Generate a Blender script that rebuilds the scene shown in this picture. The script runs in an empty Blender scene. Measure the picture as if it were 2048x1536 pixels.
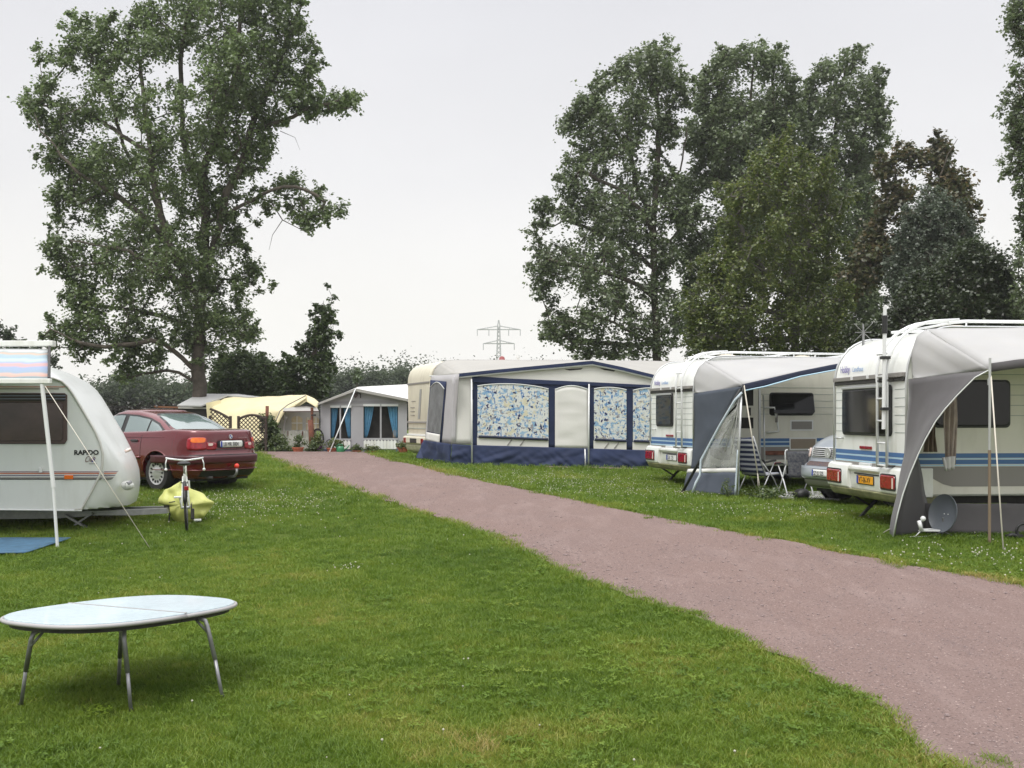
import bpy, bmesh, math, random
import numpy as np
from mathutils import Vector, Matrix, noise as mnoise

scene = bpy.context.scene
COL = scene.collection
rad = math.radians

# ---------------------------------------------------------------- camera, sky, sun, exposure
F, HZ, CH = 2100.0, 836.0, 1.6            # focal length (px of 2048), horizon row, camera height
cd = bpy.data.cameras.new('camera'); cam = bpy.data.objects.new('camera', cd); COL.objects.link(cam)
cam.location = (0, 0, CH); cam.rotation_euler = (rad(90), 0, 0)
cd.sensor_width = 36; cd.lens = F/2048*36; cd.shift_y = (HZ-768)/2048
cd.clip_start = 0.1; cd.clip_end = 3000
scene.camera = cam

world = bpy.data.worlds.new('World'); scene.world = world; world.use_nodes = True
wn = world.node_tree.nodes; wl = world.node_tree.links; wn.clear()
SUN_EL, SUN_AZ = 58.0, 215.0              # azimuth from +Y clockwise: behind the camera and to the left
sky = wn.new('ShaderNodeTexSky'); sky.sky_type = 'NISHITA'; sky.sun_disc = False
sky.sun_elevation = rad(SUN_EL); sky.sun_rotation = rad(SUN_AZ)
bg1 = wn.new('ShaderNodeBackground'); bg1.inputs[1].default_value = 0.05; wl.new(sky.outputs[0], bg1.inputs[0])
tc = wn.new('ShaderNodeTexCoord'); sp = wn.new('ShaderNodeSeparateXYZ'); wl.new(tc.outputs['Generated'], sp.inputs[0])
ramp = wn.new('ShaderNodeValToRGB'); wl.new(sp.outputs['Z'], ramp.inputs[0])
els = ramp.color_ramp.elements
els[0].position = 0.0; els[0].color = (0.83, 0.81, 0.765, 1)
els[1].position = 1.0; els[1].color = (2.15, 2.15, 2.2, 1)
for p_, c_ in ((0.10, (0.80, 0.785, 0.75, 1)), (0.22, (0.69, 0.685, 0.69, 1)), (0.37, (0.635, 0.635, 0.66, 1)), (0.6, (1.15, 1.15, 1.17, 1))):
    e = els.new(p_); e.color = c_
nz = wn.new('ShaderNodeTexNoise'); nz.inputs['Scale'].default_value = 1.6; nz.inputs['Detail'].default_value = 4
mp = wn.new('ShaderNodeMapping'); mp.inputs['Scale'].default_value = (1, 1, 2.6); wl.new(tc.outputs['Generated'], mp.inputs[0]); wl.new(mp.outputs[0], nz.inputs['Vector'])
mr = wn.new('ShaderNodeMapRange'); mr.inputs[1].default_value = .25; mr.inputs[2].default_value = .75; mr.inputs[3].default_value = .93; mr.inputs[4].default_value = 1.05
wl.new(nz.outputs[0], mr.inputs[0])
mx = wn.new('ShaderNodeVectorMath'); mx.operation = 'SCALE'; wl.new(ramp.outputs[0], mx.inputs[0]); wl.new(mr.outputs[0], mx.inputs['Scale'])
bg2 = wn.new('ShaderNodeBackground'); wl.new(mx.outputs[0], bg2.inputs[0]); bg2.inputs[1].default_value = 1.0
ad = wn.new('ShaderNodeMixShader'); ad.inputs[0].default_value = 0.93
wl.new(bg1.outputs[0], ad.inputs[1]); wl.new(bg2.outputs[0], ad.inputs[2])
wo = wn.new('ShaderNodeOutputWorld'); wl.new(ad.outputs[0], wo.inputs[0])

sd = bpy.data.lights.new('sun', 'SUN'); sd.energy = 1.5; sd.angle = rad(20); sd.color = (1, .97, .92)
sun = bpy.data.objects.new('sun', sd); COL.objects.link(sun)
az = rad(SUN_AZ); dirv = Vector((math.sin(az)*math.cos(rad(SUN_EL)), math.cos(az)*math.cos(rad(SUN_EL)), math.sin(rad(SUN_EL))))
sun.rotation_euler = dirv.to_track_quat('Z', 'Y').to_euler(); sun.location = (0, 0, 60)

scene.view_settings.view_transform = 'Standard'; scene.view_settings.look = 'None'
scene.view_settings.exposure = 0.42; scene.view_settings.gamma = 1.0; scene.view_settings.use_curve_mapping = False
scene.render.engine = 'CYCLES'
scene.cycles.max_bounces = 6; scene.cycles.transparent_max_bounces = 12
scene.cycles.volume_bounces = 0

# ---------------------------------------------------------------- pixel <-> place helpers
def W(px, py, Y):
    return Vector(((px-1024)/F*Y, Y, CH-(py-HZ)/F*Y))

_anc = np.array([
 (0, 0, -.10), (-6, 3, -.09), (6, 3, -.08), (-2, 6, -.07), (3, 6, -.07), (-5, 8, -.06), (8, 8, 0.0), (0, 10, .0), (0, 13.5, .07), (5.1, 13.4, .10), (8, 13.6, .10),
 (-4.4, 15, -.01), (-7, 14.5, -.03), (-9, 15, -.03), (-5.6, 18.6, .31), (-4.6, 19.5, .27), (0, 17, .16), (2.8, 19.5, .15), (3.6, 21, .14), (8, 21, .14), (12, 20, .14), (0.0, 21, .27),
 (-1.4, 26, .46), (3.6, 26.6, .33), (9, 27, .3), (-7, 26, .44), (-3.5, 30, .44), (-7, 36, .42), (-12, 36, .42), (-5.5, 38, .37), (0, 40, .38), (10, 40, .35), (-12, 27, .4), (-14, 16, .05),
 (-30, 45, .3), (30, 45, .3), (0, 60, .2), (-30, 5, 0), (30, 5, 0)], float)
def _U(r2): return r2*np.log(r2+1e-9)
def _fit():
    n = len(_anc); P = np.c_[np.ones(n), _anc[:, :2]]
    d2 = ((_anc[:, None, :2]-_anc[None, :, :2])**2).sum(2)
    K = _U(d2)+np.eye(n)*6.0
    A = np.zeros((n+3, n+3)); A[:n, :n] = K; A[:n, n:] = P; A[n:, :n] = P.T
    return np.linalg.solve(A, np.r_[_anc[:, 2], 0, 0, 0])
_wt = _fit()
def HZA(x, y):
    """terrain height for arrays"""
    x = np.clip(np.asarray(x, float), -30, 30); y0 = np.asarray(y, float); y = np.clip(y0, 0, 58)
    d2 = (x[..., None]-_anc[:, 0])**2+(y[..., None]-_anc[:, 1])**2
    n = len(_anc)
    z = (_U(d2)*_wt[:n]).sum(-1)+_wt[n]+_wt[n+1]*x+_wt[n+2]*y
    return z
def hz(x, y): return float(HZA(np.array([x]), np.array([y]))[0])
def G(px, py):
    """the ground point seen at a pixel"""
    lo = 3.0; prev = None
    Y = 3.5
    while Y < 60:
        p = W(px, py, Y)
        if p.z <= hz(p.x, Y):
            a, b = Y-.25, Y
            for _ in range(12):
                m = (a+b)/2; q = W(px, py, m)
                if q.z <= hz(q.x, m): b = m
                else: a = m
            q = W(px, py, b); q.z = hz(q.x, b); return q
        Y += .25
    q = W(px, py, 60); q.z = hz(q.x, 60); return q

# ---------------------------------------------------------------- materials
_M = {}
def mat(name, col, rough=.6, metal=0, var=0.0, vscale=3.0, bump=0.0, bscale=60.0, spec=.5, coat=0, transl=None, alpha=None, col2=None, dirt=None, sheen=0):
    if name in _M: return _M[name]
    m = bpy.data.materials.new(name); m.use_nodes = True; _M[name] = m
    n = m.node_tree.nodes; l = m.node_tree.links; n.clear()
    out = n.new('ShaderNodeOutputMaterial'); b = n.new('ShaderNodeBsdfPrincipled')
    b.inputs['Base Color'].default_value = (*col, 1); b.inputs['Roughness'].default_value = rough
    b.inputs['Metallic'].default_value = metal; b.inputs['Specular IOR Level'].default_value = spec
    if coat: b.inputs['Coat Weight'].default_value = coat; b.inputs['Coat Roughness'].default_value = .05
    if sheen: b.inputs['Sheen Weight'].default_value = sheen
    tc = n.new('ShaderNodeTexCoord')
    src = None
    if var or col2:
        nz = n.new('ShaderNodeTexNoise'); nz.inputs['Scale'].default_value = vscale; nz.inputs['Detail'].default_value = 6; nz.inputs['Roughness'].default_value = .6
        l.new(tc.outputs['Object'], nz.inputs['Vector'])
        mr = n.new('ShaderNodeMapRange'); mr.inputs[1].default_value = .32; mr.inputs[2].default_value = .68; l.new(nz.outputs[0], mr.inputs[0])
        mi = n.new('ShaderNodeMix'); mi.data_type = 'RGBA'; l.new(mr.outputs[0], mi.inputs[0])
        if col2: mi.inputs[6].default_value = (*col, 1); mi.inputs[7].default_value = (*col2, 1)
        else:
            mi.inputs[6].default_value = (*[c*(1-var) for c in col], 1); mi.inputs[7].default_value = (*[min(1, c*(1+var)) for c in col], 1)
        src = mi.outputs[2]
        if dirt:
            n2 = n.new('ShaderNodeTexNoise'); n2.inputs['Scale'].default_value = 1.3; n2.inputs['Detail'].default_value = 9; n2.inputs['Roughness'].default_value = .7
            mp = n.new('ShaderNodeMapping'); mp.inputs['Scale'].default_value = (3, 3, .6); l.new(tc.outputs['Object'], mp.inputs[0]); l.new(mp.outputs[0], n2.inputs['Vector'])
            m2 = n.new('ShaderNodeMapRange'); m2.inputs[1].default_value = .50; m2.inputs[2].default_value = .72; m2.inputs[4].default_value = dirt[3]; l.new(n2.outputs[0], m2.inputs[0])
            m3 = n.new('ShaderNodeMix'); m3.data_type = 'RGBA'; l.new(m2.outputs[0], m3.inputs[0]); l.new(src, m3.inputs[6]); m3.inputs[7].default_value = (*dirt[:3], 1)
            src = m3.outputs[2]
        l.new(src, b.inputs['Base Color'])
    if bump:
        nb = n.new('ShaderNodeTexNoise'); nb.inputs['Scale'].default_value = bscale; nb.inputs['Detail'].default_value = 3; l.new(tc.outputs['Object'], nb.inputs['Vector'])
        bp = n.new('ShaderNodeBump'); bp.inputs['Strength'].default_value = bump; bp.inputs['Distance'].default_value = .02; l.new(nb.outputs[0], bp.inputs['Height']); l.new(bp.outputs[0], b.inputs['Normal'])
    fin = b.outputs[0]
    if transl:
        t = n.new('ShaderNodeBsdfTranslucent'); t.inputs[0].default_value = (*col, 1)
        if src: l.new(src, t.inputs[0])
        x = n.new('ShaderNodeMixShader'); x.inputs[0].default_value = transl; l.new(fin, x.inputs[1]); l.new(t.outputs[0], x.inputs[2]); fin = x.outputs[0]
    if alpha is not None:
        t = n.new('ShaderNodeBsdfTransparent'); x = n.new('ShaderNodeMixShader'); x.inputs[0].default_value = alpha
        l.new(t.outputs[0], x.inputs[1]); l.new(fin, x.inputs[2]); fin = x.outputs[0]
    l.new(fin, out.inputs[0])
    return m

class MX: pass
X = MX()
X.white = mat('white_gelcoat', (.80, .81, .775), .28, var=.02, vscale=1.5, bump=.05, bscale=3, dirt=(.50, .49, .40, .55), coat=.3)
X.cream = mat('cream_panel', (.72, .70, .62), .35, var=.03, vscale=2, bump=.08, bscale=90, dirt=(.5, .48, .38, .35))
X.rapido = mat('grey_white_panel', (.70, .72, .70), .3, var=.03, vscale=1.2, bump=.05, bscale=6, dirt=(.5, .5, .45, .3), coat=.2)
X.rail = mat('aluminium_rail', (.55, .56, .56), .35, .6)
X.tube = mat('white_tube', (.75, .76, .76), .35, .1)
X.steel = mat('galvanised_steel', (.28, .28, .28), .5, .7, var=.15, vscale=12)
X.dsteel = mat('dark_steel', (.05, .048, .045), .6, .3, var=.3, vscale=8)
X.black = mat('black_plastic', (.018, .018, .018), .5)
X.rubber = mat('tyre_rubber', (.025, .024, .023), .85, var=.3, vscale=20)
X.brown = mat('brown_frame', (.075, .045, .04), .4)
X.glass = mat('tinted_window', (.008, .0075, .0075), .05, spec=.35)
X.bglass = mat('brown_tinted_window', (.045, .026, .022), .12, spec=.5, var=.4, vscale=3)
X.blue1 = mat('blue_stripe', (.06, .15, .34), .4)
X.blue1l = mat('pale_blue_line', (.45, .65, .78), .4)
X.greyst = mat('grey_stripe', (.25, .235, .22), .45)
X.groove = mat('groove_line', (.30, .34, .32), .6)
X.redlens = mat('red_lens', (.27, .006, .016), .15, coat=.6, var=.35, vscale=25)
X.amber = mat('amber_lens', (.75, .14, .01), .15, coat=.5)
X.amberR = mat('amber_red_lens', (.80, .20, .015), .15, coat=.5, col2=(.75, .10, .01), vscale=14)
X.clear = mat('clear_lens', (.75, .6, .55), .15, coat=.5)
X.green = mat('green_underside', (.20, .20, .10), .7, var=.4, vscale=4)  # uneven green tone for the bumper underside
X.plateY = mat('yellow_plate', (.80, .36, .01), .4)
X.plateW = mat('white_plate', (.75, .75, .73), .4)
X.plateB = mat('blue_plate_band', (.02, .05, .35), .4)
X.ink = mat('black_ink', (.01, .01, .012), .5)
X.grey = mat('grey_ink', (.22, .22, .23), .5)
X.inkP = mat('violet_ink', (.10, .07, .35), .5)
X.inkB = mat('pale_blue_ink', (.22, .35, .60), .5)
X.fabG = mat('dark_grey_canvas', (.072, .067, .069), .85, var=.10, vscale=1.5, bump=.3, bscale=3, sheen=.2)
X.fabW = mat('pale_grey_canvas', (.47, .465, .46), .8, var=.05, vscale=1.3, bump=.25, bscale=2.5, transl=.18, dirt=(.5, .48, .42, .25))
X.fabB = mat('slate_blue_canvas', (.064, .076, .100), .85, var=.10, vscale=1.5, bump=.3, bscale=3)
X.fabN = mat('navy_canvas', (.013, .024, .072), .75, var=.20, vscale=1.5, bump=.35, bscale=3.5)
X.fabNd = mat('dark_navy_canvas', (.012, .018, .045), .75, var=.2, vscale=2)
X.beige = mat('beige_roof_canvas', (.36, .35, .325), .8, var=.06, vscale=.9, bump=.3, bscale=1.2, dirt=(.34, .31, .27, .5))
X.offw = mat('off_white_canvas', (.68, .67, .635), .8, var=.04, vscale=1.2, bump=.3, bscale=2.2)
X.greyC = mat('light_grey_canvas', (.43, .42, .43), .8, var=.06, vscale=1.2, bump=.3, bscale=2.2)
X.pale = mat('pale_blue_grey_band', (.46, .53, .58), .6)
X.pipe = mat('white_piping', (.6, .62, .6), .6)
X.rope = mat('pale_rope', (.60, .56, .48), .8)
X.mesh = mat('grey_mesh_window', (.16, .165, .17), .7, var=.3, vscale=3, bump=.5, bscale=6)
X.pvc = mat('clear_film', (.55, .57, .55), .12, spec=.8, alpha=.42, var=.2, vscale=5)
X.wood = mat('red_brown_wood', (.16, .055, .03), .8, var=.4, vscale=9, bump=.4)
X.terra = mat('terracotta', (.38, .11, .055), .8, var=.15, vscale=9)
X.curt = mat('blue_curtain', (.12, .33, .52), .7, var=.15, vscale=6, transl=.2)
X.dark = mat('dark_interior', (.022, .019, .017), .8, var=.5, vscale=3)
X.yellow = mat('pale_yellow_tarpaulin', (.78, .70, .44), .55, var=.05, vscale=1.5, bump=.5, bscale=1.6, transl=.1, dirt=(.62, .52, .28, .4))
X.lime = mat('lime_yellow_cover', (.52, .54, .16), .5, var=.12, vscale=5, bump=.3, bscale=10)

# ---------------------------------------------------------------- mesh building
WM = {}
def _link(o, parent):
    COL.objects.link(o)
    if parent is not None:
        o.parent = parent; WM[o.name] = WM[parent.name]
    else:
        WM[o.name] = Matrix.Identity(4)
    return o
def tag(o, label=None, cat=None, group=None, kind=None):
    if label: o['label'] = label
    if cat: o['category'] = cat
    if group: o['group'] = group
    if kind: o['kind'] = kind
    return o
def thing(name, loc, label, cat, rz=0, group=None, rx=0):
    o = bpy.data.objects.new(name, None); COL.objects.link(o)
    o.empty_display_size = .2
    o.location = loc; o.rotation_euler = (rx, 0, rz)
    WM[o.name] = Matrix.Translation(Vector(loc)) @ Matrix.Rotation(rz, 4, 'Z') @ Matrix.Rotation(rx, 4, 'X')
    return tag(o, label, cat, group)

class B:
    def __init__(s): s.v = []; s.f = []; s.m = []
    def add(s, vs, fs, mi=0):
        k = len(s.v); s.v += [tuple(p) for p in vs]
        for f in fs: s.f.append([i+k for i in f]); s.m.append(mi)
        return s
    def box(s, x0, x1, y0, y1, z0, z1, mi=0):
        v = [(x0, y0, z0), (x1, y0, z0), (x1, y1, z0), (x0, y1, z0), (x0, y0, z1), (x1, y0, z1), (x1, y1, z1), (x0, y1, z1)]
        return s.add(v, [(3, 2, 1, 0), (4, 5, 6, 7), (0, 1, 5, 4), (1, 2, 6, 5), (2, 3, 7, 6), (3, 0, 4, 7)], mi)
    def hexa(s, q0, q1, mi=0):
        v = list(q0)+list(q1)
        return s.add(v, [(3, 2, 1, 0), (4, 5, 6, 7), (0, 1, 5, 4), (1, 2, 6, 5), (2, 3, 7, 6), (3, 0, 4, 7)], mi)
    def bar(s, a, b, w, h=None, mi=0, up=Vector((0, 0, 1))):
        a = Vector(a); b = Vector(b); h = h or w; d = (b-a).normalized()
        if abs(d.dot(up)) > .95: up = Vector((0, 1, 0))
        r = d.cross(up).normalized()*w/2; u = r.cross(d).normalized()*h/2
        return s.hexa([a-r-u, a+r-u, a+r+u, a-r+u], [b-r-u, b+r-u, b+r+u, b-r+u], mi)
    def tube(s, pts, r, n=8, mi=0, closed=False, cap=True):
        P = [Vector(p) for p in pts]; k = len(P)
        rs = r if isinstance(r, (list, tuple)) else [r]*k
        if closed: tang = [(P[(i+1) % k]-P[i-1]).normalized() for i in range(k)]
        else: tang = [(P[min(i+1, k-1)]-P[max(i-1, 0)]).normalized() for i in range(k)]
        ref = Vector((0, 0, 1)) if abs(tang[0].z) < .9 else Vector((0, 1, 0))
        u = tang[0].cross(ref).normalized(); vs = []
        for i in range(k):
            t = tang[i]; u = (u-t*u.dot(t)); u = u.normalized() if u.length > 1e-6 else t.orthogonal().normalized(); w = t.cross(u)
            for j in range(n):
                a = 2*math.pi*j/n; vs.append(P[i]+(u*math.cos(a)+w*math.sin(a))*rs[i])
        fs = []
        for i in range(k if closed else k-1):
            for j in range(n):
                a = i*n+j; b = i*n+(j+1) % n; c = ((i+1) % k)*n+(j+1) % n; d = ((i+1) % k)*n+j; fs.append((a, b, c, d))
        if cap and not closed: fs.append(tuple(range(n-1, -1, -1))); fs.append(tuple((k-1)*n+j for j in range(n)))
        return s.add(vs, fs, mi)
    def prism(s, poly, fn, a, b, mi=0):
        """poly: 2D points; fn(p, q, t) -> 3D; extruded from a to b"""
        k = len(poly); vs = [fn(p[0], p[1], a) for p in poly]+[fn(p[0], p[1], b) for p in poly]
        fs = [tuple(range(k)), tuple(range(2*k-1, k-1, -1))]+[(i, k+i, k+(i+1) % k, (i+1) % k) for i in range(k)]
        return s.add(vs, fs, mi)
    def lathe(s, prof, M=None, n=24, mi=0):
        M = M or Matrix.Identity(4); vs = []; k = len(prof)
        for r, z in prof:
            for j in range(n):
                a = 2*math.pi*j/n; vs.append(M @ Vector((r*math.cos(a), r*math.sin(a), z)))
        fs = [(i*n+j, i*n+(j+1) % n, (i+1)*n+(j+1) % n, (i+1)*n+j) for i in range(k-1) for j in range(n)]
        fs.append(tuple(range(n-1, -1, -1))); fs.append(tuple((k-1)*n+j for j in range(n)))
        return s.add(vs, fs, mi)
    def grid(s, fn, nu, nv, mi=0, wrapu=False):
        vs = [fn(i/nu, j/nv) for j in range(nv+1) for i in range(nu+1)]
        fs = [(j*(nu+1)+i, j*(nu+1)+i+1, (j+1)*(nu+1)+i+1, (j+1)*(nu+1)+i) for j in range(nv) for i in range(nu)]
        return s.add(vs, fs, mi)
    def ball(s, c, r, nu=12, nv=8, mi=0):
        c = Vector(c); r = (r, r, r) if not hasattr(r, '__len__') else r
        return s.grid(lambda u, v: c+Vector((r[0]*math.cos(2*math.pi*u)*math.sin(math.pi*v), r[1]*math.sin(2*math.pi*u)*math.sin(math.pi*v), r[2]*math.cos(math.pi*v))), nu, nv, mi)
    def done(s, name, mats, parent=None, smooth=False, world=False, bevel=0, subs=0, solid=0, smooth_angle=None, **kw):
        me = bpy.data.meshes.new(name)
        vs = s.v
        if world and parent is not None:
            Mi = WM[parent.name].inverted(); vs = [tuple(Mi @ Vector(p)) for p in vs]
        me.from_pydata([tuple(p) for p in vs], [], s.f)
        mats = mats if isinstance(mats, (list, tuple)) else [mats]
        for m in mats: me.materials.append(m)
        if len(mats) > 1: me.polygons.foreach_set('material_index', s.m)
        if smooth or smooth_angle is not None: me.polygons.foreach_set('use_smooth', [True]*len(me.polygons))
        if smooth_angle is not None:
            try: me.set_sharp_from_angle(angle=rad(smooth_angle))
            except Exception: pass
        me.update()
        o = bpy.data.objects.new(name, me); _link(o, parent)
        if subs: md = o.modifiers.new('sub', 'SUBSURF'); md.levels = subs; md.render_levels = subs
        if solid: md = o.modifiers.new('solid', 'SOLIDIFY'); md.thickness = solid; md.offset = 0
        if bevel:
            md = o.modifiers.new('bevel', 'BEVEL'); md.width = bevel; md.segments = 2; md.limit_method = 'ANGLE'; md.angle_limit = rad(35)
        return tag(o, **kw)

def dup(o, parent=None, M=None, **kw):
    c = o.copy(); COL.objects.link(c)
    if parent is not None: c.parent = parent
    WM[c.name] = WM.get(parent.name if parent else o.name, Matrix.Identity(4))
    if M is not None: c.matrix_local = M
    return tag(c, **kw)
def dup_tree(root, loc, rz, **kw):
    r = root.copy(); COL.objects.link(r); r.location = loc; r.rotation_euler = (0, 0, rz); tag(r, **kw)
    for ch in list(root.children):
        c = ch.copy(); COL.objects.link(c); c.parent = r
        for g in ch.children: d = g.copy(); COL.objects.link(d); d.parent = c
    return r

def text(name, s, size, m, parent, org, xd, yd, extrude=.001, shear=0, bold=0, world=False, align='LEFT', sx=1.0):
    cu = bpy.data.curves.new(name, 'FONT'); cu.body = s; cu.size = size; cu.extrude = extrude; cu.offset = bold; cu.shear = shear; cu.align_x = align
    cu.materials.append(m); cu.resolution_u = 3
    o = bpy.data.objects.new(name, cu); _link(o, parent)
    xd = Vector(xd).normalized(); yd = Vector(yd).normalized(); zd = xd.cross(yd).normalized()
    M = Matrix.Identity(4)
    for i in range(3): M[i][0] = xd[i]*sx; M[i][1] = yd[i]; M[i][2] = zd[i]; M[i][3] = org[i]
    if world: M = WM[parent.name].inverted() @ M
    o.matrix_local = M
    return o

def resamp(pts, n):
    P = [Vector(p) for p in pts]; L = [0]
    for a, b in zip(P, P[1:]): L.append(L[-1]+(b-a).length)
    out = []; j = 0
    for i in range(n):
        t = L[-1]*i/(n-1)
        while j < len(P)-2 and L[j+1] < t: j += 1
        d = L[j+1]-L[j]; f = 0 if d < 1e-9 else (t-L[j])/d
        out.append(P[j].lerp(P[j+1], min(1, max(0, f))))
    return out
def loft(b, A, C, nu=12, nv=8, amp=0, freq=3.0, seed=0, sag=0, mi=0, sym=None):
    """sheet between polylines A and C; amp: wrinkle size along the sheet's normal"""
    A = resamp(A, nu+1); C = resamp(C, nu+1)
    nrm = (A[-1]-A[0]).cross(C[0]-A[0])
    if nrm.length < 1e-9: nrm = Vector((0, -1, 0))
    nrm.normalize()
    if nrm.y > 0: nrm = -nrm
    def fn(u, v):
        i = round(u*nu); p = A[i].lerp(C[i], v)
        if amp:
            q = Vector((p.x*freq+seed, p.y*freq, p.z*freq)); p = p+nrm*amp*(mnoise.noise(q)*1.0+.5*mnoise.noise(q*2.3))
        if sag: p = p-Vector((0, 0, sag*4*v*(1-v)))
        return p
    return b.grid(fn, nu, nv, mi)
def inside(poly, x, y):
    """vectorised point in polygon"""
    x = np.asarray(x); y = np.asarray(y); r = np.zeros(x.shape, bool); n = len(poly); j = n-1
    for i in range(n):
        xi, yi = poly[i]; xj, yj = poly[j]
        if yi != yj:
            c = ((yi > y) != (yj > y)) & (x < (xj-xi)*(y-yi)/(yj-yi)+xi); r ^= c
        j = i
    return r
def edge_dist(poly, x, y):
    d = np.full(np.shape(x), 1e9); n = len(poly)
    for i in range(n):
        ax, ay = poly[i]; bx, by = poly[(i+1) % n]; dx, dy = bx-ax, by-ay; L2 = dx*dx+dy*dy+1e-9
        t = np.clip(((x-ax)*dx+(y-ay)*dy)/L2, 0, 1); d = np.minimum(d, np.hypot(x-ax-t*dx, y-ay-t*dy))
    return d
def fast_mesh(name, V, Fq, mats, parent=None, smooth=False, **kw):
    """V (n,3), Fq (m,k) arrays"""
    me = bpy.data.meshes.new(name); n = len(V); m, k = Fq.shape
    me.vertices.add(n); me.vertices.foreach_set('co', np.asarray(V, np.float32).ravel())
    me.loops.add(m*k); me.loops.foreach_set('vertex_index', Fq.astype(np.int32).ravel())
    me.polygons.add(m); me.polygons.foreach_set('loop_start', np.arange(0, m*k, k, dtype=np.int32))
    try: me.polygons.foreach_set('loop_total', np.full(m, k, np.int32))
    except Exception: pass
    if smooth: me.polygons.foreach_set('use_smooth', np.ones(m, bool))
    for mm in (mats if isinstance(mats, (list, tuple)) else [mats]): me.materials.append(mm)
    me.update(calc_edges=True); me.validate()
    o = bpy.data.objects.new(name, me); _link(o, parent); return tag(o, **kw)
# ================================================================ GROUND, PATH, GRASS
def nodes_of(m): return m.node_tree.nodes, m.node_tree.links
def noisemix(m, scale, a, b, lo=.35, hi=.65, detail=5, stretch=(1, 1, 1), rough=.6, rot=0):
    n, l = nodes_of(m); tc = n.new('ShaderNodeTexCoord'); mp = n.new('ShaderNodeMapping'); mp.inputs['Scale'].default_value = stretch; mp.inputs['Rotation'].default_value = (0, 0, rot)
    l.new(tc.outputs['Object'], mp.inputs[0]); z = n.new('ShaderNodeTexNoise'); z.inputs['Scale'].default_value = scale; z.inputs['Detail'].default_value = detail; z.inputs['Roughness'].default_value = rough
    l.new(mp.outputs[0], z.inputs['Vector']); r = n.new('ShaderNodeMapRange'); r.inputs[1].default_value = lo; r.inputs[2].default_value = hi; l.new(z.outputs[0], r.inputs[0])
    x = n.new('ShaderNodeMix'); x.data_type = 'RGBA'; l.new(r.outputs[0], x.inputs[0])
    for k, c in ((6, a), (7, b)):
        if isinstance(c, tuple): x.inputs[k].default_value = (*c, 1)
        else: l.new(c, x.inputs[k])
    return x.outputs[2], z.outputs[0]
def mk_ground():
    m = mat('lawn_soil', (.05, .08, .015), .95); n, l = nodes_of(m); b = [x for x in n if x.type == 'BSDF_PRINCIPLED'][0]
    s1, _ = noisemix(m, 22, (.055, .085, .012), (.105, .155, .022), detail=8)
    s2, _ = noisemix(m, .55, s1, (.095, .115, .030), .48, .8)
    l.new(s2, b.inputs['Base Color']); b.inputs['Specular IOR Level'].default_value = .1
    _, h = noisemix(m, 40, (0, 0, 0), (1, 1, 1), detail=6)
    bp = n.new('ShaderNodeBump'); bp.inputs['Strength'].default_value = .9; bp.inputs['Distance'].default_value = .03; l.new(h, bp.inputs['Height']); l.new(bp.outputs[0], b.inputs['Normal'])
    return m
def mk_path():
    m = mat('red_gravel', (.3, .2, .18), .95); n, l = nodes_of(m); b = [x for x in n if x.type == 'BSDF_PRINCIPLED'][0]
    s1, _ = noisemix(m, 75, (.150, .104, .092), (.252, .180, .161), .3, .7, detail=6)
    s2, _ = noisemix(m, .6, s1, (.188, .138, .127), .42, .85, detail=6)
    s3, _ = noisemix(m, 2.2, s2, (.262, .197, .180), .50, .85, detail=7, stretch=(1.3, .35, 1), rot=.30)
    s3, _ = noisemix(m, 1.7, s3, (.165, .122, .116), .58, .88, detail=8, stretch=(2.6, .5, 1), rot=.30)
    s4, _ = noisemix(m, 62, s3, (.075, .058, .055), .60, .69, detail=2)
    s5, _ = noisemix(m, 55, s4, (.42, .33, .30), .63, .71, detail=2)
    l.new(s5, b.inputs['Base Color']); b.inputs['Specular IOR Level'].default_value = .15
    _, h = noisemix(m, 110, (0, 0, 0), (1, 1, 1), detail=5)
    bp = n.new('ShaderNodeBump'); bp.inputs['Strength'].default_value = .7; bp.inputs['Distance'].default_value = .012; l.new(h, bp.inputs['Height'])
    _, h2 = noisemix(m, 3.0, (0, 0, 0), (1, 1, 1), detail=6, stretch=(1, .4, 1))
    bp2 = n.new('ShaderNodeBump'); bp2.inputs['Strength'].default_value = .5; bp2.inputs['Distance'].default_value = .05; l.new(h2, bp2.inputs['Height']); l.new(bp.outputs[0], bp2.inputs['Normal'])
    l.new(bp2.outputs[0], b.inputs['Normal'])
    return m
MG = mk_ground(); MP = mk_path()

def axis(a): return np.unique(np.concatenate(a))
gx = axis([np.arange(-16, 16.01, .4), np.linspace(-60, -16, 12), np.linspace(16, 60, 12), np.array([-600, -400, -250, -120, 120, 250, 400, 600])])
gy = axis([np.arange(1, 42, .4), np.linspace(42, 90, 12), np.array([-60, -20, -5, 130, 250, 400, 600])])
XX, YY = np.meshgrid(gx, gy); ZZ = HZA(XX, YY); far = np.clip((np.hypot(XX, YY)-60)/60, 0, 1); ZZ = ZZ*(1-far)+.2*far
nxg, nyg = len(gx), len(gy)
ii, jj = np.meshgrid(np.arange(nxg-1), np.arange(nyg-1)); a_ = (jj*nxg+ii).ravel()
fast_mesh('ground', np.c_[XX.ravel(), YY.ravel(), ZZ.ravel()], np.c_[a_, a_+1, a_+nxg+1, a_+nxg], MG, smooth=True, kind='structure', label='lawn ground under the short grass')

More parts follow.
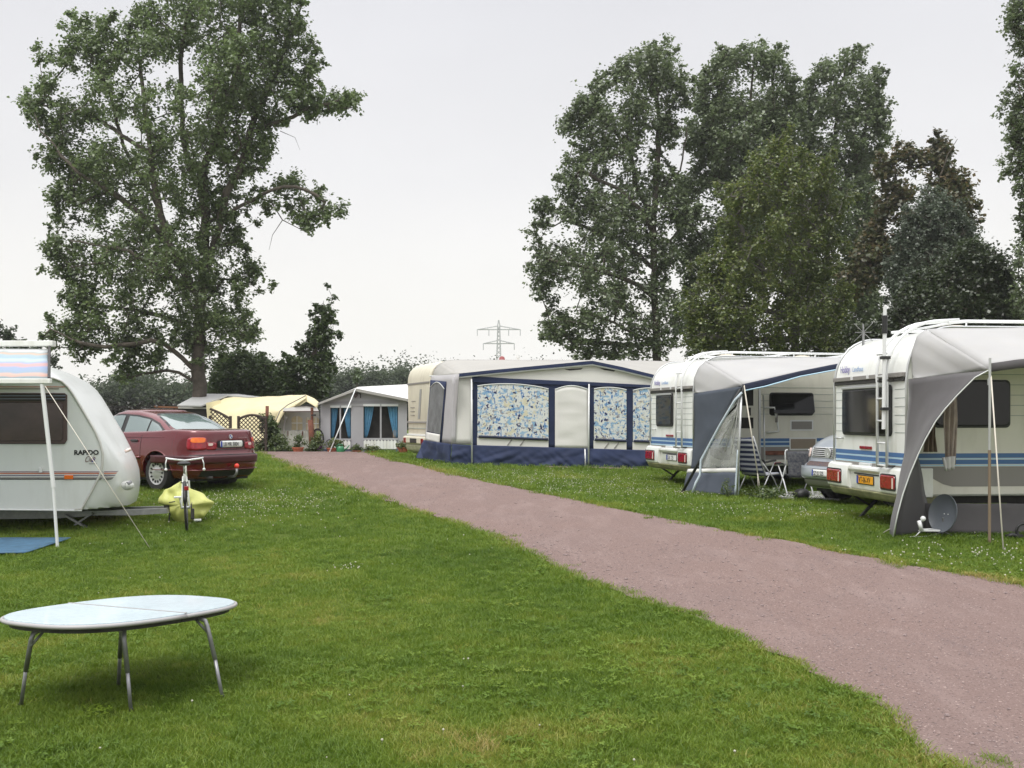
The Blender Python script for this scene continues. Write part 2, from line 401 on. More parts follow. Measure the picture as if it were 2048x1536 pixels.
LE = [(520, 909), (560, 925), (600, 940), (640, 955), (700, 975), (760, 1000), (860, 1030), (960, 1065), (1050, 1105), (1150, 1155), (1230, 1185), (1330, 1215), (1420, 1250), (1500, 1290), (1600, 1330), (1700, 1385), (1780, 1440), (1830, 1480), (1880, 1536)]
RE = [(725, 905), (800, 925), (880, 945), (960, 962), (1100, 990), (1250, 1022), (1400, 1052), (1550, 1080), (1650, 1100), (1800, 1130), (1950, 1155), (2048, 1172)]
PL = [Vector((-8.9, 37.6, 0))]+[G(*p) for p in LE]+[Vector((2.5, 3.6, 0)), Vector((3.1, 1.5, 0)), Vector((3.6, -2, 0))]
PR = [Vector((-5.2, 38.0, 0))]+[G(*p) for p in RE]+[Vector((6.2, 7.6, 0)), Vector((7.4, 4.5, 0)), Vector((8.6, 1.0, 0)), Vector((9.3, -2, 0))]
rng = np.random.default_rng(7)
def wob(p, s): return mnoise.noise(Vector((p.x*1.7+s, p.y*1.7, 3)))*.10+mnoise.noise(Vector((p.x*6+s, p.y*6, 3)))*.07
NP = 260
pl = resamp(PL, NP); pr = resamp(PR, NP)
pl = [p+Vector((1, 0, 0))*wob(p, 0) for p in pl]; pr = [p+Vector((1, 0, 0))*wob(p, 9) for p in pr]
b = B(); NC = 22
vs = []
for i in range(NP):
    for j in range(NC+1):
        q = pl[i].lerp(pr[i], j/NC); vs.append((q.x, q.y, 0))
V = np.array(vs); V[:, 2] = HZA(V[:, 0], V[:, 1])+.014
ii, jj = np.meshgrid(np.arange(NC), np.arange(NP-1)); a_ = (jj*(NC+1)+ii).ravel()
F1 = np.c_[a_, a_+1, a_+NC+2, a_+NC+1]
# the branch that turns left behind the car
bx = np.linspace(-26, -5.2, 60); by = np.linspace(0, 1, 8); BX, BY = np.meshgrid(bx, by)
lo_ = 34.3+.15*np.sin(BX*1.3); hi_ = 38.0
BYY = lo_+(hi_-lo_)*BY; V2 = np.c_[BX.ravel(), BYY.ravel(), HZA(BX, BYY).ravel()+.019]
ii, jj = np.meshgrid(np.arange(59), np.arange(7)); a_ = (jj*60+ii).ravel(); F2 = np.c_[a_, a_+1, a_+61, a_+60]+len(V)
fast_mesh('path', np.r_[V, V2], np.r_[F1, F2], MP, smooth=True, kind='structure', label='reddish gravel path winding between the pitches')
PATH = [(p.x, p.y) for p in pl]+[(p.x, p.y) for p in reversed(pr)]
BR = [(-26, 34.4), (-5.2, 34.4), (-5.2, 38), (-26, 38)]

# -------- points for grass, flowers, stones
def scatter_points(name, P, sc, rz, tone, protos, m, label):
    """one object: a point mesh whose points carry instances through geometry nodes"""
    me = bpy.data.meshes.new(name); me.vertices.add(len(P)); me.vertices.foreach_set('co', P.astype(np.float32).ravel())
    for nm, arr in (('scl', sc), ('rz', rz), ('tone', tone)):
        at = me.attributes.new(nm, 'FLOAT', 'POINT'); at.data.foreach_set('value', arr.astype(np.float32))
    at = me.attributes.new('pick', 'INT', 'POINT'); at.data.foreach_set('value', rng.integers(0, len(protos), len(P)).astype(np.int32))
    me.materials.append(m)
    o = bpy.data.objects.new(name, me); COL.objects.link(o)
    ng = bpy.data.node_groups.new(name, 'GeometryNodeTree')
    ng.interface.new_socket('Geometry', in_out='INPUT', socket_type='NodeSocketGeometry'); ng.interface.new_socket('Geometry', in_out='OUTPUT', socket_type='NodeSocketGeometry')
    n = ng.nodes; l = ng.links; gi = n.new('NodeGroupInput'); go = n.new('NodeGroupOutput')
    iop = n.new('GeometryNodeInstanceOnPoints'); l.new(gi.outputs[0], iop.inputs['Points'])
    gj = n.new('GeometryNodeGeometryToInstance')
    for p in reversed(protos):
        oi = n.new('GeometryNodeObjectInfo'); oi.inputs['Object'].default_value = p; oi.inputs['As Instance'].default_value = True
        l.new(oi.outputs['Geometry'], gj.inputs[0])
    l.new(gj.outputs[0], iop.inputs['Instance']); iop.inputs['Pick Instance'].default_value = True
    def att(nm, t='FLOAT'):
        a = n.new('GeometryNodeInputNamedAttribute'); a.data_type = t; a.inputs[0].default_value = nm; return a.outputs[0]
    l.new(att('pick', 'INT'), iop.inputs['Instance Index']); l.new(att('scl'), iop.inputs['Scale'])
    cx = n.new('ShaderNodeCombineXYZ'); l.new(att('rz'), cx.inputs[2]); l.new(cx.outputs[0], iop.inputs['Rotation'])
    l.new(iop.outputs[0], go.inputs[0])
    md = o.modifiers.new('scatter', 'NODES'); md.node_group = ng
    return tag(o, label=label, kind='stuff')

def mk_blade():
    m = bpy.data.materials.new('grass_blade'); m.use_nodes = True; n, l = nodes_of(m); n.clear()
    out = n.new('ShaderNodeOutputMaterial'); a = n.new('ShaderNodeAttribute'); a.attribute_type = 'INSTANCER'; a.attribute_name = 'tone'
    r = n.new('ShaderNodeValToRGB'); l.new(a.outputs['Fac'], r.inputs[0]); e = r.color_ramp.elements
    e[0].position = 0; e[0].color = (.045, .090, .012, 1); e[1].position = 1; e[1].color = (.40, .31, .12, 1)
    for p_, c_ in ((.35, (.110, .185, .016, 1)), (.6, (.180, .255, .028, 1)), (.8, (.29, .30, .055, 1))): q = e.new(p_); q.color = c_
    d = n.new('ShaderNodeBsdfDiffuse'); t = n.new('ShaderNodeBsdfTranslucent'); g = n.new('ShaderNodeBsdfGlossy'); g.inputs['Roughness'].default_value = .45; g.inputs[0].default_value = (.7, .8, .7, 1)
    l.new(r.outputs[0], d.inputs[0]); l.new(r.outputs[0], t.inputs[0])
    x = n.new('ShaderNodeMixShader'); x.inputs[0].default_value = .38; l.new(d.outputs[0], x.inputs[1]); l.new(t.outputs[0], x.inputs[2])
    y = n.new('ShaderNodeMixShader'); y.inputs[0].default_value = .035; l.new(x.outputs[0], y.inputs[1]); l.new(g.outputs[0], y.inputs[2])
    l.new(y.outputs[0], out.inputs[0]); return m
MBL = mk_blade()
def tuft(seed, nb, spread, h, w, lean=.6):
    r = random.Random(seed); V = []; Fq = []
    for i in range(nb):
        a = r.uniform(0, 6.283); d = spread*math.sqrt(r.random()); x, y = d*math.cos(a), d*math.sin(a)
        ta = r.uniform(0, 6.283); hh = h*r.uniform(.55, 1.15); ln = hh*lean*r.uniform(.3, 1.3); ww = w*r.uniform(.7, 1.3)
        wa = r.uniform(0, 3.1416); wx, wy = ww*math.cos(wa)/2, ww*math.sin(wa)/2; lx, ly = ln*math.cos(ta), ln*math.sin(ta); k = len(V)
        V += [(x-wx, y-wy, 0), (x+wx, y+wy, 0), (x+lx*.35+wx*.8, y+ly*.35+wy*.8, hh*.6), (x+lx*.35-wx*.8, y+ly*.35-wy*.8, hh*.6), (x+lx, y+ly, hh*.93)]
        Fq += [(k, k+1, k+2, k+3), (k+3, k+2, k+4)]
    me = bpy.data.meshes.new('tuft'); me.from_pydata(V, [], Fq); me.materials.append(MBL)
    return bpy.data.objects.new('tuft', me)
def clover(seed):
    r = random.Random(seed); V = []; Fq = []
    for i in range(12):
        a = r.uniform(0, 6.283); d = .06*math.sqrt(r.random()); x, y = d*math.cos(a), d*math.sin(a); z = r.uniform(.018, .04); s = r.uniform(.006, .010); tx, ty = r.uniform(-.5, .5), r.uniform(-.5, .5)
        a0 = r.uniform(0, 6)
        for q in range(3):
            an = a0+q*2.094; k = len(V); c, s_ = math.cos(an), math.sin(an)
            for (u, v) in ((0, 0), (.9, -.65), (1.7, -.5), (1.7, .5), (.9, .65)):
                X_, Y_ = s*(u*c-v*s_), s*(u*s_+v*c); V.append((x+X_, y+Y_, z+X_*tx+Y_*ty))
            Fq.append((k, k+1, k+2, k+3, k+4))
    me = bpy.data.meshes.new('clover'); me.from_pydata(V, [], Fq); me.materials.append(MBL)
    return bpy.data.objects.new('clover', me)

def ylim(Y): return .515*Y+2.2
def sample(n_per, Y0, Y1):
    w = ylim(Y1); n = int(n_per*(Y1-Y0)*2*w)
    x = rng.uniform(-w, w, n); y = rng.uniform(Y0, Y1, n); k = np.abs(x) < ylim(y); return x[k], y[k]
def fbm(x, y, s, seed=0):
    """cheap smooth value noise, vectorised"""
    out = 0; amp = 1; tot = 0
    for o in range(3):
        X_ = x*s+seed*13.7; Y_ = y*s+seed*7.3; xi = np.floor(X_).astype(int); yi = np.floor(Y_).astype(int); fx = X_-xi; fy = Y_-yi; fx = fx*fx*(3-2*fx); fy = fy*fy*(3-2*fy)
        def h(a, b_): v = np.sin(a*127.1+b_*311.7+seed*17.3+o*5.1)*43758.5453; return v-np.floor(v)
        out = out+amp*((h(xi, yi)*(1-fx)+h(xi+1, yi)*fx)*(1-fy)+(h(xi, yi+1)*(1-fx)+h(xi+1, yi+1)*fx)*fy); tot += amp; amp *= .5; s = s*2.1
    return out/tot
def shoulder(x, y): return np.where(y > 33.9, 1, 0)
def make_grass():
    xs, ys, ss = [], [], []
    for (Y0, Y1, dens, sc) in ((3.8, 6.5, 900, .85), (6.5, 9, 620, .95), (9, 12.5, 330, 1.1), (12.5, 17, 170, 1.35), (17, 24, 75, 1.8), (24, 34, 26, 2.3), (34, 44, 8, 3)):
        x, y = sample(dens, Y0, Y1); xs.append(x); ys.append(y); ss.append(np.full(len(x), sc))
    x = np.concatenate(xs); y = np.concatenate(ys); s = np.concatenate(ss)
    ed = edge_dist(PATH, x, y); ins = inside(PATH, x, y); ins2 = inside(BR, x, y)
    nn = fbm(x, y, 3.2, 4)
    keep = ~(ins & (ed > .02+.16*np.clip(nn-.45, 0, 1)*2)) & ~ins2
    keep &= ~((x < -6.0) & (x > -9.2) & (y > 12.75) & (y < 14.15))      # groundsheet
    creep = ins & (ed < .30) & (fbm(x, y, 3.5, 44) > .64+.5*ed) & ~ins2
    keep |= creep
    x, y, s, ed, nn = x[keep], y[keep], s[keep], ed[keep], nn[keep]
    big = fbm(x, y, .42, 1); mid = fbm(x, y, 1.6, 2); fine = fbm(x, y, 7, 3)
    tone = .10+.36*big+.34*mid+.24*(fine-.5)+rng.normal(0, .085, len(x))
    dry = np.clip(1-ed/.30, 0, 1)*np.where(x > (3.3-.16*(y-13)), 1, .45)*(.25+.9*nn)
    tone = tone+.50*dry*np.where(rng.random(len(x)) < .75, 1, 0)
    patch = np.clip((fbm(x, y, .9, 8)-.62)*6, 0, 1); tone = tone+patch*.16
    for cx_, cy_, r_, a_k in ((30, 1295, .30, .42), (930, 1490, .45, .30), (1060, 1475, .35, .26), (650, 1245, .4, .16), (820, 1440, .5, .15), (1260, 1340, .35, .14), (300, 1180, .6, .14), (560, 1100, .9, .12), (1500, 1430, .35, .2)):
        c_ = G(cx_, cy_); tone = tone+a_k*np.exp(-((x-c_.x)**2+(y-c_.y)**2)/r_**2)*(.3+1.1*fbm(x, y, 5, 14))
    s = s*(.75+.5*fbm(x, y, 1.1, 5))*np.where(ed < .12, 1.25, 1.0)
    P = np.c_[x, y, HZA(x, y)]
    return P, s*rng.uniform(.75, 1.25, len(x)), rng.uniform(0, 6.283, len(x)), np.clip(tone, .02, .98)
PG = make_grass()
tufts = [tuft(i, 16, .055, .036, .0042, 1.0) for i in range(4)]
scatter_points('grass', *PG, tufts, MBL, 'short green lawn grass on both sides of the path')
# clover leaves, low in the lawn
x, y = sample(85, 3.8, 13); k = (~inside(PATH, x, y)) & (rng.random(len(x)) < np.clip((fbm(x, y, .7, 11)-.38)*2.6, 0.04, .8)); x, y = x[k], y[k]
tone = np.clip(.2+.35*fbm(x, y, 1.2, 3)+rng.normal(0, .10, len(x)), .02, .8)
scatter_points('clover_leaves', np.c_[x, y, HZA(x, y)], rng.uniform(.6, 1.1, len(x)), rng.uniform(0, 6.28, len(x)), tone, [clover(i) for i in range(3)], MBL, 'clover leaves growing low in the lawn')
# clover flowers
MF = mat('clover_flower', (.62, .60, .50), .8, transl=.3)
bb = B(); bb.ball((0, 0, .052), (.0125, .0125, .011), 8, 5); bb.tube([(0, 0, 0), (0, 0, .045)], .0012, 3)
me = bpy.data.meshes.new('flower'); me.from_pydata(bb.v, [], bb.f); me.materials.append(MF); fl = bpy.data.objects.new('flower', me)
fx, fy = [], []
def fpatch(pts, n):
    for (cx, cy, rx_, ry_, m_) in pts:
        c = G(cx, cy); m_ *= 1.8; fx.append(rng.normal(c.x, rx_, int(m_*n))); fy.append(rng.normal(c.y, ry_, int(m_*n)))
fpatch([(470, 1012, .75, 1.0, 230), (560, 1000, .6, .8, 130), (395, 1000, .8, .9, 90), (1140, 966, 1.2, 1.2, 300), (1000, 955, .8, .9, 190), (1250, 982, .9, 1.0, 220), (1330, 985, .8, .9, 160), (1060, 985, .7, .5, 90),
        (690, 1138, .12, .2, 14), (1230, 960, 1.5, 1.0, 160), (900, 930, 1.0, .8, 60), (1420, 1015, .9, .6, 90), (1600, 1030, .9, .6, 80), (1900, 1120, .7, .5, 60), (2000, 1110, .6, .5, 40)], 1)
x, y = sample(1.5, 4.2, 22); k = fbm(x, y, .6, 21) > .45; fx.append(x[k]); fy.append(y[k])
x = np.concatenate(fx); y = np.concatenate(fy); k = (~inside(PATH, x, y)) | (edge_dist(PATH, x, y) < .02); k &= y < 33; x, y = x[k], y[k]
scatter_points('clover_flowers', np.c_[x, y, HZA(x, y)], rng.uniform(.32, .82, len(x))*np.where(y < 9, .72, 1), rng.uniform(0, 6.28, len(x)), np.zeros(len(x)), [fl], MF, 'small white clover flowers dotted through the lawn')
# stones on the path
MS = mat('path_stone', (.13, .10, .10), .9, col2=(.34, .26, .24), vscale=.8)
bb = B(); bb.ball((0, 0, .2), (1, .8, .55), 6, 4); me = bpy.data.meshes.new('stone'); me.from_pydata(bb.v, [], bb.f); me.materials.append(MS); st = bpy.data.objects.new('stone', me)
xs, ys, sc = [], [], []
for (Y0, Y1, d, s0) in ((3.8, 8, 620, .0048), (8, 14, 190, .0068), (14, 30, 26, .009)):
    x, y = sample(d, Y0, Y1); xs.append(x); ys.append(y); sc.append(s0*np.exp(rng.normal(0, .4, len(x))))
x = np.concatenate(xs); y = np.concatenate(ys); s = np.concatenate(sc)
for (cx, cy, r_, n_) in ((1050, 1075, .5, 110), (1110, 1100, .4, 80), (860, 1010, .6, 60), (700, 975, .7, 50), (1490, 1160, .25, 30), (1230, 1160, .5, 40)):
    c = G(cx, cy); x = np.r_[x, rng.normal(c.x, r_*.5, n_)]; y = np.r_[y, rng.normal(c.y, r_, n_)]; s = np.r_[s, .010*np.exp(rng.normal(0, .45, n_))]
ed = edge_dist(PATH, x, y); k = inside(PATH, x, y) & (ed > .03) & (rng.random(len(x)) < np.clip((fbm(x, y, .8, 31)-.30)*2.2+np.where(ed < .7, .3, 0), .08, 1)); x, y, s = x[k], y[k], s[k]
scatter_points('gravel', np.c_[x, y, HZA(x, y)+.014], s, rng.uniform(0, 6.28, len(x)), np.zeros(len(x)), [st], MS, 'small loose stones scattered on the path')

# ================================================================ TREES
def leafmat(name, c1, c2, c3, tr=.46, gloss=.06):
    m = bpy.data.materials.new(name); m.use_nodes = True; n, l = nodes_of(m); n.clear(); out = n.new('ShaderNodeOutputMaterial')
    ge = n.new('ShaderNodeNewGeometry'); r = n.new('ShaderNodeValToRGB'); l.new(ge.outputs['Random Per Island'], r.inputs[0]); e = r.color_ramp.elements
    e[0].color = (*c1, 1); e[1].color = (*c3, 1); q = e.new(.5); q.color = (*c2, 1)
    tc = n.new('ShaderNodeTexCoord'); nz = n.new('ShaderNodeTexNoise'); nz.inputs['Scale'].default_value = .45; l.new(tc.outputs['Object'], nz.inputs['Vector'])
    mr = n.new('ShaderNodeMapRange'); mr.inputs[1].default_value = .3; mr.inputs[2].default_value = .7; mr.inputs[3].default_value = .72; mr.inputs[4].default_value = 1.25; l.new(nz.outputs[0], mr.inputs[0])
    vm = n.new('ShaderNodeVectorMath'); vm.operation = 'SCALE'; l.new(r.outputs[0], vm.inputs[0]); l.new(mr.outputs[0], vm.inputs['Scale'])
    d = n.new('ShaderNodeBsdfDiffuse'); t = n.new('ShaderNodeBsdfTranslucent'); g = n.new('ShaderNodeBsdfGlossy'); g.inputs['Roughness'].default_value = .4
    l.new(vm.outputs[0], d.inputs[0]); l.new(vm.outputs[0], t.inputs[0])
    x = n.new('ShaderNodeMixShader'); x.inputs[0].default_value = tr; l.new(d.outputs[0], x.inputs[1]); l.new(t.outputs[0], x.inputs[2])
    y = n.new('ShaderNodeMixShader'); y.inputs[0].default_value = gloss; l.new(x.outputs[0], y.inputs[1]); l.new(g.outputs[0], y.inputs[2]); l.new(y.outputs[0], out.inputs[0])
    return m
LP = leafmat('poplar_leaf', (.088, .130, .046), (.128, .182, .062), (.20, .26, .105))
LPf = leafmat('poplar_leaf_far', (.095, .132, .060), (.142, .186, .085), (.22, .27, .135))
LB = leafmat('birch_leaf', (.080, .120, .026), (.120, .160, .036), (.19, .21, .055))
LCn = leafmat('chestnut_leaf', (.065, .085, .03), (.095, .10, .04), (.17, .12, .06))
LW = leafmat('willow_leaf', (.06, .085, .05), (.10, .13, .085), (.17, .20, .14))
LD = leafmat('dark_leaf', (.032, .048, .018), (.048, .068, .026), (.075, .10, .04))
LF = leafmat('far_leaf', (.048, .068, .036), (.065, .088, .046), (.09, .115, .06), gloss=.02)
LM = leafmat('alder_leaf', (.050, .085, .022), (.078, .125, .032), (.125, .18, .055))
LH = leafmat('shrub_leaf', (.05, .085, .02), (.09, .14, .03), (.16, .20, .06))
BK = mat('bark', (.085, .070, .056), .95, var=.45, vscale=3, bump=1.0, bscale=7)
BKb = mat('birch_bark', (.20, .185, .165), .9, col2=(.06, .05, .045), vscale=2.5, bump=.8, bscale=9)

def leaves(C, Rr, nper, size, rs, droop=0, flat=.5, asp=.8):
    n = len(C); idx = np.repeat(np.arange(n), nper); m = len(idx)
    ns = 7; sd_ = rs.normal(0, 1, (n, ns, 3)); sd_[:, :, 2] += .25; sd_ /= np.linalg.norm(sd_, axis=2)[:, :, None]
    sl = Rr[:, None]*rs.uniform(.7, 1.75, (n, ns)); pick = rs.integers(0, ns, m); tt = rs.random(m)**.75
    d = sd_[idx, pick]; P = C[idx]+d*(tt*sl[idx, pick])[:, None]+rs.normal(0, 1, (m, 3))*(Rr[idx]*.20)[:, None]
    if droop: P[:, 2] -= droop*rs.random(m)*Rr[idx]*1.3
    nrm = rs.normal(0, 1, (m, 3)); nrm[:, 2] = np.abs(nrm[:, 2])+flat; nrm += d*.5; nrm /= np.linalg.norm(nrm, axis=1)[:, None]
    t = rs.normal(0, 1, (m, 3)); t -= (t*nrm).sum(1)[:, None]*nrm; t /= np.linalg.norm(t, axis=1)[:, None]; w = np.cross(nrm, t)
    s = .84*size*rs.uniform(.6, 1.35, m)[:, None]
    V = np.stack([P-t*s*.5, P+w*s*.5*asp-t*s*.08+nrm*s*.10, P+t*s*.55, P-w*s*.5*asp-t*s*.08+nrm*s*.10], 1).reshape(-1, 3)
    return V, np.arange(m*4).reshape(-1, 4)

def tree(name, label, cat, outlines, Y, dr, trunk, limbs, ncl, nper, lsize, clr, lmat, bmat=BK, seed=1, droop=0, base_z=None, bare=(), group=None, twig=True, density_fn=None, minsep=None):
    rs = np.random.default_rng(seed); s = Y/F
    base = W(trunk[0][0], trunk[0][1], Y); bz = hz(base.x, min(Y, 58)) if base_z is None else base_z
    if abs(Y) > 58: bz = .2
    root = thing(name, (base.x, Y, bz), label, cat, group=group)
    # ---- clumps of leaves inside the traced crown, with real depth
    C = []; R_ = []
    area = [abs(sum(p[i][0]*p[(i+1) % len(p)][1]-p[(i+1) % len(p)][0]*p[i][1] for i in range(len(p))))/2 for p, _ in outlines]
    wt_ = [a*w_ for a, (_, w_) in zip(area, outlines)]
    ncl = int(ncl*1.5); nper = int(nper*.50); clr *= .80; vs_ = rs.integers(0, 99)
    for (poly, w_), wa in zip(outlines, wt_):
        n = max(2, int(ncl*wa/sum(wt_))); xs_ = [p[0] for p in poly]; ys_ = [p[1] for p in poly]; got = []; tries = 0
        sep = (minsep or .55)*math.sqrt(abs(wa/w_)/n)
        while len(got) < n and tries < 60:
            tries += 1
            x = rs.uniform(min(xs_), max(xs_), n*3); y = rs.uniform(min(ys_), max(ys_), n*3); k = inside(poly, x, y)
            e = edge_dist(poly, x, y)*s
            for a, b_, e_ in zip(x[k], y[k], e[k]):
                if e_ < clr*.35: continue
                if e_ > .5 and fbm(np.array([a*s]), np.array([b_*s]), .62, vs_)[0] < VOID[0] and rs.random() < .93: continue
                R = min(dr, .3+1.0*e_); yo = rs.uniform(-1, 1)*R
                ok = all((a-g[0])**2+(b_-g[1])**2+((yo-g[2])/s)**2*.8 > sep**2 for g in got[-400:])
                if ok or tries > 40: got.append((a, b_, yo, e_))
                if len(got) >= n: break
        for a, b_, yo, e_ in got:
            q = W(a, b_, Y+yo); C.append((q.x, q.y, q.z)); R_.append(clr*rs.uniform(.7, 1.25)*(1 if e_ > clr else .8))
    nmain = len(C)
    for (poly, w_) in outlines:
        k_ = len(poly); per = sum(math.hypot(poly[(i+1) % k_][0]-poly[i][0], poly[(i+1) % k_][1]-poly[i][1]) for i in range(k_))*s
        cx_, cy_ = sum(p[0] for p in poly)/k_, sum(p[1] for p in poly)/k_
        for _ in range(int(per*TIPS[0])):
            i = rs.integers(0, k_); f = rs.random(); a = poly[i][0]+(poly[(i+1) % k_][0]-poly[i][0])*f; b_ = poly[i][1]+(poly[(i+1) % k_][1]-poly[i][1])*f
            d_ = math.hypot(cx_-a, cy_-b_)+1e-6; ins_ = rs.uniform(-.25, .8)/s; a += (cx_-a)/d_*ins_; b_ += (cy_-b_)/d_*ins_
            q = W(a, b_, Y+rs.uniform(-.5, .5)*dr*.6); C.append(tuple(q)); R_.append(clr*rs.uniform(.35, .7))
    C = np.array(C); R_ = np.array(R_)
    # ---- skeleton: trunk and limbs first, then every clump joins the nearest wood
    N = []; par = []; rad0 = []
    def addpoly(pts, r0, r1, attach=None):
        P = resamp(pts, max(4, int(sum((Vector(b_)-Vector(a)).length for a, b_ in zip(pts, pts[1:]))/.45)))
        last = attach
        for i, p in enumerate(P):
            if i == 0 and attach is not None: continue
            jit = Vector(rs.normal(0, .03, 3)) if i else Vector((0, 0, 0))
            N.append(p+jit); par.append(last if last is not None else -1); rad0.append(r0+(r1-r0)*i/(len(P)-1)); last = len(N)-1
    tw = [W(p[0], p[1], Y+(p[2] if len(p) > 2 else 0)) for p in trunk[:]]; tw[0].z = bz-.1
    addpoly(tw, trunk_r(trunk, s), min(.05, trunk_r(trunk, s)*.15))
    for lb in limbs:
        pts = [W(p[0], p[1], Y+(p[2] if len(p) > 2 else 0)) for p in lb[0]]
        A = np.array([tuple(v) for v in N]); j = int(((A-np.array(pts[0]))**2).sum(1).argmin()); pts[0] = N[j]
        addpoly(pts, lb[1], .035, attach=j)
    A = [tuple(v) for v in N]; nt = len(A)
    root_pt = np.array(A[nt//3]); order = np.argsort(((C-np.array(A)[:, None].mean(0))**2).sum(1)) if False else np.argsort([min(((c-np.array(A[:nt]))**2).sum(1)) for c in C])
    AA = np.zeros((nt+len(C)*9, 3)); AA[:nt] = A; cnt = nt; endn = []
    for ci in order:
        c = C[ci]; D = AA[:cnt]-c; d = np.sqrt((D**2).sum(1)); cost = d+np.clip(D[:, 2]+.25*d, 0, None)*1.1+np.where(np.arange(cnt) < 4, 50, 0)
        j = int(cost.argmin()); L = d[j]; k = max(1, min(8, int(L/.55))); p0 = AA[j].copy(); last = j
        for q in range(1, k+1):
            t = q/k; p = p0+(c-p0)*t; p[2] -= math.sin(t*math.pi)*L*.10; p[2] += droop*0; p += rs.normal(0, .05, 3)*(t < 1)
            AA[cnt] = p; N.append(Vector(p)); par.append(last); rad0.append(0); last = cnt; cnt += 1
        endn.append(last)
    # pipe-model radii
    w = np.zeros(cnt); 
    for e_ in endn: w[e_] += 1
    for i in range(cnt-1, -1, -1):
        if par[i] >= 0 and par[i] < i: w[par[i]] += w[i]
    rr = [max(rad0[i], min(.16, .011*math.sqrt(max(w[i], .6)))) for i in range(cnt)]
    for i in range(nt, cnt):
        rr[i] = min(rr[i], rr[par[i]]*.9) if par[i] >= 0 else rr[i]
    kids = {}
    for i in range(cnt): kids.setdefault(par[i], []).append(i)
    tb = B(); bb_ = B(); seen = set()
    def chain(start, frm):
        ch = [frm] if frm >= 0 else []; i = start
        while True:
            ch.append(i); seen.add(i); ks = [k for k in kids.get(i, []) if k not in seen]
            if not ks: return ch
            main = max(ks, key=lambda k: (rad0[k], w[k])); 
            for k in ks:
                if k != main: stack.append((k, i))
            i = main
    stack = [(0, -1)]; first = True
    while stack:
        st_, fr = stack.pop()
        if st_ in seen: continue
        ch = chain(st_, fr)
        if len(ch) < 2: continue
        pts = [N[i] for i in ch]; rs_ = [rr[i] for i in ch]
        if fr >= 0: rs_[0] = rs_[1]
        rs_[-1] *= .4
        big = max(rs_) > .07
        (tb if first else bb_).tube(pts, rs_, 12 if first else (8 if big else 4)); first = False
    for pts_, r_ in bare:
        q = [W(p[0], p[1], Y+(p[2] if len(p) > 2 else -.5)) for p in pts_]; bb_.tube(q, [r_*(1-.75*i/(len(q)-1)) for i in range(len(q))], 5)
    if twig:
        for c, r0 in zip(C, R_):
            for _ in range(3):
                d = rs.normal(0, 1, 3); d /= np.linalg.norm(d); e_ = c+d*r0*.95; m_ = c+d*r0*.5+rs.normal(0, .05, 3); bb_.tube([c, m_, e_], [.012, .008, .004], 3, cap=False)
    tb.done('trunk', bmat, root, smooth=True, world=True)
    if bb_.v: bb_.done('branches', bmat, root, smooth=True, world=True, kind='stuff') if False else bb_.done('branches', bmat, root, smooth=True, world=True)
    V, Fq = leaves(C, R_, int(nper*.82), lsize, rs, droop)
    V = V-np.array([base.x, Y, bz]); fast_mesh('crown', V, Fq, lmat, root)
    return root
def trunk_r(trunk, s): return TR[0]
TR = [.3]; VOID = [.33]; TIPS = [3.0]

O1 = [(250, 40), (300, -10), (360, -60), (450, -110), (530, -80), (600, -20), (618, 40), (600, 85), (640, 100), (640, 130), (612, 150), (640, 180), (655, 195), (640, 225), (600, 232), (560, 255), (560, 300), (530, 320),
      (510, 345), (480, 372), (450, 395), (470, 430), (485, 470), (500, 495), (548, 560), (530, 580), (480, 575), (490, 620), (520, 650), (505, 690), (450, 700), (425, 730), (400, 735), (385, 700), (350, 690), (310, 700), (330, 730), (245, 770), (240, 750), (280, 720), (240, 700),
      (200, 725), (150, 725), (135, 690), (95, 680), (80, 645), (130, 640), (150, 600), (120, 610), (130, 560), (90, 530), (85, 490), (110, 440), (90, 400), (125, 360), (85, 325), (75, 295), (110, 270), (60, 245), (30, 190), (75, 195), (90, 160), (75, 100), (130, 110), (125, 45), (150, 25), (200, 40)]
O1c = [(620, 205), (650, 190), (690, 175), (732, 190), (715, 200), (700, 215), (702, 240), (690, 236), (660, 225), (630, 232)]
O1b = [(470, 430), (480, 385), (520, 365), (560, 345), (610, 350), (660, 395), (680, 425), (650, 440), (620, 460), (600, 455), (598, 425), (560, 395), (520, 400), (490, 470)]
TR[0] = .34
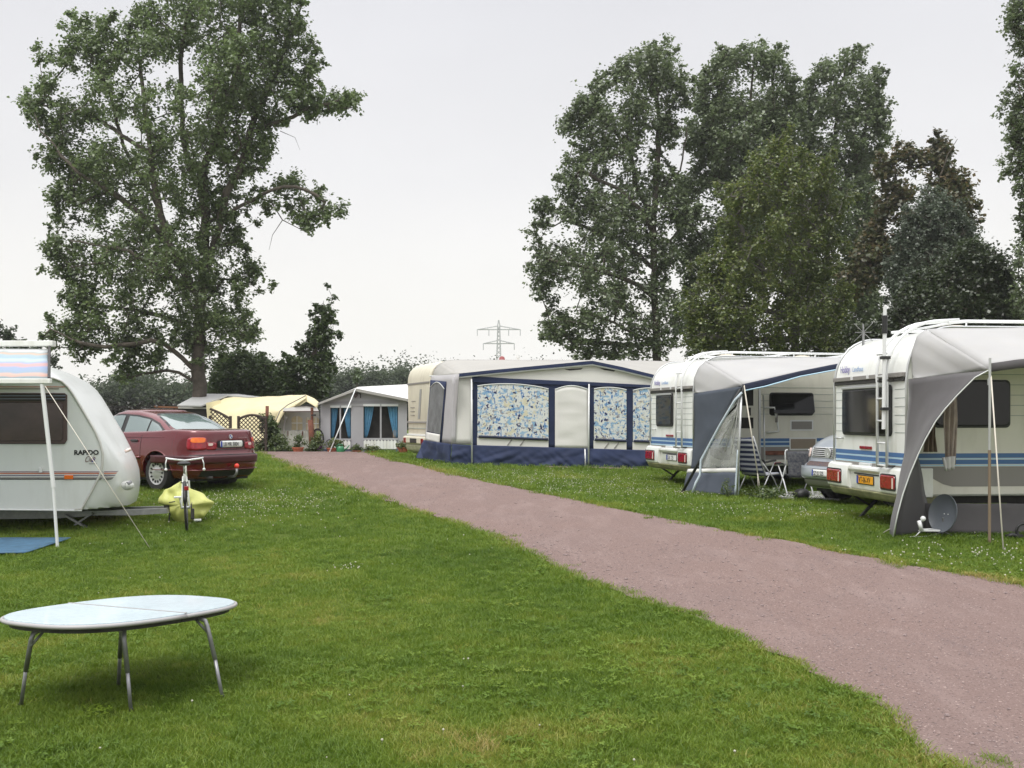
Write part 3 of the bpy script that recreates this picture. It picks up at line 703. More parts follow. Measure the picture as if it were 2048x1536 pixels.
tree('poplar_tree', 'tall broad poplar with forked trunk behind the red car', 'tree', [(O1, 1.0), (O1b, .42), (O1c, .40)], 45, 4.2,
     [(397, 792), (398, 720), (402, 640), (400, 600), (408, 520), (412, 430), (403, 370), (410, 330), (440, 250), (470, 150), (480, 40), (480, -60)],
     [([(396, 590), (370, 550, -.3), (335, 480, -.4), (315, 400, -.5), (305, 320, -.6), (290, 230, -.5), (280, 120, 0)], .16), ([(385, 575), (345, 560, .8), (332, 500, 1), (320, 420, 1.3), (250, 300, 1.5), (220, 180, 1)], .12),
      ([(405, 560), (425, 500, -.5), (440, 440, -.6), (455, 380, -.6), (480, 340, -.5), (510, 240, 0), (560, 130, 0), (590, 40)], .15), ([(440, 440), (490, 408, -.8), (550, 375, -1), (600, 372, -1), (650, 405, -1)], .07),
      ([(403, 372), (375, 330, .5), (365, 260, .8), (360, 120, .5), (380, 0, 0)], .11), ([(510, 270), (560, 245, -.5), (620, 215, -.5), (700, 195, -.5)], .06),
      ([(385, 750), (360, 715, -.6), (320, 680, -1), (250, 690, -1), (170, 690, -1), (100, 660, -1)], .10), ([(400, 660), (350, 640, 1), (270, 620, 1.5), (170, 610, 1.5)], .08), ([(402, 600), (330, 540, -1), (250, 500, -1.5), (140, 480, -1.5)], .08),
      ([(330, 470), (250, 400, -1), (160, 350, -1.2), (80, 260, -1)], .07), ([(400, 620), (450, 560, .5), (500, 555, .5)], .06), ([(400, 660), (440, 640, .5), (490, 650, .5)], .05), ([(300, 330), (200, 240, .5), (90, 200, .5)], .06), ([(390, 760), (340, 740, 0), (300, 745), (260, 755)], .04)],
     900, 190, .165, .62, LP, seed=3, bare=[([(540, 400), (565, 440), (600, 458), (620, 462)], .03), ([(565, 440), (545, 470), (538, 500)], .02), ([(383, 755), (372, 775), (362, 800)], .02), ([(385, 740), (350, 755), (335, 750)], .02), ([(560, 262), (590, 275), (600, 300)], .015)])

VOID[0] = .37
O2 = [(1245, 120), (1290, 90), (1340, 88), (1360, 130), (1388, 160), (1385, 200), (1360, 240), (1370, 270), (1330, 290), (1325, 330), (1350, 350), (1372, 390), (1400, 420), (1390, 450), (1340, 470), (1345, 500), (1360, 520), (1330, 545), (1350, 600), (1372, 620), (1360, 700), (1300, 728), (1240, 725),
      (1150, 715), (1130, 690), (1090, 690), (1075, 650), (1100, 620), (1060, 580), (1060, 520), (1050, 470), (1075, 450), (1060, 405), (1090, 400), (1130, 410), (1110, 370), (1130, 310), (1165, 300), (1150, 290), (1115, 270), (1118, 225), (1150, 220), (1145, 190), (1190, 180), (1190, 145), (1215, 150)]
TR[0] = .26
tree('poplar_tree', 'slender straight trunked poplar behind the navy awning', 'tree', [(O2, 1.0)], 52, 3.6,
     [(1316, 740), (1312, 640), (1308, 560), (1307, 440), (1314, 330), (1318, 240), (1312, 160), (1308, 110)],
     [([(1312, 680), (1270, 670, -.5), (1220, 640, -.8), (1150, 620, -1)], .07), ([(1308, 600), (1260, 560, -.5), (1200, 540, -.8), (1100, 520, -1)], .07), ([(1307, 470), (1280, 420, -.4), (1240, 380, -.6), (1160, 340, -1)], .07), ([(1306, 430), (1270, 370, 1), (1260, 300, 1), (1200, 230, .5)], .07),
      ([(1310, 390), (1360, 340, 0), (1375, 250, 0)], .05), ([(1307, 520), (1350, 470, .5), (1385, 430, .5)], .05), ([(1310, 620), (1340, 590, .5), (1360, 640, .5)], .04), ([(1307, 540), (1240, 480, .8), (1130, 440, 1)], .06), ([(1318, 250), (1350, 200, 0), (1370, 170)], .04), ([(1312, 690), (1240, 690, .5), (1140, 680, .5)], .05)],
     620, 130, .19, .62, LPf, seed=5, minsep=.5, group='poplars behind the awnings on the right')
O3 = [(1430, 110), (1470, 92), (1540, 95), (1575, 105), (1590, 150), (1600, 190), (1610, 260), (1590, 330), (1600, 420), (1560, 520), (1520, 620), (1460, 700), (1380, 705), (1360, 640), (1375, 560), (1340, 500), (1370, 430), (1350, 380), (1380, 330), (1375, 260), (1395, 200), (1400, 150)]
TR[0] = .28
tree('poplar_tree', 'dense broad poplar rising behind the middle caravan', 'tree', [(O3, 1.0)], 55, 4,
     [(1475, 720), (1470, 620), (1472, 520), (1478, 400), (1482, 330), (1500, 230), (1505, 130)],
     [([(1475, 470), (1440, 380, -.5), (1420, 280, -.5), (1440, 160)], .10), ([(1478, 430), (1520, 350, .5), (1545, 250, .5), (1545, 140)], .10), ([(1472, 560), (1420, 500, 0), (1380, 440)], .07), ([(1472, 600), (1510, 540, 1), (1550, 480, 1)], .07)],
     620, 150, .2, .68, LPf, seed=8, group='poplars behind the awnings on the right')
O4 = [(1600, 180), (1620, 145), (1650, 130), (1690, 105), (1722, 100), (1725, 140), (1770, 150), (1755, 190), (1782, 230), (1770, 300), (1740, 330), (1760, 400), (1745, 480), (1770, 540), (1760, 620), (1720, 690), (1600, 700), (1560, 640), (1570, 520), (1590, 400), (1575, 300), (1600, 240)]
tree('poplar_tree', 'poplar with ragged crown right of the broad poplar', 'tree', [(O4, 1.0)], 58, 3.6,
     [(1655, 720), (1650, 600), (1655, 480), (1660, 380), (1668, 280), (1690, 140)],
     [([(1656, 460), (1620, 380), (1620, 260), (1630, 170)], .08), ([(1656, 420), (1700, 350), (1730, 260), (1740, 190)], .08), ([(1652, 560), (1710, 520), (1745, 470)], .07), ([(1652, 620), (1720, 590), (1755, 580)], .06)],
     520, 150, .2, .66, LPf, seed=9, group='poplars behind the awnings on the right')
VOID[0] = .40
O5 = [(1555, 270), (1580, 255), (1610, 290), (1655, 300), (1670, 340), (1715, 390), (1670, 450), (1690, 500), (1660, 540), (1715, 580), (1690, 630), (1720, 670), (1700, 708), (1385, 712), (1365, 680), (1385, 640), (1350, 600), (1400, 560), (1385, 520), (1440, 490), (1430, 440), (1450, 410), (1440, 370), (1490, 350), (1510, 290)]
TR[0] = .2
tree('birch_tree', 'olive green drooping birch in front of the poplars', 'tree', [(O5, 1.0)], 40, 3.2,
     [(1590, 740), (1592, 640), (1588, 560), (1575, 460), (1570, 380), (1572, 300)],
     [([(1588, 600), (1540, 560), (1500, 500), (1470, 430)], .06), ([(1585, 560), (1620, 480), (1640, 400)], .06), ([(1590, 640), (1520, 620), (1440, 600)], .05), ([(1590, 640), (1650, 600), (1690, 600)], .05), ([(1592, 690), (1500, 680), (1400, 670)], .04)],
     520, 175, .125, .42, LB, BKb, seed=11, droop=1.1)
VOID[0] = .46
O6 = [(1775, 310), (1810, 295), (1850, 300), (1880, 265), (1900, 285), (1895, 330), (1930, 360), (1945, 400), (1955, 440), (1930, 470), (1955, 500), (1900, 520), (1800, 520), (1770, 560), (1700, 600), (1680, 560), (1720, 480), (1760, 420), (1770, 380), (1740, 330)]
TR[0] = .22
tree('chestnut_tree', 'chestnut with browning top leaves and a bare dead twig', 'tree', [(O6, 1.0)], 50, 3.0,
     [(1850, 720), (1850, 600), (1845, 480), (1855, 380), (1870, 300)], [([(1850, 480), (1800, 400), (1790, 330)], .07), ([(1850, 450), (1900, 400), (1930, 420)], .06), ([(1850, 560), (1780, 520), (1720, 520)], .06)],
     300, 110, .23, .6, LCn, seed=13, minsep=.6, bare=[([(1870, 380, -1), (1885, 340, -1), (1895, 310, -1), (1915, 278, -1)], .05), ([(1883, 342, -1), (1878, 315, -1), (1888, 300, -1)], .025)])
VOID[0] = .36
O7 = [(1815, 420), (1850, 385), (1890, 390), (1920, 420), (1950, 450), (1945, 520), (1960, 580), (1900, 640), (1790, 640), (1770, 560), (1790, 480)]
TR[0] = .2
tree('willow_tree', 'pale grey green willow in front of the chestnut', 'tree', [(O7, 1.0)], 44, 2.6, [(1865, 720), (1862, 600), (1860, 500), (1860, 420)], [([(1862, 560), (1820, 500)], .06), ([(1862, 540), (1910, 480)], .06)], 360, 170, .13, .5, LW, seed=15, droop=.4)
VOID[0] = .12
O8 = [(1900, 520), (1950, 480), (2000, 500), (2025, 540), (2035, 600), (2050, 640), (2060, 720), (1780, 720), (1700, 715), (1690, 660), (1770, 640), (1830, 560)]
TR[0] = .25
tree('broadleaf_tree', 'dark dense rounded tree behind the right caravan', 'tree', [(O8, 1.0)], 38, 3.2, [(1930, 740), (1930, 640), (1935, 560), (1940, 520)], [([(1930, 640), (1860, 600)], .07), ([(1932, 620), (1990, 570)], .07), ([(1930, 660), (1810, 670)], .06)], 620, 170, .14, .52, LD, seed=17)
VOID[0] = .40
O9 = [(2022, -40), (2018, 40), (2030, 110), (2022, 190), (2008, 240), (2015, 300), (2010, 345), (2045, 350), (2042, 420), (2050, 480), (2035, 520), (2040, 560), (2030, 640), (2060, 700), (2260, 700), (2290, 300), (2240, -40), (2150, -90)]
TR[0] = .35
tree('poplar_tree', 'tall grey green tree entering at the right edge', 'tree', [(O9, 1.0)], 36, 3.4, [(2150, 760), (2150, 600), (2152, 400), (2150, 200), (2150, -20)], [([(2150, 520), (2080, 470), (2040, 430)], .07), ([(2150, 330), (2080, 280), (2025, 290)], .08), ([(2150, 160), (2080, 110), (2040, 60)], .08), ([(2150, 640), (2090, 610), (2050, 600)], .06), ([(2150, 400), (2220, 320)], .08)],
     560, 130, .13, .5, LPf, seed=19)
VOID[0] = .24
O10 = [(650, 572), (658, 590), (652, 608), (676, 604), (660, 625), (672, 640), (655, 650), (684, 672), (660, 682), (650, 700), (672, 712), (662, 728), (688, 748), (660, 762), (664, 800), (555, 800), (545, 745), (572, 728), (566, 706), (592, 712), (596, 688), (615, 694), (606, 660), (625, 664), (622, 632), (636, 634), (632, 606), (642, 604)]
TR[0] = .12
tree('alder_tree', 'young dark green tree with pointed leader behind the yellow tarp', 'tree', [(O10, 1.0)], 47, 1.5, [(622, 810), (624, 740), (640, 660), (648, 604)], [([(624, 740), (590, 730)], .04), ([(630, 710), (660, 730)], .03)], 150, 130, .16, .34, LM, seed=21)
O11 = [(430, 720), (460, 705), (500, 700), (540, 720), (560, 735), (570, 790), (560, 810), (420, 812), (415, 770)]
tree('broadleaf_tree', 'low bushy tree between the poplar trunk and the alder', 'tree', [(O11, 1.0)], 50, 2.0, [(490, 820), (490, 770), (492, 730)], [([(490, 780), (450, 750)], .04), ([(490, 770), (530, 745)], .04)], 200, 130, .17, .5, LM, seed=23)
O12 = [(-60, 640), (-20, 655), (18, 660), (30, 672), (60, 688), (100, 690), (120, 720), (95, 760), (-60, 780)]
tree('broadleaf_tree', 'small hazy tree showing above the striped canopy', 'tree', [(O12, 1.0)], 56, 1.8, [(0, 800), (0, 740), (5, 690)], [([(0, 740), (60, 710)], .04)], 90, 90, .19, .5, LF, seed=25)
O13 = [(1060, 700), (1110, 695), (1180, 690), (1300, 700), (1440, 700), (1440, 735), (1080, 735)]

# far wood, one mass with an uneven ridge
rs = np.random.default_rng(31); C = []; R_ = []
def ridge(segs, Y, n, r):
    for _ in range(n):
        k = rs.integers(0, len(segs)-1); t = rs.random(); x = segs[k][0]+(segs[k+1][0]-segs[k][0])*t; top = segs[k][1]+(segs[k+1][1]-segs[k][1])*t
        y = top+rs.random()**1.3*(845-top); q = W(x, y, Y+rs.uniform(-8, 8)); C.append(tuple(q)); R_.append(r*rs.uniform(.6, 1.3))
ridge([(120, 800), (190, 800), (215, 795), (240, 785), (262, 770), (300, 775), (330, 790), (375, 785), (400, 790)], 110, 420, 1.5)
ridge([(400, 784), (560, 778), (650, 774), (690, 769), (720, 768), (760, 763), (800, 760), (840, 757), (900, 764), (1000, 778)], 130, 620, 1.8)
ridge([(-500, 790), (120, 800)], 120, 300, 1.8); ridge([(1000, 770), (1400, 775), (2600, 770)], 140, 700, 2.4)
V, Fq = leaves(np.array(C), np.array(R_), 190, .40, rs)
fast_mesh('far_woods', V, Fq, LF, kind='stuff', label='hazy far wood along the horizon')
TR[0] = .1
tree('sapling', 'tiny thin far tree above the grey tent roof', 'tree', [([(708, 745), (714, 733), (720, 745), (722, 765), (706, 765)], 1)], 90, .5, [(714, 800), (714, 760), (714, 738)], [], 22, 50, .2, .35, LM, seed=33)

# the damp air of the day: one closed even box round everything but the sky
hb_ = B().box(-640, 640, -90, 640, -1.4, 42).done('haze', (lambda m: m)(bpy.data.materials.new('haze_air')), kind='stuff', label='thin even haze in the air')
m = hb_.data.materials[0]; m.use_nodes = True; n, l = nodes_of(m); n.clear(); out = n.new('ShaderNodeOutputMaterial'); pv = n.new('ShaderNodeVolumePrincipled')
pv.inputs['Color'].default_value = (.92, .94, .95, 1); pv.inputs['Density'].default_value = .0005; pv.inputs['Anisotropy'].default_value = .2; l.new(pv.outputs[0], out.inputs['Volume'])
# ================================================================ THE TWO CARAVANS ON THE RIGHT
def arcp(cx, cz, r, a0, a1, n, rz_=None):
    rz_ = rz_ or r
    return [(cx+r*math.cos(rad(a0+(a1-a0)*i/n)), cz+rz_*math.sin(rad(a0+(a1-a0)*i/n))) for i in range(n+1)]
def caravan(name, loc, rz, label, win, door, plate, windows_side, L=5.7, Wd=2.3, H=2.68, skirt=False, script_='Hobby', group=None):
    t = thing(name, loc, label, 'caravan', rz, group=group)
    prof = [(0, .47), (0, 1.98)]+arcp(.62, 2.06, .62, 178, 92, 9)+[(L-.9, H)]+arcp(L-.8, 1.9, .8, 85, 5, 8, .78)+[(L+.06, 1.2), (L-.12, .47)]
    XZ = lambda p, q, y: (p, y, q)
    B().prism(prof, XZ, 0, Wd).done('body', X.white, t, bevel=.035, smooth_angle=30)
    # side wall panel, a little proud, cream
    sw = [(.07, .50), (.07, 2.0)]+[(a+.05, b_-.05) for a, b_ in arcp(.62, 2.04, .60, 172, 92, 8)]+[(L-.9, H-.07)]+[(a-.07, b_-.05) for a, b_ in arcp(L-.8, 1.9, .8, 85, 5, 7, .78)]+[(L-.05, 1.2), (L-.2, .50)]
    B().prism(sw, XZ, -.006, .02).done('side_panel', X.cream, t)
    B().prism(sw, XZ, Wd-.02, Wd+.006).done('side_panel', X.cream, t)
    for y in (-.012, Wd+.012):
        B().tube([(p[0]-.01 if i < 2 else p[0], y, p[1]+(.012 if i > 6 else 0)) for i, p in enumerate(prof[:-2])], .017, 6).done('awning_rail', X.rail, t, smooth=True)
    for k in range(7):                                              # cladding joints on the side
        z = 2.07-.135*k
        if z > 1.5: B().box(.10, L-.25, -.0095, -.004, z-.004, z+.004).done('cladding_joint', X.groove, t)
    for k in range(6):                                              # and on the rear wall, either side of the window
        z = 1.90-.115*k-.02
        if z < 1.28: break
        for a, c in ((.04, win[0]-.07), (win[1]+.07, Wd-.04)): B().box(-.0035, .002, a, c, z-.004, z+.004).done('cladding_joint', X.groove, t)
    # horizontal rail over the rear window
    bb = B(); bb.box(-.05, .01, .03, Wd-.03, 2.04, 2.10, 0); bb.box(-.03, .01, .03, Wd-.03, 1.985, 2.038, 1); bb.done('rear_rail', [X.greyst, X.dsteel], t, bevel=.006)
    for y in (1.02, 1.55): B().box(-.062, -.048, y, y+.06, 2.05, 2.10).done('rail_clip', X.tube, t)
    # rear window
    w0, w1, z0, z1 = win
    fr = rrect(w0, w1, z0, z1, .07); B().prism(fr, lambda p, q, a: (a, p, q), -.035, .01).done('window_frame', X.brown if False else X.black, t, bevel=.008)
    gl = rrect(w0+.035, w1-.035, z0+.035, z1-.05, .05); B().prism(gl, lambda p, q, a: (a, p, q), -.052, -.034).done('window', X.glass, t, bevel=.008)
    B().box(-.06, -.03, w0+.03, w1-.03, z1-.035, z1+.005).done('window_hinge', X.rail, t, bevel=.008)
    # stripes
    def stripe(z0, z1, m, nm='stripe'):
        bb = B(); bb.box(-.0035, .05, .03, Wd-.03, z0, z1); bb.done(nm, m, t)
        B().prism([(.08, z0), (L-.3, z0), (L-.3, z1), (.08, z1)], XZ, -.0105, -.004).done(nm, m, t)
    stripe(.975, 1.035, X.blue1); stripe(.893, .950, X.blue1); stripe(.955, .970, X.blue1l); stripe(.868, .885, X.blue1l)
    B().box(-.0035, .05, .03, Wd-.03, .78, .862).done('stripe', X.greyst, t)
    B().prism([(.10, .862), (L-.3, .862), (L-.3, .60), (.62, .60), (.50, .63), (.14, .82)], XZ, -.0105, -.004).done('stripe', X.greyst, t)
    # rear bumper: curved moulding with recessed plate
    bp = B()
    bp.prism([(-.0, .80), (-.04, .825), (-.07, .80), (-.075, .76), (-.025, .72), (-.02, .50), (.0, .47)], XZ, .6, Wd-.62)
    for a, c in ((-.03, .62), (Wd-.62, Wd+.10)):
        bp.prism([(.35, .84), (-.02, .84), (-.065, .81), (-.085, .73), (-.09, .60), (-.08, .50), (-.04, .47), (.35, .46)], XZ, a, c)
    bp.done('bumper', X.white, t, bevel=.03, smooth_angle=40)
    B().prism([(-.08, .475), (-.04, .40), (.0, .36), (.5, .36), (.5, .47), (-.0, .475)], XZ, .0, Wd+.05).done('bumper_underside', X.green, t, bevel=.02)
    for a, c in ((.13, .56), (Wd-.42, Wd+.085)):
        bb = B(); bb.prism(rrect(a, c, .545, .735, .04), lambda p, q, x_: (x_, p, q), -.108, -.07); l_ = bb.done('tail_lamp', X.redlens, t, bevel=.02)
        B().box(-.111, -.10, a+.03, a+.07, .56, .70).done('clear_strip', X.clear, l_, bevel=.002)
        B().prism(rrect(a-.015, c+.015, .53, .75, .045), lambda p, q, x_: (x_, p, q), -.096, -.06).done('lamp_surround', X.black, t)
    # plate
    pw = plate['y']; bb = B(); bb.box(-.042, -.028, pw-.26, pw+.26, .565, .675); pl_ = bb.done('number_plate', plate['m'], t, bevel=.006)
    B().box(-.044, -.040, pw+.20, pw+.26, .567, .673).done('plate_band', X.plateB, pl_)
    B().prism(rrect(pw-.275, pw+.275, .553, .687, .02), lambda p, q, x_: (x_, p, q), -.034, -.015).done('plate_frame', X.black, t)
    text('plate_lettering', plate['s'], .115, X.ink, pl_, (-.0435, pw+.185, .582), (0, -1, 0), (0, 0, 1), sx=plate.get('sx', .78))
    B().box(-.032, -.018, .75, Wd-.75, .694, .712).done('plate_lamp_slot', X.black, t)
    B().box(-.022, .0, 1.02, 1.40, 1.055, 1.10).done('high_reflector', X.redlens, t, bevel=.008)
    B().box(-.04, .0, 1.02, 1.38, .80, .86).done('rear_socket_cover', X.tube, t, bevel=.01)
    # maker's script on the rear wall
    text('lettering', script_, .145, X.inkP, t, (-.004, Wd-.20, 2.17), (0, -1, 0), (0, 0, 1), sx=.85)
    text('lettering', 'Landhaus', .10, X.inkB, t, (-.004, Wd-.62, 2.175), (0, -1, -.02), (0, 0, 1), shear=.35, sx=.95)
    # corner handles
    h = B(); h.tube([(0, Wd-.30, 1.20), (-.05, Wd-.28, 1.20), (-.06, Wd-.12, 1.20), (0, Wd-.08, 1.20)], .013, 6); h.done('grab_handle', X.rail, t, smooth=True)
    # ladder that bends over the roof into the rack
    yl = (.62, .33); top = []
    lad = B()
    for y in yl:
        c = [(-.11, y, .84), (-.11, y, 1.98)]+[(a, y, b_) for a, b_ in arcp(.62, 2.06, .74, 178, 95, 9)]+[(.9, y, H+.14)]
        lad.tube(c, .021, 8)
    lo = lad.done('ladder', X.tube, t, smooth=True)
    for k in range(6): B().tube([(-.11, yl[0], .86+.30*k), (-.11, yl[1], .86+.30*k)], .014, 6).done('rung', X.tube, lo, smooth=True)
    for y in yl:
        for z in (.85, 2.0): B().box(-.12, .0, y-.02, y+.02, z-.015, z+.015).done('ladder_bracket', X.dsteel, lo)
    rk = B()
    for y in (.33, Wd-.3): rk.tube([(.75, y, H+.10), (1.0, y, H+.12), (L-1.5, y, H+.12)], .022, 8)
    for x in (.95, 2.4, 3.9): rk.tube([(x, .33, H+.12), (x, Wd-.3, H+.12)], .018, 6)
    for x in (1.0, 2.4, 3.9):
        for y in (.33, Wd-.3): rk.tube([(x, y, H-.01), (x, y, H+.12)], .014, 6)
    rk.done('roof_rack', X.tube, t, smooth=True)
    for x in (1.15, 2.9): B().ball((x, .9, H), (.26, .26, .12), 18, 8).done('roof_vent', mat('beige_plastic', (.52, .46, .36), .5), t, smooth=True)
    # side windows, running gear
    for (a, c, z0, z1, tilt) in windows_side:
        B().prism(rrect(a, c, z0, z1, .06), XZ, -.02, .0).done('window_frame', X.black, t, bevel=.008)
        g = B(); dz = z1-z0
        fn = (lambda p, q, a_: (p, a_-(z1-q)*math.sin(rad(tilt)), z1-(z1-q)*math.cos(rad(tilt))))
        g.prism(rrect(a+.03, c-.03, z0+.03, z1-.02, .06), fn, -.045, -.025); g.done('window', X.glass, t, bevel=.008)
    B().box(.2, L-.5, .25, Wd-.25, .36, .46).done('chassis', X.dsteel, t)
    sc = B()
    for y in (.45, Wd-.45): sc = B(); sc.bar((.55, y, .40), (.18, y, .015), .05, .035); sc.bar((.05, y, .38), (.38, y, .18), .03, .03); sc.box(.10, .26, y-.06, y+.06, .0, .02); sc.done('steady_leg', X.dsteel, t)
    for y in (.12, Wd-.32):
        M = Matrix.Translation((L*.52, y, .33)) @ Matrix.Rotation(rad(-90), 4, 'X')
        B().lathe([(.19, .0), (.31, .0), (.33, .03), (.33, .17), (.31, .2), (.19, .2)], M, 28).done('wheel', X.rubber, t, smooth_angle=40)
    return t
def rrect(a, c, z0, z1, r, n=4):
    out = []
    for cx, cz, s0 in ((c-r, z1-r, 0), (a+r, z1-r, 90), (a+r, z0+r, 180), (c-r, z0+r, 270)):
        out += [(cx+r*math.cos(rad(s0+90*i/n)), cz+r*math.sin(rad(s0+90*i/n))) for i in range(n+1)]
    return out[::-1]
def ground_pt(px, Y): x = (px-1024)/F*Y; return Vector((x, Y, hz(x, Y)))

NEARP = ground_pt(1813, 13.7)
near = caravan('caravan', NEARP, rad(5.6), 'nearest white caravan on the right with yellow number plate and rear ladder', (.40, 1.97, 1.25, 1.95), None, dict(y=1.18, m=X.plateY, s='VT-06-XV'), [(.36, 1.42, 1.37, 2.0, 0)])
bb = B(); bb.tube([(-.17, .30, 1.35), (-.17, .27, 2.62)], .026, 10, 0); bb.tube([(-.17, .27, 2.62), (-.17, .265, 2.86)], .036, 10, 1); bb.tube([(-.17, .265, 2.86), (-.17, .262, 2.98)], .024, 8, 0)
for z in (1.62, 2.30): bb.box(-.21, -.10, .24, .33, z-.02, z+.02, 1)
bb.done('antenna_mast', [X.tube, X.black], near, smooth_angle=40)
bb = B(); c = Vector((.30, 1.98, 2.78))
for k in range(8):
    a = k*math.pi/4; d = Vector((.9*math.cos(a), -.4*math.cos(a), math.sin(a))); bb.bar(c, c+d*(.19 if k % 2 else .12), .022, .008)
bb.tube([c, c-Vector((0, 0, .2))], .02, 6); bb.done('roof_aerial', X.steel, near)

MIDP = ground_pt(1387, 21.0)
mid = caravan('caravan', MIDP, rad(14), 'middle white caravan beside the slate blue sun canopy with white plate', (1.02, 1.92, 1.27, 1.97), None, dict(y=1.05, m=X.plateW, s='SLK 125'), [(1.66, 2.66, 1.50, 1.97, 12)])
# door opening and fittings on the side of the middle caravan
bb = B(); bb.box(.80, 1.42, -.012, .0, .52, 2.28, 0); d_ = bb.done('door', X.cream, mid, bevel=.005)
for a, c, z0, z1, m in ((.84, 1.30, 1.70, 2.24, X.dark), (.84, 1.30, 1.24, 1.46, X.dark)): B().box(a, c, -.018, -.008, z0, z1).done('door_dark_sheet', m, d_)  # flat dark sheets; the upper one paints the unlit interior of the open door
B().box(1.18, 1.24, -.03, -.01, 1.50, 1.66).done('door_latch', X.black, d_)
B().box(1.42, 1.46, -.03, .0, .45, 2.3).done('door_jamb', X.rail, mid)
B().tube([(1.56, -.0, 1.66), (1.56, -.10, 1.66), (1.72, -.10, 1.66), (1.78, -.10, 1.45), (1.82, -.10, 1.18), (1.60, -.10, 1.16), (1.60, 0, 1.16)], .022, 8).done('grab_rail', X.tube, mid, smooth=True)
B().box(1.76, 1.79, -.125, -.075, 1.36, 1.56).done('grip', X.greyst, mid)
for a, c, z0, z1, m in ((2.16, 2.62, 1.22, 1.38, X.greyst), (2.14, 2.70, .82, 1.02, mat('brown_grey_flap', (.26, .21, .16), .6))):
    f_ = B().box(a, c, -.02, .0, z0, z1).done('locker_flap', m, mid, bevel=.004); B().box(a-.03, c+.03, -.014, .0, z0-.03, z1+.03).done('flap_frame', X.tube, f_)
B().box(1.75, 1.93, -.018, -.0, .50, .55).done('oval_badge', X.redlens, mid, bevel=.01)
B().box(1.55, 2.0, -.05, .0, .70, .78).done('step_bracket', X.wood, mid)

# ---------------------------------------------------------------- canopies of these caravans
def pl(pts): return [W(*p) for p in pts]
t = thing('sun_canopy', ground_pt(1978, 12.5), 'dark grey and white sun canopy of the nearest caravan with one pole', 'canopy')
b = B(); loft(b, pl([(1826, 755, 13.66), (1822, 705, 13.66), (1835, 672, 13.66), (1852, 659, 13.66)]), pl([(1826, 757, 13.6), (1880, 752, 13.3), (1930, 748, 13.0), (1978, 738, 12.62)]), 14, 10, .012, 2.5)
loft(b, pl([(1852, 659, 13.66), (1900, 656, 13.66), (2048, 655, 13.70), (2330, 655, 13.9), (2520, 660, 14.0)]), pl([(1978, 738, 12.62), (1979, 733, 12.6), (2048, 722, 12.6), (2300, 716, 12.8), (2480, 740, 12.9)]), 24, 10, .012, 1.4, 5)
b.done('roof_sheet', X.fabW, t, smooth=True, world=True, solid=.004)
b = B(); loft(b, pl([(1979, 727, 12.59), (2048, 717, 12.59), (2300, 711, 12.79), (2480, 735, 12.89)]), pl([(1981, 744, 12.58), (2048, 735, 12.58), (2300, 728, 12.78), (2480, 752, 12.88)]), 20, 2, .004, 3); b.done('valance', X.fabG, t, smooth=True, world=True, solid=.006)
PIP = [(1978, 740, 12.60), (1950, 755, 12.66), (1915, 790, 12.74), (1890, 818, 12.8), (1871, 843, 12.84), (1850, 880, 12.9), (1836, 910, 12.93), (1820, 948, 12.98), (1806, 988, 13.0), (1796, 1025, 13.02), (1786, 1073, 13.04)]
LEFT = [(1817, 758, 13.64), (1816, 800, 13.64), (1812, 850, 13.63), (1808, 905, 13.60), (1801, 950, 13.5), (1792, 990, 13.36), (1783, 1040, 13.22), (1778, 1062, 13.16), (1779, 1066, 13.15)]
b = B(); loft(b, pl(LEFT), pl(PIP), 26, 14, .022, 2.2, 3)
b.done('side_wing', X.fabG, t, smooth=True, world=True, solid=.004)
B().tube(pl([(a, c, y-.01) for a, c, y in PIP]), .009, 6).done('piping', X.pipe, t, smooth=True, world=True)
b = B(); loft(b, pl([(1822, 945, 13.2), (1808, 990, 13.2), (1796, 1035, 13.2), (1790, 1072, 13.2)]), pl([(1836, 915, 13.6), (1846, 960, 13.62), (1855, 1010, 13.64), (1862, 1064, 13.66)]), 14, 6, .02, 2.5, 8); b.done('inner_flap', X.fabG, t, smooth=True, world=True, solid=.004)
b = B(); loft(b, pl([(1850, 1007, 13.60), (2048, 1007, 13.66), (2450, 1004, 14.05)]), pl([(1852, 1066, 13.50), (2048, 1071, 13.52), (2450, 1066, 13.9)]), 30, 6, .02, 2.5, 11); b.done('skirt', X.fabG, t, smooth=True, world=True, solid=.004)
b = B(); b.tube(pl([(1979, 1085, 12.62), (1979, 900, 12.6)]), .018, 8, 1); b.tube(pl([(1979, 900, 12.6), (1980, 716, 12.58)]), .016, 8, 0); b.tube(pl([(1979, 770, 12.6), (1979, 757, 12.6)]), .024, 8, 0); b.done('pole', [X.rail, mat('weathered_pole', (.20, .15, .10), .7)], t, smooth_angle=40, world=True)
g_ = G(2007, 1103); B().tube([W(1982, 752, 12.58), g_], .009, 6).done('guy_rope', X.rope, t, smooth=True, world=True)
B().tube([g_+Vector((0, 0, -.05)), g_+Vector((.01, -.02, .05))], .008, 6).done('tent_peg', X.steel, t, world=True)
g_ = G(1762, 1068); B().tube([W(1779, 1058, 13.15), g_], .006, 5).done('guy_rope', X.rope, t, world=True)
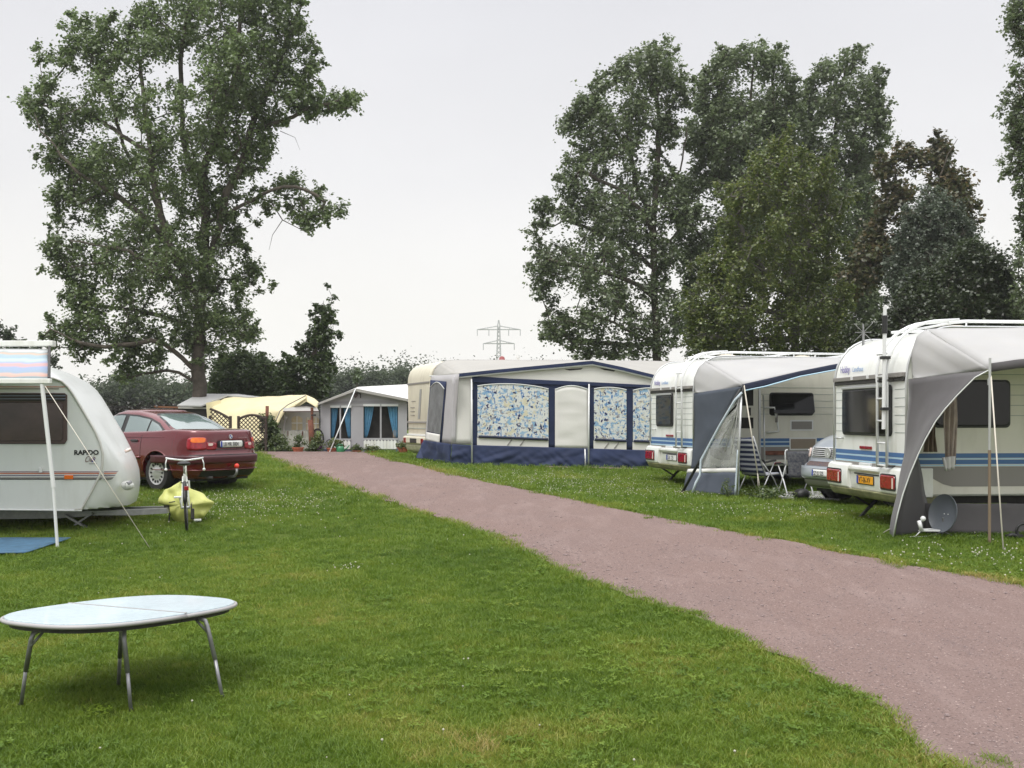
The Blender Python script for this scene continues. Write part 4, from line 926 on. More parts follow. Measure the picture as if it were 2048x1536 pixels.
# cloths hanging from the canopy
for (A_, C_, nm, lab) in (([(1886, 790, 13.3), (1885, 840, 13.3), (1887, 880, 13.3), (1890, 920, 13.3)], [(1915, 788, 13.28), (1915, 840, 13.28), (1912, 890, 13.28), (1909, 930, 13.28)], 'hanging_cloth', 'long pale cloth hanging inside the dark grey canopy'),
                          ([(1849, 855, 13.4), (1847, 880, 13.4), (1845, 904, 13.4)], [(1872, 830, 13.38), (1870, 870, 13.38), (1873, 904, 13.38)], 'hanging_cloth', 'short brownish cloth hanging behind the wing of the dark grey canopy')):
    b = B(); A_ = pl(A_); C_ = pl(C_)
    A2 = resamp(A_, 15); C2 = resamp(C_, 15)
    b.grid(lambda u, v: A2[round(v*14)].lerp(C2[round(v*14)], u)+Vector((0, -.03*math.sin(u*18+v*2), 0)), 24, 14)
    tag(b.done(nm, mat('taupe_cloth' if 'pale' in lab else 'brown_cloth', (.40, .34, .29) if 'pale' in lab else (.17, .13, .095), .9, var=.25, vscale=5), None, smooth=True, solid=.004), lab, 'cloth')
b = B(); A2 = pl([(1884, 915, 13.27), (1890, 942, 13.27)]); C2 = pl([(1911, 912, 13.25), (1909, 938, 13.25)]); b.grid(lambda u, v: A2[0].lerp(A2[1], v).lerp(C2[0].lerp(C2[1], v), u)+Vector((0, -.02*math.sin(u*16), 0)), 12, 4)
tag(b.done('white_towel', mat('pale_towel', (.55, .55, .53), .9), None, smooth=True, solid=.004), 'white cloth end pinned under the long pale cloth', 'towel')

# slate blue canopy of the middle caravan
FX = ground_pt(1478, 19.5)
t = thing('sun_canopy', FX, 'slate blue and white sun canopy of the middle caravan with clear film panel', 'canopy')
b = B(); loft(b, pl([(1390, 784, 20.98), (1388, 757, 20.98), (1396, 735, 20.98), (1410, 722, 20.98)]), pl([(1390, 785, 20.9), (1430, 784, 20.3), (1460, 780, 19.9), (1487, 769, 19.5)]), 12, 8, .02, 2.0)
loft(b, pl([(1410, 722, 20.98), (1500, 718, 21.1), (1670, 716, 21.4), (1800, 716, 21.7)]), pl([(1487, 769, 19.5), (1540, 757, 19.55), (1600, 743, 19.6), (1670, 729, 19.7), (1800, 712, 19.9)]), 24, 10, .02, 1.2, 4)
b.done('roof_sheet', X.fabW, t, smooth=True, world=True, solid=.004)
b = B(); loft(b, pl([(1487, 768, 19.48), (1540, 756, 19.53), (1600, 742, 19.58), (1670, 728, 19.68), (1800, 711, 19.88)]), pl([(1490, 780, 19.47), (1530, 772, 19.52), (1600, 752, 19.57), (1670, 739, 19.67), (1800, 722, 19.87)]), 20, 3, .004, 3); b.done('valance', X.fabNd, t, smooth=True, world=True, solid=.006)
B().tube(pl([(1490, 781, 19.46), (1530, 773, 19.51), (1600, 753, 19.56), (1670, 740, 19.66), (1800, 723, 19.86)]), .014, 6).done('piping', X.blue1l, t, smooth=True, world=True)
def YD(px): return 21-1.5*(px-1387)/95
D1 = [(1485, 773), (1465, 805), (1445, 842), (1425, 880), (1405, 915), (1393, 940), (1385, 956)]
b = B(); loft(b, pl([(x, y, 20.96) for x, y in ((1388, 786), (1387, 830), (1386, 880), (1384, 920), (1380, 938))]), pl([(x, y, YD(x)-.02) for x, y in D1[:-1]]), 22, 10, .03, 1.6, 2); b.done('side_wing', X.fabB, t, smooth=True, world=True, solid=.004)
b = B(); R1 = [(1484, 780), (1482, 820), (1479, 880), (1476, 936)]
L1 = [(1476, 792), (1452, 836), (1420, 896), (1404, 936)]
b.grid(lambda u, v: resamp(pl([(x, y, YD(x)) for x, y in L1]), 13)[round(v*12)].lerp(resamp(pl([(x, y, YD(x)) for x, y in R1]), 13)[round(v*12)], u)+Vector((0, -.02*math.sin(u*9+v*7), 0)), 12, 12); b.done('clear_film_panel', X.pvc, t, smooth=True, world=True)
for k in range(5):
    a = W(1480-2*k, 790+8*k, 19.5); c = W(1472-11*k, 925-12*k, YD(1472-11*k)-.02)
    B().tube([a, a.lerp(c, .5)+Vector((.02, 0, .03)), c], .010, 4).done('film_crease', mat('white_crease', (.7, .7, .68), .3, alpha=.55), t, smooth=True, world=True)
b = B(); loft(b, pl([(1376, 938, 20.9), (1373, 945, 20.9)]), pl([(1476, 936, 19.55), (1475, 945, 19.55)]), 2, 12, .01, 2); b.done('hem_band', X.offw, t, smooth=True, world=True, solid=.005)
b = B(); loft(b, pl([(1373, 945, 20.88), (1364, 985, 20.7)]), pl([(1475, 945, 19.54), (1471, 991, 19.5)]), 8, 16, .03, 1.8, 6); b.done('lower_wing', X.fabB, t, smooth=True, world=True, solid=.005)
b = B(); loft(b, pl([(1474, 900, 19.52), (1468, 992, 19.5)]), pl([(1480, 900, 19.5), (1478, 990, 19.5)]), 6, 2); b.done('wing_edge_band', X.pale, t, smooth=True, world=True, solid=.006)
b = B(); b.tube(pl([(1487, 769, 19.46), (1450, 830, 19.7), (1405, 912, 20.1), (1363, 988, 20.45)]), .028, 6); b.tube(pl([(1486, 775, 19.44), (1484, 800, 19.5), (1440, 845, 19.8)]), .02, 6); b.done('rolled_strap', X.black, t, smooth=True, world=True)
b = B(); b.tube(pl([(1484, 785, 19.44), (1470, 800, 19.5), (1440, 850, 19.75), (1402, 920, 20.05), (1400, 950, 20.0), (1392, 965, 20.0), (1385, 985, 20.0)]), .024, 6); b.done('rolled_film', X.pale, t, smooth=True, world=True)
b = B(); b.tube(pl([(1483, 790, 19.48), (1479, 880, 19.5), (1474, 990, 19.5)]), .020, 8); b.done('pole', X.rail, t, smooth=True, world=True)
b = B(); b.tube(pl([(1527, 790, 20.7), (1530, 960, 20.7)]), .016, 8); b.done('pole', X.rail, t, smooth=True, world=True)
g_ = G(1523, 996); b = B(); b.tube([W(1488, 770, 19.45), W(1515, 945, 19.25)], .012, 6); b.tube([W(1515, 945, 19.25), g_], .008, 5); b.tube([W(1515, 945, 19.25), g_-Vector((.05, 0, 0))], .008, 5); b.done('guy_rope', X.rope, t, smooth=True, world=True)

# groundsheet edge under the chairs
q = [G(1545, 988), G(1560, 998), G(1680, 1003), G(1700, 985)]
b = B(); b.prism([(p.x, p.y) for p in q], lambda x, y, a: (x, y, hz(x, y)+a), .015, .04); tag(b.done('groundsheet', X.greyC, None), 'grey groundsheet under the folding chairs', 'mat')
# striped recliner
def chairmat():
    m = mat('navy_striped_fabric', (.6, .6, .62), .8); n, l = nodes_of(m); bs = [x for x in n if x.type == 'BSDF_PRINCIPLED'][0]
    tc = n.new('ShaderNodeTexCoord'); w_ = n.new('ShaderNodeTexWave'); w_.bands_direction = 'Z'; w_.inputs['Scale'].default_value = 3.4; w_.inputs['Distortion'].default_value = .3; l.new(tc.outputs['Object'], w_.inputs[0])
    r = n.new('ShaderNodeValToRGB'); r.color_ramp.interpolation = 'CONSTANT'; e = r.color_ramp.elements; e[0].color = (.018, .025, .075, 1); e[1].position = .58; e[1].color = (.45, .46, .52, 1); l.new(w_.outputs[0], r.inputs[0]); l.new(r.outputs[0], bs.inputs['Base Color']); return m
MC = chairmat()
c0 = G(1500, 992)
t = thing('recliner_chair', c0, 'folding recliner with navy and white striped fabric under the slate blue canopy', 'chair', rad(38))
def sheet(b, pts, w, th=.02):
    P = resamp(pts, 15); b.grid(lambda u, v: P[round(v*14)]+Vector((0, (u-.5)*w, -.02*math.sin(math.pi*u))), 4, 14)
b = B(); sheet(b, [Vector((-.22, 0, 1.12)), Vector((-.08, 0, .80)), Vector((.06, 0, .48)), Vector((.14, 0, .40))], .5); b.done('backrest', MC, t, smooth=True, solid=.02)
b = B(); sheet(b, [Vector((.14, 0, .40)), Vector((.36, 0, .40)), Vector((.62, 0, .44)), Vector((.72, 0, .38))], .5); b.done('seat', MC, t, smooth=True, solid=.02)
for s in (-1, 1):
    y = .27*s
    B().tube([(-.24, y, 1.14), (.12, y, .40), (.70, y, .42)], .012, 6).done('side_rail', X.rail, t, smooth=True)
    B().tube([(-.02, y, .72), (.10, y, .64), (.42, y, .68)], .022, 6).done('armrest', X.black, t, smooth=True)
    B().tube([(.40, y, .67), (.18, y, .34), (-.05, y, .01)], .012, 6).done('leg', X.rail, t, smooth=True)
    B().tube([(.05, y, .62), (.35, y, .34), (.58, y, .01)], .012, 6).done('leg', X.rail, t, smooth=True)
# floral chair
MFl = mat('dark_floral_fabric', (.012, .016, .030), .8, col2=(.10, .10, .10), vscale=22)
t = thing('folding_chair', G(1596, 995), 'folding chair with dark floral fabric beside the silver van', 'chair', rad(8))
b = B(); b.grid(lambda u, v: Vector(((u-.5)*.44, -.02*math.sin(math.pi*u)-.10*v, .86-.48*v)), 8, 8); b.done('backrest', MFl, t, smooth=True, solid=.025)
b = B(); b.grid(lambda u, v: Vector(((u-.5)*.44, -.05+.42*v, .42+.02*v-.03*math.sin(math.pi*u))), 8, 6); b.done('seat', MFl, t, smooth=True, solid=.025)
for s in (-1, 1):
    x = .25*s
    B().tube([(x, -.02, .45), (x, .0, .84), (x*.96, .0, .88), (x*.8, .0, .89)], .013, 6).done('back_frame', X.tube, t, smooth=True)
    B().tube([(x*1.08, -.06, .60), (x*1.08, .05, .63), (x*1.08, .38, .62)], .018, 6).done('armrest', X.black, t, smooth=True)
    B().tube([(x*1.06, .32, .62), (x*1.02, .05, .3), (x, -.14, .01)], .013, 6).done('leg', X.tube, t, smooth=True)
    B().tube([(x*1.06, -.06, .60), (x*1.02, .15, .3), (x, .40, .01)], .013, 6).done('leg', X.tube, t, smooth=True)
B().tube([(-.25, -.14, .02), (.25, -.14, .02)], .013, 6).done('stretcher', X.tube, t, smooth=True)
# black bag under the chair, black things by the skirt
c = G(1604, 1000); b = B(); b.grid(lambda u, v: c+Vector(((.14+.03*math.sin(5*u*6.28))*math.cos(6.283*u)*math.sin(math.pi*v), .12*math.sin(6.283*u)*math.sin(math.pi*v), .10+.11*math.cos(math.pi*v))), 18, 10)
tag(b.done('black_bag', X.black, None, smooth=True), 'small black bag on the ground in front of the floral chair', 'bag')
c = G(2032, 1078); t = thing('hose_reel', c, 'black coiled hose by the dark grey skirt at the right edge', 'hose')
for k in range(3): B().tube([(.10+.10*math.cos(a/8*math.pi)+k*.015, .02*k, .10+.09*math.sin(a/8*math.pi)) for a in range(16)], .016, 6, closed=True).done('coil', X.black, t, smooth=True)
B().tube([(-.14, -.02, .03), (-.06, -.05, .06), (0, -.02, .03), (.08, 0, .03)], .03, 6).done('loose_end', X.black, t, smooth=True)

# ---------------------------------------------------------------- satellite dish
c = G(1885, 1074); t = thing('satellite_dish', c, 'grey satellite dish on a low stand in front of the dark skirt', 'satellite dish', rad(0))
dn = Vector((-.90, -.42, .20)).normalized(); uu = Vector((0, 0, 1)); rx_ = dn.cross(uu).normalized()*-1; ux = rx_.cross(dn).normalized()*-1
M = Matrix.Identity(4)
for i in range(3): M[i][0] = rx_[i]; M[i][1] = ux[i]*(-1); M[i][2] = dn[i]
M = Matrix.Translation((.0, .0, .30)) @ M
prof = [(.001, -.07), (.08, -.066), (.15, -.05), (.20, -.025), (.235, .0), (.24, .004), (.24, -.012), (.20, -.045), (.15, -.072), (.08, -.088), (.001, -.092)]
MD = mat('grey_dish', (.125, .14, .16), .4, var=.05, bump=.05)
b = B(); b.lathe(prof, M @ Matrix.Diagonal((.92, 1.02, 1, 1)), 36); b.done('dish', MD, t, smooth_angle=50)
for s in (-.03, .03): B().ball(M @ Vector((s, 0, -.064)), .007, 8, 5).done('bolt', X.tube, t)
low = M @ Vector((0, .22 if (M @ Vector((0, .22, 0))).z < (M @ Vector((0, -.22, 0))).z else -.22, 0))
lnb = Vector((-.36, -.24, .20))
B().tube([low, low.lerp(lnb, .5)-Vector((0, 0, .03)), lnb-Vector((0, 0, .08))], .011, 6).done('feed_arm', X.tube, t, smooth=True)
B().tube([lnb-Vector((.0, 0, .09)), lnb+Vector((-.03, -.0, .03))], .026, 10).done('feed_horn', X.tube, t, smooth=True)
B().ball(lnb+Vector((.02, 0, .055)), .034, 12, 8).done('horn_cap', X.tube, t, smooth=True)
B().tube([(.03, .05, .24), (.02, .06, .0)], .014, 6).done('stand_post', X.steel, t)
for a in (200, 320, 80): B().tube([(.02, .06, .07), (.02+.16*math.cos(rad(a)), .06+.16*math.sin(rad(a)), .0)], .010, 6).done('stand_leg', X.steel, t)
B().tube([lnb-Vector((0, 0, .09)), (-.42, -.2, .03), (-.48, -.14, .015), (-.38, -.08, .02), (-.44, -.2, .02), (-.30, -.1, .015), (-.1, .0, .02)], .007, 5).done('cable', X.tube, t, smooth=True)
B().box(-.38, -.12, -.22, -.19, .095, .11).done('feed_clamp', X.tube, t)

# weeds by the guy rope
def weed(name, c, r, h, n, lm, label, cat='plant', group=None, seed=0, sz=.05):
    t = thing(name, c, label, cat, group=group); rs = np.random.default_rng(seed)
    C_ = np.c_[rs.normal(0, r*.45, n), rs.normal(0, r*.45, n), rs.uniform(.05, h, n)]; R__ = np.full(n, r*.35)
    V, Fq = leaves(C_, R__, 40, sz, rs); V[:, 2] = np.abs(V[:, 2]); fast_mesh('foliage', V, Fq, lm, t)
    b = B()
    for p in C_[:24]: b.tube([(0, 0, 0), (p[0]*.5, p[1]*.5, p[2]*.6), tuple(p)], .006, 4)
    b.done('stem', LH, t); return t
weed('weed_clump', G(1531, 1000), .30, .17, 34, LH, 'leafy weed clump beside the guy rope of the slate blue canopy', seed=3)
weed('grass_tuft', G(1455, 996), .16, .30, 10, LH, 'small weed tuft at the foot of the slate blue wing', seed=4, sz=.03)
# ================================================================ LEFT CARAVAN, CANOPY
YC = 14.9
c0 = ground_pt(100, YC+1.0)
t = thing('caravan', (W(100, 900, YC).x, YC, hz(-6.4, YC+1)), 'low white caravan at the left edge with brown window and orange stripes', 'caravan')
out_ = [(-480, 1020), (-480, 760), (-430, 725), (-300, 714), (0, 716), (60, 722), (100, 735), (118, 741), (140, 752), (160, 768), (180, 789), (200, 820), (218, 852), (236, 882), (252, 908), (263, 926), (270, 945), (273, 965), (271, 990), (266, 1008), (258, 1016), (240, 1019), (165, 1021), (0, 1019)]
tr_ = [(-470, 1019), (-470, 765), (-425, 738), (-300, 728), (0, 730), (60, 738), (92, 756), (108, 757), (124, 763), (136, 774), (146, 788), (160, 811), (176, 838), (190, 862), (200, 885), (206, 908), (205, 930), (200, 950), (192, 966), (182, 985), (170, 1006), (164, 1018), (150, 1020), (0, 1018)]
N_ = 90
def XZc(pts, Y): return [Vector((W(a, c, YC).x, Y, W(a, c, YC).z)) for a, c in pts]
oo = resamp(XZc(out_+[out_[0]], YC), N_+1); 
# corresponding points on the inner line (piecewise by vertex index so the corners match)
def seg(ptsA, ptsB, n):
    A_, B__ = [], []; tot = sum((Vector((*ptsA[i+1], 0))-Vector((*ptsA[i], 0))).length for i in range(len(ptsA)-1))
    for i in range(len(ptsA)-1):
        L_ = (Vector((*ptsA[i+1], 0))-Vector((*ptsA[i], 0))).length; k = max(2, int(n*L_/tot))
        for j in range(k):
            f = j/k; A_.append((ptsA[i][0]*(1-f)+ptsA[i+1][0]*f, ptsA[i][1]*(1-f)+ptsA[i+1][1]*f)); B__.append((ptsB[i][0]*(1-f)+ptsB[i+1][0]*f, ptsB[i][1]*(1-f)+ptsB[i+1][1]*f))
    return A_, B__
oA, oB = seg(out_+[out_[0]], tr_+[tr_[0]], 120)
rings = []; WD = 2.1; YW = rad(11); P0_ = W(207, 900, YC); LV = Vector((math.cos(YW), math.sin(YW), 0)); WV = Vector((-math.sin(YW), math.cos(YW), 0))
def PLN(px, py, off=0):
    b0 = P0_+WV*off; k = (px-1024)/F; s_ = (k*b0.y-b0.x)/(LV.x-k*LV.y); p = b0+LV*s_; return Vector((p.x, p.y, CH-(py-HZ)/F*p.y))
def ringpt(i, k_, y):
    a = PLN(*oA[i], 1.05)-WV*1.05; c = PLN(*oB[i]); bot = oA[i][1] > 1010
    q = c.lerp(a, k_); 
    q.z = max(q.z, PLN(165, 1019).z) if k_ > 0 else q.z
    return q+WV*(y-YC)
nose = [(0, 0), (.2, .03), (.42, .09), (.66, .2), (.85, .36), (.96, .6), (1.0, .9)]
yk = [(k_, YC+d) for k_, d in nose]+[(k_, YC+WD-d) for k_, d in reversed(nose[:-1])]
vs = []; n = len(oA)
for k_, y in yk: vs += [ringpt(i, k_, y) for i in range(n)]
fs = [(r*n+i, r*n+(i+1) % n, (r+1)*n+(i+1) % n, (r+1)*n+i) for r in range(len(yk)-1) for i in range(n)]
fs.append(tuple(range(n))); fs.append(tuple((len(yk)-1)*n+i for i in range(n-1, -1, -1)))
b = B(); b.add(vs, fs); b.done('body', X.rapido, t, smooth_angle=35, world=True)
XW = lambda px, py, dy=0: PLN(px, py)+WV*dy
B().tube([XW(a, c, -.008) for a, c in tr_[6:23]], .018, 6).done('trim_rail', mat('pale_trim', (.55, .54, .50), .4), t, smooth=True, world=True)
B().tube([XW(a, c, -.012) for a, c in [(-400, 1019), (0, 1019), (164, 1021)]], .012, 6).done('sill_trim', X.tube, t, world=True)
def flat(poly, dy0, dy1, nm, m, par=t, bevel=0): return B().prism(poly, lambda x, z, a: XW(x, z, a), dy0, dy1).done(nm, m, par, world=True, bevel=bevel)
flat([(-170, 786), (130, 786), (135, 790), (135, 880), (130, 888), (-170, 888)], -.03, 0, 'window_frame', X.brown, bevel=.01)
flat([(-165, 805), (122, 805), (127, 810), (127, 878), (122, 882), (-165, 882)], -.045, -.028, 'window', X.bglass, bevel=.006)
for k in range(5): flat([(-165, 788+3*k), (132, 788+3*k), (132, 789.3+3*k), (-165, 789.3+3*k)], -.05, -.03, 'blind_ridge', mat('bluish_ridge', (.20, .24, .32), .4) if k % 2 else X.black)
for a, z0, z1, m, e in ((-170, 773.0, 774.4, mat('orange_line', (.5, .13, .06), .4), 131), (-170, 777, 778.3, mat('brown_line', (.12, .05, .04), .4), 118)): flat([(a, z0), (e, z0), (e, z1), (a, z1)], -.006, 0, 'stripe', m)
for z0, z1, m, sk in ((942.6, 944.4, mat('purple_line', (.25, .18, .22), .4), 235), (945.6, 948, mat('orange_stripe', (.50, .16, .10), .4), 233), (950.4, 952.0, mat('dark_violet_line', (.09, .07, .14), .4), 230), (954.4, 956.8, X.greyst, 227), (957.2, 959.2, X.ink, 225)):
    flat([(-400, z0), (207 if z0 > 940 else 200, z0), (200, z1), (-400, z1)], -.006, 0, 'stripe', m)
    def nosept(px, py): f = (px-203)/68; p = XW(px, py, interp_(f)-.010); return p
    def interp_(f): return float(np.interp(f, [0, .2, .42, .66, .85, 1], [0, .03, .09, .2, .36, .6]))
    b = B(); b.grid(lambda u, v: nosept(208+(sk-3*v-208)*u, z0+(z1-z0)*v), 8, 1); b.done('stripe', m, t, world=True)
flat([(129, 950), (147, 950), (147, 958.5), (129, 958.5)], -.03, 0, 'side_marker_lamp', X.amber, bevel=.008)
flat([(79, 935), (85, 935), (85, 945), (79, 945)], -.04, 0, 'lock', X.tube, bevel=.004)
text('lettering', 'RAPIDO', .092, X.ink, t, XW(148, 909.5, -.006), tuple(LV), (0, 0, 1), world=True, sx=1.0, bold=.0035)
text('lettering', 'Club', .115, mat('brown_ink', (.16, .09, .07), .5), t, XW(169, 925, -.006), (1, 0, .22), (-.1, 0, 1), world=True, shear=.6, sx=.7)
flat([(183, 917), (189, 917), (189, 924), (183, 924)], -.006, 0, 'small_badge', X.inkP)
flat([(178, 927), (194, 927), (194, 928), (178, 928)], -.006, 0, 'badge_line', X.grey)
# front clearance handle and light on the nose
b = B(); c = XW(250, 973, .22); b.grid(lambda u, v: c+Vector((.095*math.cos(6.283*u)*math.sin(math.pi*v), -.07*abs(math.sin(6.283*u))*math.sin(math.pi*v)-.0, .07*math.cos(math.pi*v))), 18, 10); b.done('nose_vent', X.white, t, smooth=True, world=True)
b = B(); b.tube([XW(251, 969, .16), XW(258, 966, .20)], .028, 8); b.done('vent_hole', X.grey, t, world=True)
b = B(); b.tube([PLN(250, 903, .9), PLN(262, 898, .9)], .026, 10); b.done('marker_lamp', X.clear, t, smooth=True, world=True)
# chassis, tow bar, steady leg, wheel
zz = lambda px, py, Y: W(px, py, Y)
b = B(); b.prism([(-400, 1020), (165, 1021), (200, 1021), (335, 1016), (338, 1026), (270, 1030), (200, 1030), (120, 1036), (-400, 1044)], lambda x, z, a: Vector((W(x, z, YC+.4).x, YC+a, W(x, z, YC+.4).z)), .35, .43); b.done('chassis_beam', X.steel, t, world=True)
b = B(); b.bar(W(150, 1022, 16.1), W(338, 1018, 15.9), .08, .09); b.done('tow_bar', X.steel, t, world=True)
b = B(); b.bar(W(330, 1016, 15.6), W(352, 1014, 15.7), .10, .08); b.tube([W(345, 1010, 15.7), W(345, 1030, 15.7)], .05, 10); b.done('hitch_head', X.dsteel, t, world=True)
b = B(); b.bar(W(130, 1030, 15.2), W(194, 1067, 15.2), .05, .03); b.bar(W(185, 1026, 15.2), W(150, 1050, 15.2), .035, .025); b.done('steady_leg', X.steel, t, world=True)
M = Matrix.Translation(Vector((-8.3, YC+.12, hz(-8.3, YC)+.30))) @ Matrix.Rotation(rad(-90), 4, 'X'); b = B(); b.lathe([(.17, 0), (.28, 0), (.3, .03), (.3, .15), (.17, .17)], M, 24); b.done('wheel', X.rubber, t, world=True, smooth_angle=40)

# striped canopy
def canopymat():
    m = mat('wavy_striped_fabric', (.6, .7, .75), .7, transl=None); n, l = nodes_of(m); bs = [x for x in n if x.type == 'BSDF_PRINCIPLED'][0]
    tc = n.new('ShaderNodeTexCoord'); s_ = n.new('ShaderNodeSeparateXYZ'); l.new(tc.outputs['Generated'], s_.inputs[0])
    sn = n.new('ShaderNodeTexNoise'); sn.noise_dimensions = '1D'; sn.inputs['Scale'].default_value = 11; sn.inputs['Detail'].default_value = 1; l.new(s_.outputs[0], sn.inputs['W'])
    ma = n.new('ShaderNodeMath'); ma.operation = 'MULTIPLY_ADD'; ma.inputs[1].default_value = .20; l.new(sn.outputs[0], ma.inputs[0]); l.new(s_.outputs[2], ma.inputs[2])
    r = n.new('ShaderNodeValToRGB'); l.new(ma.outputs[0], r.inputs[0]); e = r.color_ramp.elements
    stops = [(0, (.34, .42, .45)), (.15, (.38, .46, .48)), (.2, (.72, .47, .40)), (.25, (.72, .5, .42)), (.30, (.36, .46, .56)), (.44, (.38, .47, .68)), (.50, (.70, .45, .44)), (.55, (.70, .46, .46)), (.60, (.42, .50, .70)), (.68, (.60, .72, .75)), (.76, (.42, .55, .62)), (.84, (.46, .58, .62)), (.88, (.72, .52, .40)), (.93, (.50, .56, .56)), (.97, (.80, .84, .84)), (1, (.82, .85, .85))]
    e[0].position = 0; e[0].color = (*stops[0][1], 1); e[1].position = 1; e[1].color = (*stops[-1][1], 1)
    for p_, c_ in stops[1:-1]: q = e.new(p_); q.color = (*c_, 1)
    for q in e: c_ = q.color; q.color = (c_[0]**1.1*.72, c_[1]**1.1*.72, c_[2]**1.1*.72, 1)
    l.new(r.outputs[0], bs.inputs['Base Color']); return m
base = G(115, 1095); YP = base.y
t = thing('canopy', base, 'wind out canopy with wavy blue and orange stripes on white legs', 'canopy')
YT = YP+1.0
b = B(); loft(b, pl([(-420, 694, YT), (96, 698, YT)]), pl([(-420, 757, YP-.0), (95, 757, YP-.0)]), 24, 8, .006, 1.5); b.done('fabric', canopymat(), t, smooth=True, world=True, solid=.004)
def pbox(x0, x1, z0, z1, Y0, Y1, nm, m, par):
    a = W(x0, z1, Y0); c = W(x1, z0, Y0); return B().box(a.x, c.x, Y0, Y1, a.z, c.z).done(nm, m, par, world=True, bevel=.008)
pbox(-420, 105, 681, 692, YT-.03, YT+.09, 'cassette', X.white, t)
pbox(-420, 100, 757, 767, YP-.03, YP+.04, 'front_rail', X.white, t)
B().tube([W(99, 692, YT), W(98, 725, YP+.55), W(98, 757, YP+.02)], .02, 6).done('side_arm', X.dsteel, t, world=True)
b = B(); b.tube([W(84, 768, YP), W(107, 975, YP)], .027, 10, 0); b.tube([W(105, 950, YP), base], .020, 10, 0); b.done('leg', X.tube, t, smooth_angle=40, world=True)
b = B(); b.tube([W(-330, 768, YP), W(-340, 1095, YP)], .027, 10); b.done('leg', X.tube, t, smooth=True, world=True)
g_ = G(300, 1097); B().tube([W(90, 772, YP-.02), g_], .005, 6).done('guy_rope', X.rope, t, world=True, smooth=True)
B().tube([g_-Vector((0, 0, .05)), g_+Vector((.03, 0, .03))], .008, 5).done('tent_peg', X.steel, t, world=True)
x1 = W(110, 1090, 13.6).x
b = B(); b.grid(lambda u, v: Vector((-9+(x1+9)*u, 12.75+1.35*v, 0)), 14, 6)
b.v = [(x, y, hz(x, y)+.035+.008*mnoise.noise(Vector((x*3, y*3, 0)))) for x, y, z in b.v]
tag(b.done('groundsheet', mat('blue_groundsheet', (.045, .115, .19), .7, var=.25, vscale=6), None, smooth=True, solid=.01), 'blue groundsheet on the grass below the striped canopy', 'mat')

# ---------------------------------------------------------------- folding table
fl_ = G(262, 1423); TY = fl_.y
t = thing('camping_table', G(240, 1395), 'oval white folding camping table standing on the lawn', 'table')
TZ = W(200, 1253, TY).z; zc = TZ
yaw = 1.081; zc = .424; TZ = zc; TC = Vector((-2.370, 6.435, zc))
cands = []
def corner(a, bq): return TC+Vector((a*math.cos(yaw)-bq*math.sin(yaw), a*math.sin(yaw)+bq*math.cos(yaw), -.051*(a*math.sin(yaw)+bq*math.cos(yaw))))
A0, B0 = .684, .508
def sup(th, sc=1.0): c, s_ = math.cos(th), math.sin(th); e = 2/2.75; return (sc*A0*math.copysign(abs(c)**e, c), sc*B0*math.copysign(abs(s_)**e, s_))
MT = mat('white_laminate', (.56, .66, .70), .30, var=.10, vscale=30, coat=.3, dirt=(.40, .48, .52, .5))
MR = mat('grey_rim', (.36, .35, .35), .4)
for sgn in (-1, 1):
    poly = [sup(-math.pi/2+math.pi*i/40) if sgn > 0 else sup(math.pi/2+math.pi*i/40) for i in range(41)]
    poly = [(x+.002*sgn, y) for x, y in poly]
    half = B().prism([(x*.985, y*.985) if abs(x) > .01 else (x, y*.985) for x, y in poly], lambda a, c, z: corner(a, c)+Vector((0, 0, z)), .0, .012).done('table_top', MT, t, world=True, bevel=.002)
    B().tube([corner(x, y)+Vector((0, 0, -.006)) for x, y in poly], .0125, 8).done('rim', MR, half, smooth=True, world=True)
    B().prism([(x*.95, y*.93) for x, y in poly], lambda a, c, z: corner(a, c)+Vector((0, 0, z)), -.045, -.012).done('frame_tray', X.dsteel, half, world=True)
b = B(); b.bar(corner(0, -B0)+Vector((0, 0, .013)), corner(0, B0)+Vector((0, 0, .013)), .012, .006); b.done('hinge', MR, t, world=True)
ML = mat('worn_leg_tube', (.26, .26, .27), .4, .5, var=.15, vscale=20)
for (tx, ty, gx_, gy_) in ((62, 1258, 42, 1412), (248, 1255, 262, 1423), (243, 1253, 237, 1372), (415, 1232, 445, 1396)):
    g_ = G(gx_, gy_); 
    # top of the leg at table height on the ray through its pixel
    Yt = (CH-(TZ-.03))*F/((ty+4)-HZ)
    tp = W(tx, ty+4, min(max(Yt, g_.y-.35), g_.y+.35)); tp.z = TZ-.035
    tp.x = (tx-1024)/F*tp.y
    inx = (TC-tp).normalized()*.07
    b = B(); b.tube([tp+inx, tp+inx*.2+Vector((0, 0, -.012)), tp+Vector((0, 0, -.05)), tp.lerp(g_, .52)], .0138, 8, 0); b.tube([tp.lerp(g_, .50), g_], .0112, 8, 0); b.ball(g_+Vector((0, 0, .01)), .015, 8, 6, 1); lg = b.done('leg', [ML, X.black], t, smooth=True, world=True)
    B().tube([tp+inx*1.3+Vector((0, 0, .0)), tp+Vector((0, 0, -.08))], .008, 6).done('brace', ML, lg, smooth=True, world=True)

